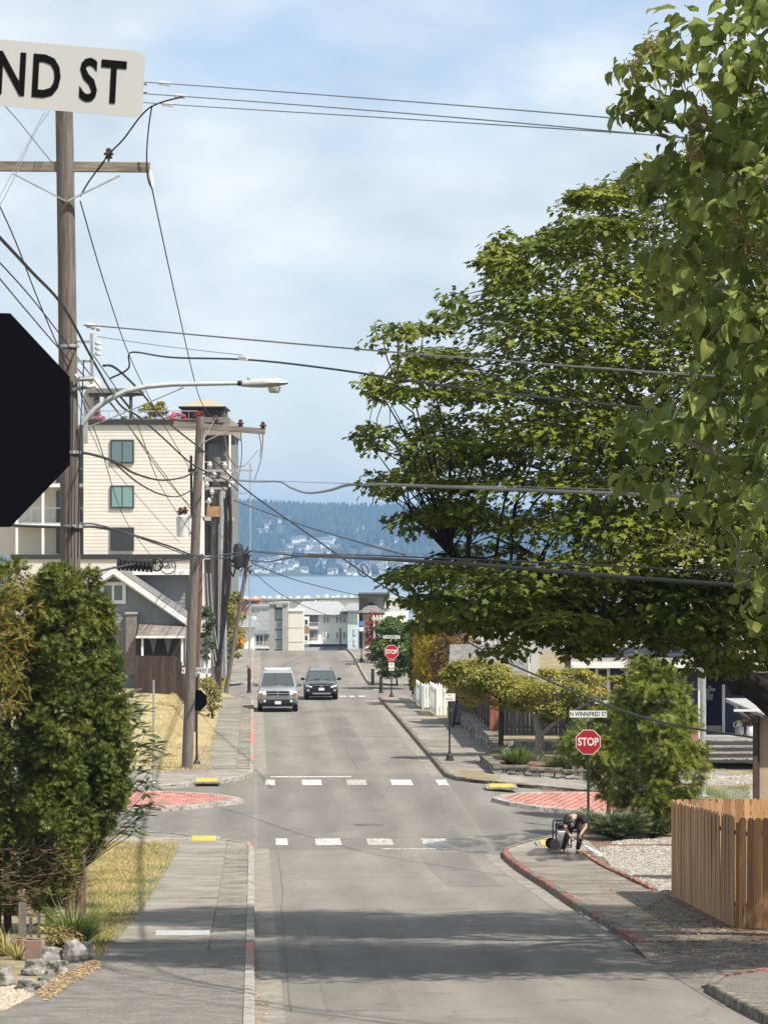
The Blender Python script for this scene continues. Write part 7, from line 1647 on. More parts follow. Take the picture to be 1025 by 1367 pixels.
def car(name, label, px, py, paint, L_, W_, Hh, hood, wb_y, wt_y, roof_end, tail, ground_c, lower, style):
    g = G(px, py); u, v = w2s(g.x, g.y); slope = math.atan2(gz(v + 4) - gz(v), 4.0)
    root = thing(name, label, 'car', S(u, v, 0.004)); root.rotation_euler = (slope, 0, TH)
    w = W_/2; b = ground_c; ty = 0.02
    mb = MB(); loft(mb, [(0.0, w*0.72, b+0.12, hood-0.22, 0.0), (0.07, w*0.86, b+0.03, hood-0.12, 0.01), (0.3, w*0.97, b, hood-0.05, 0.02), (wb_y*0.7, w, b, hood, 0.035), (wb_y, w, b, hood+0.06, 0.03), (wt_y+0.3, w, b, hood+0.07, 0.0), (roof_end, w, b, hood+0.07, 0.0), (L_-0.25, w*0.98, b+0.05, hood+0.06, 0.0), (L_, w*0.9, b+0.2, hood-0.02, 0.0)])
    body = mb.build('body', paint, root, smooth=True)
    # cabin
    wl, wu = w*0.93, w*0.74; zb = hood + 0.02; zt = Hh - 0.03
    side = [(wb_y, zb), (wt_y, zt-0.05), (wt_y+0.25, zt), (roof_end-0.2, zt), (roof_end+0.05, zt-0.08), (tail, zb)]
    def hw(z): return wl + (wu-wl)*(z-zb)/(zt-zb)
    vs = [(s*hw(z), y, z) for s in (1, -1) for (y, z) in side]; n = len(side); mb = MB()
    mb.add(vs, [tuple(range(n)), tuple(range(n, 2*n))[::-1]] + [(i, i+n, (i+1) % n + n, (i+1) % n) for i in range(n)])
    mb.build('cabin', paint, root, bevel=0.035)
    def pt(s, y, z): return (s*hw(z), y, z)
    # windscreen sits on the raked front face
    def front(s, f, inset):  # f along rake 0..1
        y = wb_y + (wt_y-wb_y)*f; z = zb + (zt-0.05-zb)*f; return ((hw(z)-inset)*s, y - 0.012, z + 0.008)
    mb = MB(); mb.prism([front(-1, 0.06, 0.07), front(1, 0.06, 0.07), front(1, 0.93, 0.06), front(-1, 0.93, 0.06)], (0, 0.01, -0.006)); ws = mb.build('windscreen', M['windscreen'], root)
    mb = MB()
    for s in (-0.5, 0.12): mb.bar((s*w, wb_y-0.01, zb+0.04), (s*w+0.42, wb_y+0.02, zb+0.1), 0.02)
    mb.build('wiper', M['plastic'], ws)
    for s in (1, -1):
        cuts = [(wb_y+0.35, wt_y+0.12, wt_y+0.85), (wt_y+0.95, wt_y+0.95, wt_y+1.75), (wt_y+1.85, wt_y+1.85, roof_end-0.05)]
        for a, a2, c in cuts:
            if c - a < 0.2: continue
            z0, z1 = zb+0.05, zt-0.1; mb = MB(); mb.prism([(s*(hw(z0)+0.004), a, z0), (s*(hw(z0)+0.004), c, z0), (s*(hw(z1)+0.004), c, z1), (s*(hw(z1)+0.004), max(a2, a), z1)], (s*0.006, 0, 0)); mb.build('side_window', M['windscreen'], root)
        mr = thing_part('mirror', root, (s*(w+0.1), wb_y+0.3, zb+0.08)); MB().box((0, 0, 0), (0.2, 0.09, 0.15)).build('housing', M['plastic'] if style == 'wagon' else M['bumper_grey'], mr, bevel=0.02); MB().bar((-s*0.16, 0.02, -0.05), (-s*0.05, 0, -0.02), 0.04).build('stalk', M['plastic'], mr)
        for i, f in enumerate((0.18, 0.42)):
            MB().box((s*(w*1.0), wt_y+0.25+i*0.95, b+0.72*(hood-b)), (0.03, 0.16, 0.03)).build('door_handle', M['plastic'], root)
    for y in (0.82, L_-0.95):
        for s in (1, -1):
            wheel(root, s*(w-0.115), y, 0.36, 0.23)
            mb = MB(); vs = []; seg = 14
            for k in range(seg+1):
                a = math.pi*k/seg; 
                for rr, xx in ((0.37, s*(w+0.004)), (0.46, s*(w+0.012)), (0.46, s*(w-0.1))): vs.append((xx, y + rr*math.cos(a), 0.36 + rr*math.sin(a)))
            mb.add(vs, [(3*k+j, 3*k+j+1, 3*k+j+4, 3*k+j+3) for k in range(seg) for j in range(2)]); mb.build('wheel_arch', lower, root, smooth=True)
    # front end
    if style == 'suv':
        MB().box((0, -0.03, b+0.22), (W_*0.95, 0.26, 0.3), taper=0.97).build('front_bumper', lower, root, bevel=0.05)
        gr = MB().box((0, 0.012, hood-0.27), (W_*0.56, 0.06, 0.26)).build('grille', M['plastic'], root)
        mb = MB()
        for z in (0.0,): mb.box((0, -0.026, hood-0.27+z), (W_*0.56, 0.03, 0.045))
        mb.box((0, -0.027, hood-0.27), (0.05, 0.03, 0.25)); mb.box((0, -0.02, hood-0.145), (W_*0.57, 0.05, 0.035)); mb.box((0, -0.02, hood-0.395), (W_*0.57, 0.05, 0.03)); mb.build('grille_bar', M['silver'], gr)
        for s in (1, -1):
            hl = MB().box((s*W_*0.385, 0.035, hood-0.27), (W_*0.2, 0.1, 0.2)).build('headlight', M['lamp_clear'], root, bevel=0.03)
            MB().box((s*W_*0.43, -0.018, hood-0.3), (W_*0.1, 0.03, 0.1)).build('indicator', M['amber'], hl, bevel=0.01)
            fl = MB().lathe([(0.06, 0), (0.06, 0.03), (0.0, 0.035)], (s*W_*0.33, -0.19, b+0.2), 12, axis='Y'); fl.build('fog_lamp', M['lamp_clear'], root)
        MB().box((0, -0.17, b+0.2), (W_*0.6, 0.03, 0.12)).build('air_intake', M['plastic'], root)
        MB().box((0, -0.2, b+0.12), (0.31, 0.015, 0.16)).build('licence_plate', M['plate'], root)
        MB().box((0, -0.02, b-0.02), (W_*0.8, 0.2, 0.14)).build('valance', M['plastic'], root, bevel=0.03)
        for s in (1, -1): MB().tube([(s*0.62, wt_y+0.6, zt+0.05), (s*0.62, roof_end-0.2, zt+0.05)], 0.025, 6).build('roof_rail', M['silver'], root)
        # canopy-like raised rear roof
        mb = MB(); mb.box((0, (wt_y+0.7+roof_end-0.15)/2, zt+0.05), (W_*0.7, roof_end-0.85-wt_y, 0.12), taper=0.95); mb.build('roof_rack_shell', mat('roof_pale', (0.45, 0.47, 0.48), rough=0.4), root, bevel=0.03)
    else:
        MB().box((0, -0.02, b+0.2), (W_*0.93, 0.22, 0.36), taper=0.98).build('front_bumper', lower, root, bevel=0.06)
        gr = MB().box((0, -0.03, hood-0.26), (W_*0.52, 0.1, 0.16)).build('grille', M['plastic'], root, bevel=0.02)
        MB().box((0, -0.09, hood-0.2), (W_*0.5, 0.02, 0.025)).build('grille_bar', M['chrome'], gr); MB().lathe([(0.0, 0), (0.05, -0.01), (0.0, -0.02)], (0, -0.09, hood-0.25), 12, axis='Y').build('badge', M['chrome'], gr)
        for s in (1, -1):
            mb = MB(); mb.prism([(s*W_*0.27, -0.05, hood-0.27), (s*W_*0.47, 0.12, hood-0.16), (s*W_*0.465, 0.12, hood-0.26), (s*W_*0.3, -0.06, hood-0.33)], (0, 0.12, 0)); mb.build('headlight', M['lamp_clear'], root, bevel=0.01)
            MB().lathe([(0.05, 0), (0.05, 0.03), (0.0, 0.035)], (s*W_*0.4, -0.14, b+0.24), 12, axis='Y').build('fog_lamp', M['lamp_clear'], root)
            MB().tube([(s*0.6, wt_y+0.35, zt+0.05), (s*0.6, wt_y+0.5, zt+0.09), (s*0.6, roof_end-0.4, zt+0.09), (s*0.6, roof_end-0.2, zt+0.04)], 0.022, 6).build('roof_rail', M['plastic'], root)
        MB().box((0, -0.125, b+0.3), (W_*0.62, 0.03, 0.13)).build('air_intake', M['plastic'], root)
        MB().box((0, -0.15, b+0.3), (0.31, 0.012, 0.15)).build('licence_plate', M['plate'], root)
        MB().box((0, -0.12, b+0.06), (W_*0.55, 0.04, 0.07)).build('skid_plate', M['silver'], root, bevel=0.01)
    MB().box((0, L_/2, b-0.02), (W_*0.8, L_*0.86, 0.16)).build('underbody', M['plastic'], root)
    for s in (1, -1): MB().box((s*(w-0.02), L_/2, b+0.08), (0.07, L_*0.5, 0.16)).build('sill', lower, root, bevel=0.01)
    return root
car('suv', 'silver sport utility vehicle with dark grey bumper parked at the kerb', 371, 951, M['silver'], 5.1, 2.0, 2.02, 1.2, 1.35, 2.0, 4.45, 4.8, 0.36, M['bumper_grey'], 'suv')
car('crossover', 'black compact crossover with roof rails driving beside the silver vehicle', 429, 935, M['black_paint'], 4.45, 1.8, 1.6, 1.0, 1.1, 1.95, 3.9, 4.3, 0.3, M['plastic'], 'wagon')

# ================================================================== signs, posts, bollards
M['sign_red'] = mat('sign_red', (0.42, 0.016, 0.024), rough=0.45); M['sign_white'] = mat('sign_white', (0.75, 0.75, 0.74), (0.7, 0.7, 0.69), 3, 0.5)
M['sign_back'] = mat('sign_back_black', (0.0015, 0.0017, 0.004), rough=0.7, spec=0.05); M['letter'] = mat('letter_black', (0.006, 0.006, 0.006), rough=0.9, spec=0.05)
M['sign_blue'] = mat('sign_blue', (0.1, 0.22, 0.5), rough=0.5); M['sign_yellow'] = mat('sign_yellow', (0.75, 0.6, 0.03), rough=0.5); M['sign_orange'] = mat('sign_orange', (0.75, 0.27, 0.03), rough=0.5)
def octo(r, y=0.0): return [(r*math.cos(R(22.5 + 45*i)), y, r*math.sin(R(22.5 + 45*i))) for i in range(8)]
def stop_sign(label, loc, rotz, h, post_top, blade=None, back=False, m_post='black_metal', plates=(), size=0.76, base=True):
    root = thing('stop_sign', label, 'stop sign', loc, rotz); r = size/2/math.cos(R(22.5))
    MB().tube([(0, 0.04, -0.1), (0, 0.04, post_top)], 0.04, 10).build('post', M[m_post], root, smooth=True)
    if base: MB().lathe([(0.14, 0), (0.14, 0.06), (0.1, 0.16), (0.06, 0.2), (0.05, 0.3)], (0, 0.04, 0), 14).build('post_base', M[m_post], root, smooth=True)
    pl = MB(); pl.prism([(x, y, z + h) for x, y, z in octo(r, 0.0)], (0, 0.004, 0)); face = pl.build('plate', M['sign_back' if back else 'sign_white'], root)
    if not back:
        f = MB(); f.prism([(x, y, z + h) for x, y, z in octo(r*0.945, -0.003)], (0, 0.002, 0)); f.build('red_field', M['sign_red'], face)
        text('lettering', 'STOP', M['sign_white'], face, (0, -0.0045, h), (R(90), 0, 0), size*0.44, 0.8, 0.001, bold=0.01)
    for (z, w, hh, body, mm, tm) in plates:
        p_ = MB().box((0, 0, z), (w, 0.006, hh)).build('plate', M[mm], root)
        for k, line in enumerate(body.split('\n')):
            n = len(body.split('\n')); text('lettering', line, M[tm], p_, (0, -0.0045, z + hh*(0.5 - (k+0.5)/n)), (R(90), 0, 0), hh*0.7/n, 0.75, 0.0008)
    if blade:
        z, w, hh, body, ang = blade; bl = thing_part('name_blade', root, (0, 0.0, z)); bl.rotation_euler = (0, 0, ang)
        MB().box((0, 0, 0), (w, 0.006, hh)).build('panel', M['sign_white'], bl, bevel=0.0)
        if body: text('lettering', body, M['letter'], bl, (0, -0.0045, -0.004), (R(90), 0, 0), hh*0.92, 0.74, 0.0008, bold=0.003)
        MB().box((0, 0.0, -hh/2 - 0.05), (0.05, 0.05, 0.14)).build('bracket', M['galv'], bl)
    return root
# near right
b = P(785, 1000, 108.0); u, v = w2s(b.x, b.y); b.z = ground(u, v) + 0.1; hc = P(785, 991, 108).z - b.z
stop_sign('stop sign with white street blade above, before the feathery conifer', b, R(-6), hc, P(0, 957, 108).z - b.z, (P(0, 953.5, 108).z - b.z, 1.14, 0.21, 'N WINNIFRED ST', R(6)))
# far right
b = P(522.5, 1000, 192.0); u, v = w2s(b.x, b.y); b.z = ground(u, v) + 0.1; hc = P(0, 870.5, 192).z - b.z
stop_sign('stop sign with red and white plates below, before the green hedge', b, R(-2), hc, P(0, 851, 192).z - b.z, (P(0, 850.5, 192).z - b.z, 0.92, 0.16, 'N WINNIFRED ST', 0), plates=((P(0, 881.5, 192).z - b.z, 0.46, 0.15, 'ALL WAY', 'sign_red', 'sign_white'), (P(0, 890, 192).z - b.z, 0.31, 0.44, 'NO\nPARKING', 'sign_white', 'letter')))
# far left, seen from behind
b = P(262.5, 1000, 131.2); u, v = w2s(b.x, b.y); b.z = ground(u, v) + 0.1; hc = P(0, 935, 131.2).z - b.z
stop_sign('black back of a stop sign half hidden behind the lawn pole', b, 0, hc, P(0, 900, 131.2).z - b.z, (P(0, 895.5, 131.2).z - b.z, 1.12, 0.22, 'N WINNIFRED ST', R(-7)), back=True)
# near left: black back of the sign beside the camera, with the blade above
DN = 12.6; b = P(-43, 1000, DN); u, v = w2s(b.x, b.y); b.z = ground(u, v); hc = P(0, 560, DN).z - b.z
ns = stop_sign('huge black back of a stop sign cut by the frame edge', b, R(24), hc, P(0, 128, DN).z - b.z, back=True, base=False, size=0.77)
bl = thing('street_name_sign', 'large white street blade reading ND ST above the pole', 'street sign', P(192, 112.5, DN) ); bl.rotation_euler = (0, R(3.0), R(14))
mb = MB(); n = 6; rr = 0.03; w_, h_ = 1.18, 0.236
pts = []
for cx_, cz, a0 in ((-rr, h_/2-rr, 0), (-w_+rr, h_/2-rr, 90), (-w_+rr, -h_/2+rr, 180), (-rr, -h_/2+rr, 270)):
    for k in range(n): a = R(a0 + 90*k/(n-1)); pts.append((cx_ + rr*math.cos(a), 0, cz + rr*math.sin(a)))
def reflective():
    m, nt, b_ = _new('reflective_white'); N, L = nt.nodes, nt.links; t = N.new('ShaderNodeTexCoord'); mp = N.new('ShaderNodeMapping'); mp.inputs['Rotation'].default_value = (0, R(45), 0); mp.inputs['Scale'].default_value = (110, 110, 110); L.new(t.outputs['Object'], mp.inputs[0])
    c = N.new('ShaderNodeTexVoronoi'); c.inputs['Scale'].default_value = 1.0; c.inputs['Randomness'].default_value = 0.0; L.new(mp.outputs[0], c.inputs['Vector'])
    r = N.new('ShaderNodeValToRGB'); r.color_ramp.elements[0].color = (0.47, 0.47, 0.465, 1); r.color_ramp.elements[1].color = (0.3, 0.3, 0.3, 1); L.new(c.outputs[0], r.inputs[0]); L.new(r.outputs[0], b_.inputs['Base Color']); b_.inputs['Roughness'].default_value = 0.5; return m
mb.prism(pts, (0, 0.004, 0)); mb.build('panel', reflective(), bl)
tx = text('lettering', 'ND ST', M['letter'], bl, (-0.066, -0.002, -0.008), (R(90), 0, 0), 0.213, 0.7, 0.0006, align='RIGHT', space=1.14, bold=0.0045)
MB().box((-0.66, 0.0, -h_/2 - 0.02), (0.05, 0.05, 0.16)).build('bracket', M['galv'], bl)
# small posts
def base_post(name, label, px, Y, py_top, plates, cat='sign', r=0.035):
    b = P(px, 1000, Y); u, v = w2s(b.x, b.y); b.z = ground(u, v) + 0.12; top = P(px, py_top, Y).z - b.z; root = thing(name, label, cat, b)
    MB().tube([(0, 0, 0), (0, 0, top)], r, 10).build('post', M['black_metal'], root, smooth=True)
    MB().lathe([(0.17, 0), (0.17, 0.06), (0.13, 0.1), (0.12, 0.2), (0.07, 0.26), (0.05, 0.36)], seg=14).build('post_base', M['black_metal'], root, smooth=True)
    for (py, w, h, mm, body, tm) in plates:
        z = P(px, py, Y).z - b.z; p_ = MB().box((0, -0.045, z), (w, 0.006, h)).build('plate', M[mm], root)
        L_ = body.split('\n')
        for k, line in enumerate(L_):
            if line: text('lettering', line, M[tm], p_, (0, -0.0495, z + h*(0.5 - (k+0.5)/len(L_))), (R(90), 0, 0), h*0.72/len(L_), 0.7, 0.0008)
    return root
base_post('parking_sign', 'small white parking sign on black post with flared base', 600, 133.4, 926, ((931, 0.42, 0.29, 'sign_white', 'NO\nPARKING', 'sign_red'),))
base_post('street_sign', 'small blue sign over a white plate on black post', 482.5, 234.0, 816, ((832.5, 0.42, 0.3, 'sign_blue', '', 'sign_white'), (840, 0.3, 0.28, 'sign_white', '', 'letter')))
base_post('lamp_post', 'slim dark post against the white condominium', 454.5, 300.0, 838, (), 'post', 0.07)
def bollard(label, px, Y, py_top, red=False):
    b = P(px, 1000, Y); u, v = w2s(b.x, b.y); b.z = ground(u, v) + 0.1; h = P(px, py_top, Y).z - b.z; root = thing('bollard', label, 'bollard', b, group='black bollards at the second crossing')
    MB().lathe([(0.1, 0), (0.1, h*0.82), (0.085, h*0.84), (0.085, h*0.86), (0.1, h*0.88), (0.095, h*0.96), (0.05, h)], seg=14).build('column', M['black_metal'], root, smooth=True)
    MB().lathe([(0.14, 0), (0.14, 0.06), (0.11, 0.1)], seg=14).build('foot', M['black_metal'], root, smooth=True)
    if red: MB().lathe([(0.104, h*0.88), (0.104, h*0.98), (0.06, h*1.02)], seg=14).build('red_cap', M['red_worn'], root, smooth=True)
bollard('black bollard farther from the camera at the right crossing', 497.5, 208.0, 893)
bollard('black bollard beside the far stop sign', 508.5, 197.5, 903)
bollard('black bollard with faded red cap left of the silver vehicle', 332.5, 198.0, 888, True)
# A-frame safety sign and worker's cone
b = S(*w2s(P(297, 0, 206).x, 206), 0.1); af = thing('safety_sign', 'yellow folding safety sign beside the helmeted worker', 'sign', b)
for s in (1, -1): MB().box((0, s*0.14, 0.45), (0.42, 0.02, 0.92), Matrix.Rotation(R(-15*s), 3, 'X')).build('panel', M['sign_yellow'], af)
MB().box((0, -0.2, 0.5), (0.14, 0.012, 0.3), Matrix.Rotation(R(15), 3, 'X')).build('symbol', M['letter'], af)
b = S(*w2s(P(287, 0, 205).x, 205), 0.1); cn = thing('tool_bag', 'small orange bag at the helmeted worker’s feet', 'bag', b); MB().box((0, 0, 0.12), (0.5, 0.35, 0.24), taper=0.8).build('pouch', M['sign_orange'], cn, bevel=0.04); MB().tube([(-0.15, 0, 0.22), (0, 0, 0.34), (0.15, 0, 0.22)], 0.02, 6).build('handle', M['plastic'], cn)
b = S(*w2s(P(320, 0, 262).x, 262), 0.1); wz = thing('warning_sign', 'orange diamond roadwork sign at the crest in front of the white condominium', 'sign', b)
MB().box((0, 0, 0.62), (0.8, 0.02, 0.8), Matrix.Rotation(R(45), 3, 'Y')).build('panel', M['sign_orange'], wz); MB().bar((0, 0.05, 0), (0, 0.05, 1.3), 0.05).build('stand', M['black_metal'], wz); MB().box((0, -0.016, 0.62), (0.08, 0.01, 0.5)).build('symbol', M['letter'], wz)

# ================================================================== people
M['skin'] = mat('skin', (0.45, 0.26, 0.18), (0.5, 0.3, 0.21), 8, 0.55); M['shirt'] = mat('shirt_black', (0.014, 0.014, 0.017), (0.025, 0.025, 0.03), 6, 0.9); M['trousers'] = mat('trousers_black', (0.02, 0.018, 0.018), (0.04, 0.035, 0.033), 6, 0.9)
M['jeans'] = mat('jeans_blue', (0.05, 0.07, 0.12), (0.08, 0.1, 0.16), 6, 0.9); M['coat'] = mat('jacket_grey', (0.12, 0.125, 0.14), (0.17, 0.17, 0.18), 6, 0.9); M['boot'] = mat('boots', (0.02, 0.016, 0.014), rough=0.7)
def skinned(name, J, E, m, parent, root_v=0, sub_=2):
    """one continuous surface grown over a skeleton: J = (x, y, z, radius)"""
    me = bpy.data.meshes.new(name); me.from_pydata([j[:3] for j in J], E, []); me.materials.append(m); o = link(name, me, parent)
    md = o.modifiers.new('skin', 'SKIN'); md.use_smooth_shade = True; md.branch_smoothing = 0.5
    for i, j in enumerate(J):
        r = j[3]; me.skin_vertices[0].data[i].radius = (r, r) if not hasattr(r, '__len__') else r
    me.skin_vertices[0].data[root_v].use_root = True
    sb = o.modifiers.new('sub', 'SUBSURF'); sb.levels = sub_; sb.render_levels = sub_; return o
def hand(J, E, wrist, d, n, sc_=1.0, curl=0.5):
    """palm, four fingers and a thumb leaving the side of the palm"""
    d = Vector(d).normalized(); n = Vector(n).normalized(); s = d.cross(n).normalized(); w = Vector(J[wrist][:3]); i0 = len(J)
    palm = w + d*0.07*sc_; J.append((*palm, (0.04*sc_, 0.022*sc_))); E.append((wrist, i0))
    for k, (off, L_) in enumerate(((-0.03, 0.065), (-0.01, 0.078), (0.01, 0.074), (0.03, 0.058))):
        a = palm + d*0.025*sc_ + s*off*sc_; b_ = a + (d*(1-curl*0.4) + n*curl*0.6)*L_*0.55*sc_; c = b_ + (d*(0.6-curl*0.5) + n*(curl*1.1))*L_*0.5*sc_; j = len(J)
        J += [(*a, 0.0105*sc_), (*b_, 0.0095*sc_), (*c, 0.008*sc_)]; E += [(i0, j), (j, j+1), (j+1, j+2)]
    a = w + d*0.035*sc_ - s*0.04*sc_; b_ = a + (d*0.6 - s*0.5 + n*0.5)*0.045*sc_; j = len(J); J += [(*a, 0.013*sc_), (*b_, 0.01*sc_)]; E += [(i0, j), (j, j+1)]
g = G(763, 1141, 0.135); fu, fv = w2s(g.x, g.y); base_p = S(fu, fv, 0.136)
pw = thing('person', 'person in black bending over while washing the pavement', 'person', base_p)
J = [(0.12, 0.22, 0.86, 0.13), (0.10, 0.05, 1.0, 0.14), (0.07, -0.15, 1.08, 0.145), (0.03, -0.33, 1.04, 0.07), (0.0, -0.41, 0.97, 0.06),
     (-0.13, -0.22, 1.04, 0.065), (-0.2, -0.3, 0.76, 0.048), (-0.05, -0.4, 0.52, 0.032),
     (0.28, -0.2, 1.05, 0.065), (0.38, -0.25, 0.78, 0.048), (0.22, -0.4, 0.58, 0.032),
     (0.02, 0.2, 0.82, 0.1), (-0.13, -0.02, 0.5, 0.07), (-0.25, 0.16, 0.1, 0.048), (-0.28, 0.0, 0.045, 0.042),
     (0.22, 0.2, 0.82, 0.1), (0.24, -0.04, 0.5, 0.07), (0.17, 0.18, 0.1, 0.048), (0.18, 0.02, 0.045, 0.042)]
E = [(0,1), (1,2), (2,3), (3,4), (2,5), (5,6), (6,7), (2,8), (8,9), (9,10), (0,11), (11,12), (12,13), (13,14), (0,15), (15,16), (16,17), (17,18)]
J2, E2 = list(J), list(E); hand(J2, E2, 7, (0.35, -0.1, -0.9), (0.6, 0.7, 0.2)); hand(J2, E2, 10, (-0.2, -0.1, -0.9), (0.2, 0.9, 0.1))
skinned('body', J2, E2, M['skin'], pw)
def garment(name, idx, grow, m, parent, J=J, E=E, cut=None):
    mp_ = {v: i for i, v in enumerate(idx)}; Jn = [(*J[i][:3], J[i][3] + grow) for i in idx]; En = [(mp_[a], mp_[b]) for a, b in E if a in mp_ and b in mp_]
    if cut:
        for a, b, f in cut:   # sleeve or leg that stops part-way along a limb
            pa, pb = Vector(J[a][:3]), Vector(J[b][:3]); q = pa.lerp(pb, f); Jn.append((*q, J[a][3]*(1-f) + J[b][3]*f + grow)); En.append((mp_[a], len(Jn)-1))
    return skinned(name, Jn, En, m, parent)
garment('shirt', [0, 1, 2, 5, 8], 0.05, M['shirt'], pw, cut=[(5, 6, 0.75), (8, 9, 0.75), (2, 3, 0.9)])
garment('trousers', [0, 11, 12, 13, 15, 16, 17], 0.02, M['trousers'], pw, cut=[(13, 14, 0.05)])
for a, b_ in ((13, 14), (17, 18)):
    mb = MB(); p_, q_ = Vector(J[a][:3]), Vector(J[b_][:3]); f = (q_ - p_); f.z = 0; f.normalize(); c = p_ + f*0.07; mb.box((c.x, c.y, 0.05), (0.11, 0.28, 0.09), Matrix.Rotation(math.atan2(f.y, f.x) - R(90), 3, 'Z'), taper=0.8); mb.build('shoe', M['boot'], pw, bevel=0.03)
def head(parent, c, fwd, up, sc_=1.0, hair=None, hat=None, hatm=None):
    c = Vector(c); f = Vector(fwd).normalized(); u_ = Vector(up).normalized(); s = f.cross(u_).normalized(); u_ = s.cross(f)
    rot = Matrix((s, f, u_)).transposed()
    bm = bmesh.new(); bmesh.ops.create_icosphere(bm, subdivisions=3, radius=1.0)
    for v in bm.verts:
        x, y, z = v.co; jaw = 1 - 0.28*max(0, -z); yy = y*0.1*(1 - 0.12*max(0, -z)) + (0.012 if y > 0.5 and z < 0 else 0)
        nose = 0.024*math.exp(-((x/0.16)**2 + ((z+0.12)/0.22)**2)) if y > 0.6 else 0; eye = -0.008*math.exp(-(((abs(x)-0.36)/0.16)**2 + ((z-0.08)/0.13)**2)) if y > 0.5 else 0; lip = 0.006*math.exp(-((x/0.25)**2 + ((z+0.5)/0.09)**2)) if y > 0.4 else 0
        v.co = Vector((x*0.077*jaw, yy + nose + eye + lip, z*0.118))*sc_
    me = bpy.data.meshes.new('head'); bm.to_mesh(me); bm.free(); me.materials.append(M['skin']); me.polygons.foreach_set('use_smooth', [True]*len(me.polygons)); h = link('head', me, parent); h.matrix_local = Matrix.Translation(c) @ rot.to_4x4()
    mb = MB()
    for sx in (1, -1): mb.lathe([(0.0, 0), (0.011, 0.004), (0.0, 0.008)], (sx*0.029*sc_, 0.094*sc_, 0.012*sc_), 8, axis='Y')
    mb.build('eye', M['letter'], h)
    for sx in (1, -1): MB().box((sx*0.079*sc_, -0.005, -0.005), (0.014, 0.04*sc_, 0.062*sc_), taper=0.8).build('ear', M['skin'], h, bevel=0.006)
    mb = MB(); mb.lathe([(0.088*sc_, -0.01), (0.09*sc_, 0.03), (0.083*sc_, 0.075), (0.06*sc_, 0.11), (0.02*sc_, 0.128), (0.002, 0.13)], (0, -0.012, 0.015*sc_), 16)
    cap = mb.build('cap' if hat else 'hair', hatm, h, smooth=True)
    if hat:
        mb = MB(); mb.prism([(0.085*sc_*math.cos(R(a)), -0.01 + 0.085*math.sin(R(a)) + (0.075*math.sin(R(a)) if 20 < a < 160 else 0), 0.028) for a in range(0, 181, 15)], (0, 0, 0.008)); mb.build('brim', hatm, cap)
    return h
hd = head(pw, (-0.02, -0.47, 0.9), (0.05, -0.5, -0.8), (-0.05, -0.85, 0.5), hat=True, hatm=mat('cap_grey', (0.06, 0.065, 0.075), rough=0.85))
MB().box((0.0, 0.075, 0.085), (0.045, 0.01, 0.03)).build('cap_patch', M['sign_white'], hd)
# pressure-washer lance in the hands
lance = thing('spray_lance', 'black spray lance held by the bending person', 'tool', base_p); mb = MB(); mb.tube([(0.16, -0.38, 0.6), (0.06, -0.4, 0.46), (0.3, -0.46, 0.3)], 0.014, 8); mb.build('wand', M['plastic'], lance, smooth=True)
MB().bar((0.14, -0.38, 0.62), (0.2, -0.37, 0.5), 0.035).build('grip', M['plastic'], lance); MB().tube([(0.28, -0.455, 0.315), (0.33, -0.47, 0.28)], 0.02, 8).build('nozzle', M['galv'], lance)
t0 = base_p + Vector((0.33, -0.47, 0.28)); tv = [(0, 0, 0.6), (0.6, 0, -0.3), (-0.3, 0.5, -0.3), (-0.3, -0.5, -0.3)]; n = 2600
s_ = rng.uniform(0, 1, n)**0.7; aim = np.array([0.62, -0.1, -0.42]); pos = np.array(t0) + aim*s_[:, None] + rng.normal(0, 1, (n, 3))*(0.012 + 0.085*s_[:, None])*np.array([1, 0.8, 0.55]); pos[:, 2] = np.maximum(pos[:, 2], base_p.z + 0.01)
M['spray'] = mat('water_spray', (0.8, 0.82, 0.84), rough=0.2)
spr = scatter_mesh('water_spray', pos, rng.normal(0, 1, (n, 3)), rng.normal(0, 1, (n, 3)), rng.uniform(0.012, 0.026, n), tv, [(0,1,2), (0,2,3), (0,3,1), (1,3,2)], M['spray']); tag(link('water_spray', spr), 'white water spray fanning from the lance onto the pavement', 'water', kind='stuff')
# cart-mounted washer
g = G(750, 1136, 0.135); u, v = w2s(g.x, g.y); wp_ = S(u, v + 0.5, 0.136); ws_ = thing('pressure_washer', 'black framed pressure washer on wheels beside the bending person', 'pressure washer', wp_, R(8))
mb = MB()
for y in (-0.22, 0.22): mb.tube([(-0.17, y, 0.06), (-0.17, y, 0.74), (-0.12, y, 0.8), (0.2, y, 0.8), (0.26, y, 0.74), (0.26, y, 0.06), (-0.17, y, 0.06)], 0.022, 8)
for (x, z) in ((-0.17, 0.5), (0.26, 0.5), (-0.17, 0.8), (0.2, 0.8), (0.26, 0.1), (-0.17, 0.1)): mb.tube([(x, -0.22, z), (x, 0.22, z)], 0.018, 6)
mb.build('frame', M['black_metal'], ws_, smooth=True)
MB().box((0.04, 0, 0.22), (0.34, 0.34, 0.2)).build('engine', M['bumper_grey'], ws_, bevel=0.03); MB().box((0.04, 0, 0.44), (0.3, 0.32, 0.16)).build('pump', M['galv'], ws_, bevel=0.03); MB().box((0.03, 0, 0.64), (0.28, 0.3, 0.18), taper=0.85).build('fuel_tank', M['plastic'], ws_, bevel=0.04)
MB().lathe([(0.0, 0), (0.05, 0.01), (0.05, 0.03), (0.0, 0.035)], (0.03, 0, 0.73), 12).build('cap', M['galv'], ws_)
for y in (-0.3, 0.3): MB().lathe([(0.05, -0.04), (0.14, -0.04), (0.155, 0), (0.14, 0.04), (0.05, 0.04)], (-0.22, y, 0.15), 16, axis='Y').build('wheel', M['tyre'], ws_, smooth=True)
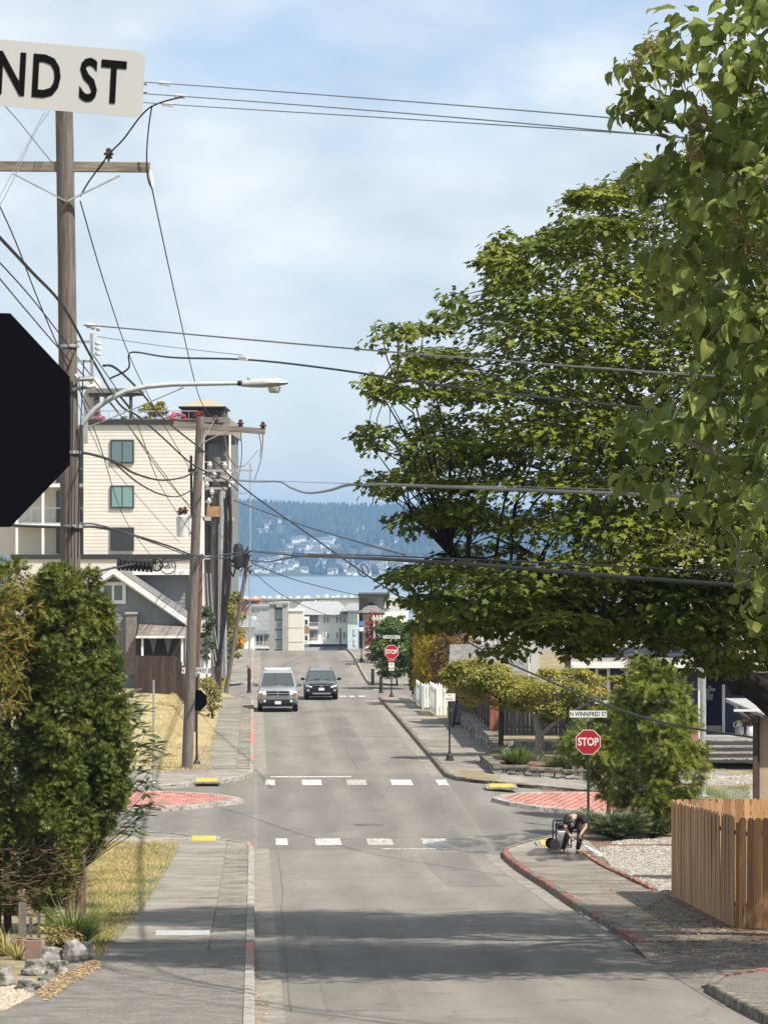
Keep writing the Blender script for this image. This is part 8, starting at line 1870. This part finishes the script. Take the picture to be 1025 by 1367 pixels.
# worker by the pole cluster
b = S(*w2s(P(288, 0, 206).x, 206), 0.1); wk = thing('person', 'worker in white helmet standing by the pole cluster', 'person', b, R(160))
JW = [(0, 0, 0.95, 0.14), (0, 0, 1.15, 0.14), (0, 0.02, 1.38, 0.15), (0, 0.03, 1.5, 0.06), (0, 0.04, 1.58, 0.055), (-0.2, 0.02, 1.42, 0.06), (-0.27, 0.03, 1.14, 0.045), (-0.2, 0.2, 0.98, 0.03), (0.2, 0.02, 1.42, 0.06), (0.28, 0.02, 1.14, 0.045), (0.24, 0.14, 0.93, 0.03),
      (-0.1, 0, 0.9, 0.1), (-0.12, 0.03, 0.5, 0.068), (-0.13, -0.01, 0.1, 0.045), (-0.14, 0.1, 0.04, 0.04), (0.1, 0, 0.9, 0.1), (0.12, 0.04, 0.5, 0.068), (0.14, 0.0, 0.1, 0.045), (0.15, 0.11, 0.04, 0.04)]
JW2, EW2 = list(JW), list(E); hand(JW2, EW2, 7, (0.1, 0.7, -0.7), (0.6, 0.5, 0.2)); hand(JW2, EW2, 10, (-0.05, 0.3, -0.95), (-0.6, 0.5, 0.1)); skinned('body', JW2, EW2, M['skin'], wk)
garment('jacket', [0, 1, 2, 5, 6, 8, 9], 0.025, M['coat'], wk, JW, E, cut=[(6, 7, 0.85), (9, 10, 0.85), (2, 3, 0.6)]); garment('trousers', [0, 11, 12, 13, 15, 16, 17], 0.022, M['jeans'], wk, JW, E)
head(wk, (0, 0.06, 1.68), (0, 1, -0.1), (0, 0.1, 1), hat=True, hatm=mat('helmet_white', (0.75, 0.75, 0.73), rough=0.3))
for x in (-0.13, 0.14): MB().box((x, 0.06, 0.05), (0.11, 0.28, 0.1), taper=0.8).build('boot', M['boot'], wk, bevel=0.03)

# ================================================================== rocks, gravel, small garden things
M['rock'] = mat('rock_grey', (0.12, 0.115, 0.105), (0.34, 0.32, 0.29), 5, 0.92, 0.8, 14, speck=(0.06, 0.07, 0.04), speck_at=0.6, speck_scale=8); M['rock_pale'] = mat('rock_pale', (0.15, 0.14, 0.13), (0.34, 0.32, 0.3), 6, 0.92, 0.8, 14, speck=(0.1, 0.1, 0.08), speck_at=0.62, speck_scale=10)
def rock(label, px, py, sx, sy, sz, m='rock', h=0.1, seed=0, sink=0.25):
    g = G(px, py, h, 40); bm = bmesh.new(); bmesh.ops.create_icosphere(bm, subdivisions=3, radius=1.0); q = rng.uniform(0, 6, 9)
    for v in bm.verts:
        c = v.co; k = 1 + 0.16*math.sin(3*c.x + q[0])*math.sin(2.6*c.y + q[1]) + 0.13*math.sin(4.5*c.z + q[2] + 2*c.x) + 0.07*math.sin(9*c.x + q[3])*math.sin(8*c.y + q[4]); f = c*k
        f.z = min(f.z, 0.72 + 0.08*math.sin(4*c.x + q[5])); v.co = Vector((f.x*sx, f.y*sy, f.z*sz))
    me = bpy.data.meshes.new('rock'); bm.to_mesh(me); bm.free(); me.materials.append(M[m]); o = link('rock', me, None, loc=g + Vector((0, sy*0.6, sz*(1-sink)*0.7))); o.rotation_euler = (0, 0, rng.uniform(0, 3)); return tag(o, label, 'rock', 'rocks edging the near garden')
rock('flat grey boulder overhanging the driveway edge', 52, 1304, 0.33, 0.24, 0.2); rock('brown rounded rock on the pebbles', 36, 1325, 0.2, 0.18, 0.16); rock('small rock between the boulder and driveway', 57, 1318, 0.1, 0.1, 0.1)
rock('pale craggy rock below the grass clump', 98, 1288, 0.2, 0.18, 0.3, 'rock_pale'); rock('pale broken rock beside the grass clump', 112, 1284, 0.14, 0.12, 0.24, 'rock_pale'); rock('tan rock behind the flat boulder', 68, 1287, 0.2, 0.2, 0.2, 'rock_pale'); rock('slanted tan rock beside the flat boulder', 78, 1302, 0.16, 0.14, 0.17); rock('dark rock at the frame edge', 4, 1318, 0.18, 0.2, 0.22)
rock('white rock on the far corner of the near lawn', 158, 1117, 0.24, 0.2, 0.2, 'rock_pale')
for (x, y, w, h, lb) in ((44, 1285, 0.3, 0.36, 'larger weathered red painted block among the rocks'), (25, 1278, 0.14, 0.3, 'smaller weathered red painted block among the rocks')):
    g = G(x, y, 0.1, 40); o = thing('painted_block', lb, 'block', g, R(-12), 'red blocks among the rocks'); MB().box((0, 0.12, h/2), (w, 0.2, h)).build('face', M['red_worn'], o, bevel=0.015); MB().box((0, 0.12, h + 0.012), (w*0.9, 0.18, 0.02)).build('top', M['kerb_dark'], o)
for (x, y0, y1, lb) in ((41, 1225, 1262, 'grey weathered stake under the arborvitae, farther from the pole'), (52, 1222, 1265, 'grey weathered stake under the arborvitae, closer to the pole'), (30, 1205, 1262, 'broad grey trunk board under the arborvitae')):
    b = P(x, y1, 62.3); o = thing('stake', lb, 'stake', b); MB().box((0, 0, (y1-y0)/2/F*62.3), (0.06 if x > 35 else 0.14, 0.03, (y1-y0)/F*62.3)).build('board', M['fence_grey'], o); MB().box((0, 0.03, (y1-y0)*0.7/F*62.3), (0.16, 0.02, 0.05)).build('cross_piece', M['fence_grey'], o)
def pebbles(name, label, poly, n, s0, s1, m, h=0.125):
    uv = [GS(x, y, h) for x, y in poly]; us = [p[0] for p in uv]; vs = [p[1] for p in uv]; pos = []
    while len(pos) < n:
        u, v = rng.uniform(min(us), max(us)), rng.uniform(min(vs), max(vs))
        if inpoly(uv, u, v): pos.append(tuple(S(u, v, h)))
    tv, tf = cone_t(5, [(0.52, -0.1), (0.36, 0.32)]); tf = tf + [tuple(range(5, 10))]
    a = rng.uniform(0, 6.28, n); me = scatter_mesh(name, np.array(pos), np.stack([np.cos(a), np.sin(a), rng.normal(0, 0.2, n)], 1), np.tile([0, 0, 1.0], (n, 1)) + rng.normal(0, 0.2, (n, 3)), rng.uniform(s0, s1, n), tv, tf, m, width=rng.uniform(0.6, 1.0, n))
    return tag(link(name, me), label, 'gravel', kind='stuff')
M['pebble'] = mat('pebble', (0.2, 0.182, 0.155), (0.34, 0.315, 0.275), 3, 0.85, island=0.35); M['pebble_tan'] = mat('pebble_tan', (0.33, 0.26, 0.19), (0.45, 0.37, 0.29), 3, 0.85, island=0.3)
pebbles('gravel', 'pale round gravel bed between the pavement and cedar fence', [(800, 1134), (822, 1124), (900, 1120), (912, 1124), (912, 1200), (893, 1196), (860, 1180), (815, 1157)], 9000, 0.07, 0.15, M['pebble'])
pebbles('gravel', 'white gravel strip before the house path', [(935, 1036), (1006, 1036), (1006, 1047), (935, 1047)], 2600, 0.1, 0.2, M['pebble'])
pebbles('gravel', 'tan pebbles below the brown rock', [(-10, 1322), (20, 1318), (44, 1330), (10, 1348), (-10, 1352)], 700, 0.05, 0.1, M['pebble_tan'])
# brick edging of the gravel, each brick a part
M['edge_brick'] = mat('edge_brick', (0.2, 0.085, 0.06), (0.3, 0.14, 0.1), 5, 0.9, 0.4, 30, island=0.25)
def edging(label, pts, L_=0.22):
    p0 = S(*pts[0], 0.12); root = thing('brick_edging', label, 'edging', p0); me = MB().box((0, 0, 0), (L_*0.95, 0.09, 0.09)).mesh('brick', M['edge_brick'])
    for a, b in zip(pts, pts[1:]):
        A_, B_ = Vector(a), Vector(b); D_ = (B_-A_).length; n = int(D_/L_)
        for i in range(n):
            c = A_.lerp(B_, (i+0.5)/n); w = S(*b) - S(*a); o = link('brick', me, root, loc=S(c.x, c.y, 0.15 + rng.normal(0, 0.012)) - p0); o.rotation_euler = (rng.normal(0, 0.08), rng.normal(0, 0.06), math.atan2(w.y, w.x) + rng.normal(0, 0.06))
edging('tilted red edging bricks between the pavement and gravel bed', [(5.62, 80), (5.62, 96.5)]); edging('red edging bricks along the back of the gravel bed', [(6.4, 99.2), (9.5, 99.0)])
# litter of leaves and needles
def litter(name, label, poly, n, s0, s1, m, h):
    uv = [GS(x, y, h) for x, y in poly]; us = [p[0] for p in uv]; vs = [p[1] for p in uv]; pos = []
    while len(pos) < n:
        u, v = rng.uniform(min(us), max(us)), rng.uniform(min(vs), max(vs))
        if inpoly(uv, u, v): pos.append(tuple(S(u, v, h + 0.008)))
    a = rng.uniform(0, 6.28, n); tag(link(name, scatter_mesh(name, np.array(pos), np.stack([np.cos(a), np.sin(a), 0.1*np.ones(n)], 1), np.tile([0, 0, 1.0], (n, 1)) + rng.normal(0, 0.25, (n, 3)), rng.uniform(s0, s1, n), T_OVAL_V, T_OVAL_F, m)), label, 'litter', kind='stuff')
M['litter'] = leaf_mat('litter_brown', [(0.12, 0.06, 0.03), (0.24, 0.14, 0.07), (0.38, 0.27, 0.16)], 0.0, 0.8, 2.0); M['litter_pale'] = leaf_mat('litter_straw', [(0.3, 0.19, 0.08), (0.45, 0.3, 0.14)], 0.0, 0.8, 2.0)
litter('leaf_litter', 'brown fallen leaves on the pavement along the cedar fence', [(850, 1215), (890, 1196), (985, 1240), (1025, 1246), (1025, 1290), (870, 1270)], 1500, 0.03, 0.09, M['litter'], 0.14)
litter('leaf_litter', 'sparse fallen leaves on the shaded pavement', [(790, 1175), (850, 1178), (900, 1200), (930, 1260), (850, 1260)], 420, 0.02, 0.07, M['litter'], 0.14)
litter('leaf_litter', 'dry debris along the right kerb and driveway mouth', [(845, 1268), (860, 1262), (1025, 1290), (1025, 1320), (900, 1300)], 500, 0.02, 0.06, M['litter'], 0.08)
litter('needle_litter', 'straw-coloured needles along the rock border', [(50, 1325), (80, 1298), (128, 1282), (140, 1290), (100, 1312), (62, 1338)], 1300, 0.02, 0.07, M['litter_pale'], 0.14)
litter('leaf_litter', 'dry leaves in the near gutter', [(343, 1290), (352, 1290), (356, 1367), (336, 1367)], 160, 0.02, 0.06, M['litter_pale'], 0.01)
# wet pavement round the washer
def wet(label, poly, h, name='puddle'):
    uv = [GS(x, y, h) for x, y in poly]; mb = MB(); mb.v = [tuple(S(a, b_, h)) for a, b_ in uv]; mb.f = [tuple(range(len(uv)))]; mb.m = [0]
    me = bpy.data.meshes.new(name); me.from_pydata(mb.v, [], mb.f); m, nt, b_ = _new('wet'); b_.inputs['Base Color'].default_value = (0.07, 0.065, 0.06, 1); b_.inputs['Roughness'].default_value = 0.18; N, L = nt.nodes, nt.links
    tr = N.new('ShaderNodeBsdfTransparent'); ms = N.new('ShaderNodeMixShader'); gg = N.new('ShaderNodeNewGeometry'); n = N.new('ShaderNodeTexNoise'); n.inputs['Scale'].default_value = 1.3; n.inputs['Detail'].default_value = 6; mp = N.new('ShaderNodeMapping'); mp.inputs['Scale'].default_value = (1.6, 0.5, 1); L.new(gg.outputs['Position'], mp.inputs[0]); L.new(mp.outputs[0], n.inputs[0])
    r = N.new('ShaderNodeValToRGB'); r.color_ramp.elements[0].position = 0.42; r.color_ramp.elements[1].position = 0.6; r.color_ramp.elements[1].color = (0.75, 0.75, 0.75, 1); L.new(n.outputs[0], r.inputs[0]); L.new(r.outputs[0], ms.inputs[0]); L.new(tr.outputs[0], ms.inputs[1]); L.new(b_.outputs[0], ms.inputs[2]); L.new(ms.outputs[0], N['Material Output'].inputs['Surface'])
    me.materials.append(m); tag(link(name, me), label, 'water', kind='stuff')
wet('wet film on the pavement around the pressure washer', [(702, 1140), (712, 1133), (740, 1132), (790, 1136), (800, 1146), (770, 1150), (720, 1150)], 0.152)
wet('wet runoff spreading over the road from the washed corner', [(560, 1128), (620, 1118), (700, 1112), (732, 1116), (690, 1131), (660, 1140), (600, 1138)], 0.012)
wet('damp stain down the gutter beside the washed kerb', [(676, 1141), (684, 1140), (800, 1225), (850, 1268), (838, 1270), (780, 1225)], 0.012)

# ================================================================== haze
mb = MB(); mb.box((0, 4300, -7.5), (5900, 9000, 195))
hz = bpy.data.materials.new('haze_air'); hz.use_nodes = True; nt = hz.node_tree; nt.nodes.clear(); out = nt.nodes.new('ShaderNodeOutputMaterial'); pv = nt.nodes.new('ShaderNodeVolumePrincipled')
pv.inputs['Color'].default_value = (0.31, 0.54, 0.9, 1); pv.inputs['Density'].default_value = 1.05e-4; pv.inputs['Anisotropy'].default_value = 0.0
nt.links.new(pv.outputs[0], out.inputs['Volume'])
hb = mb.build('haze', hz); tag(hb, 'pale blue summer haze over the water and far hills', 'haze', kind='stuff')
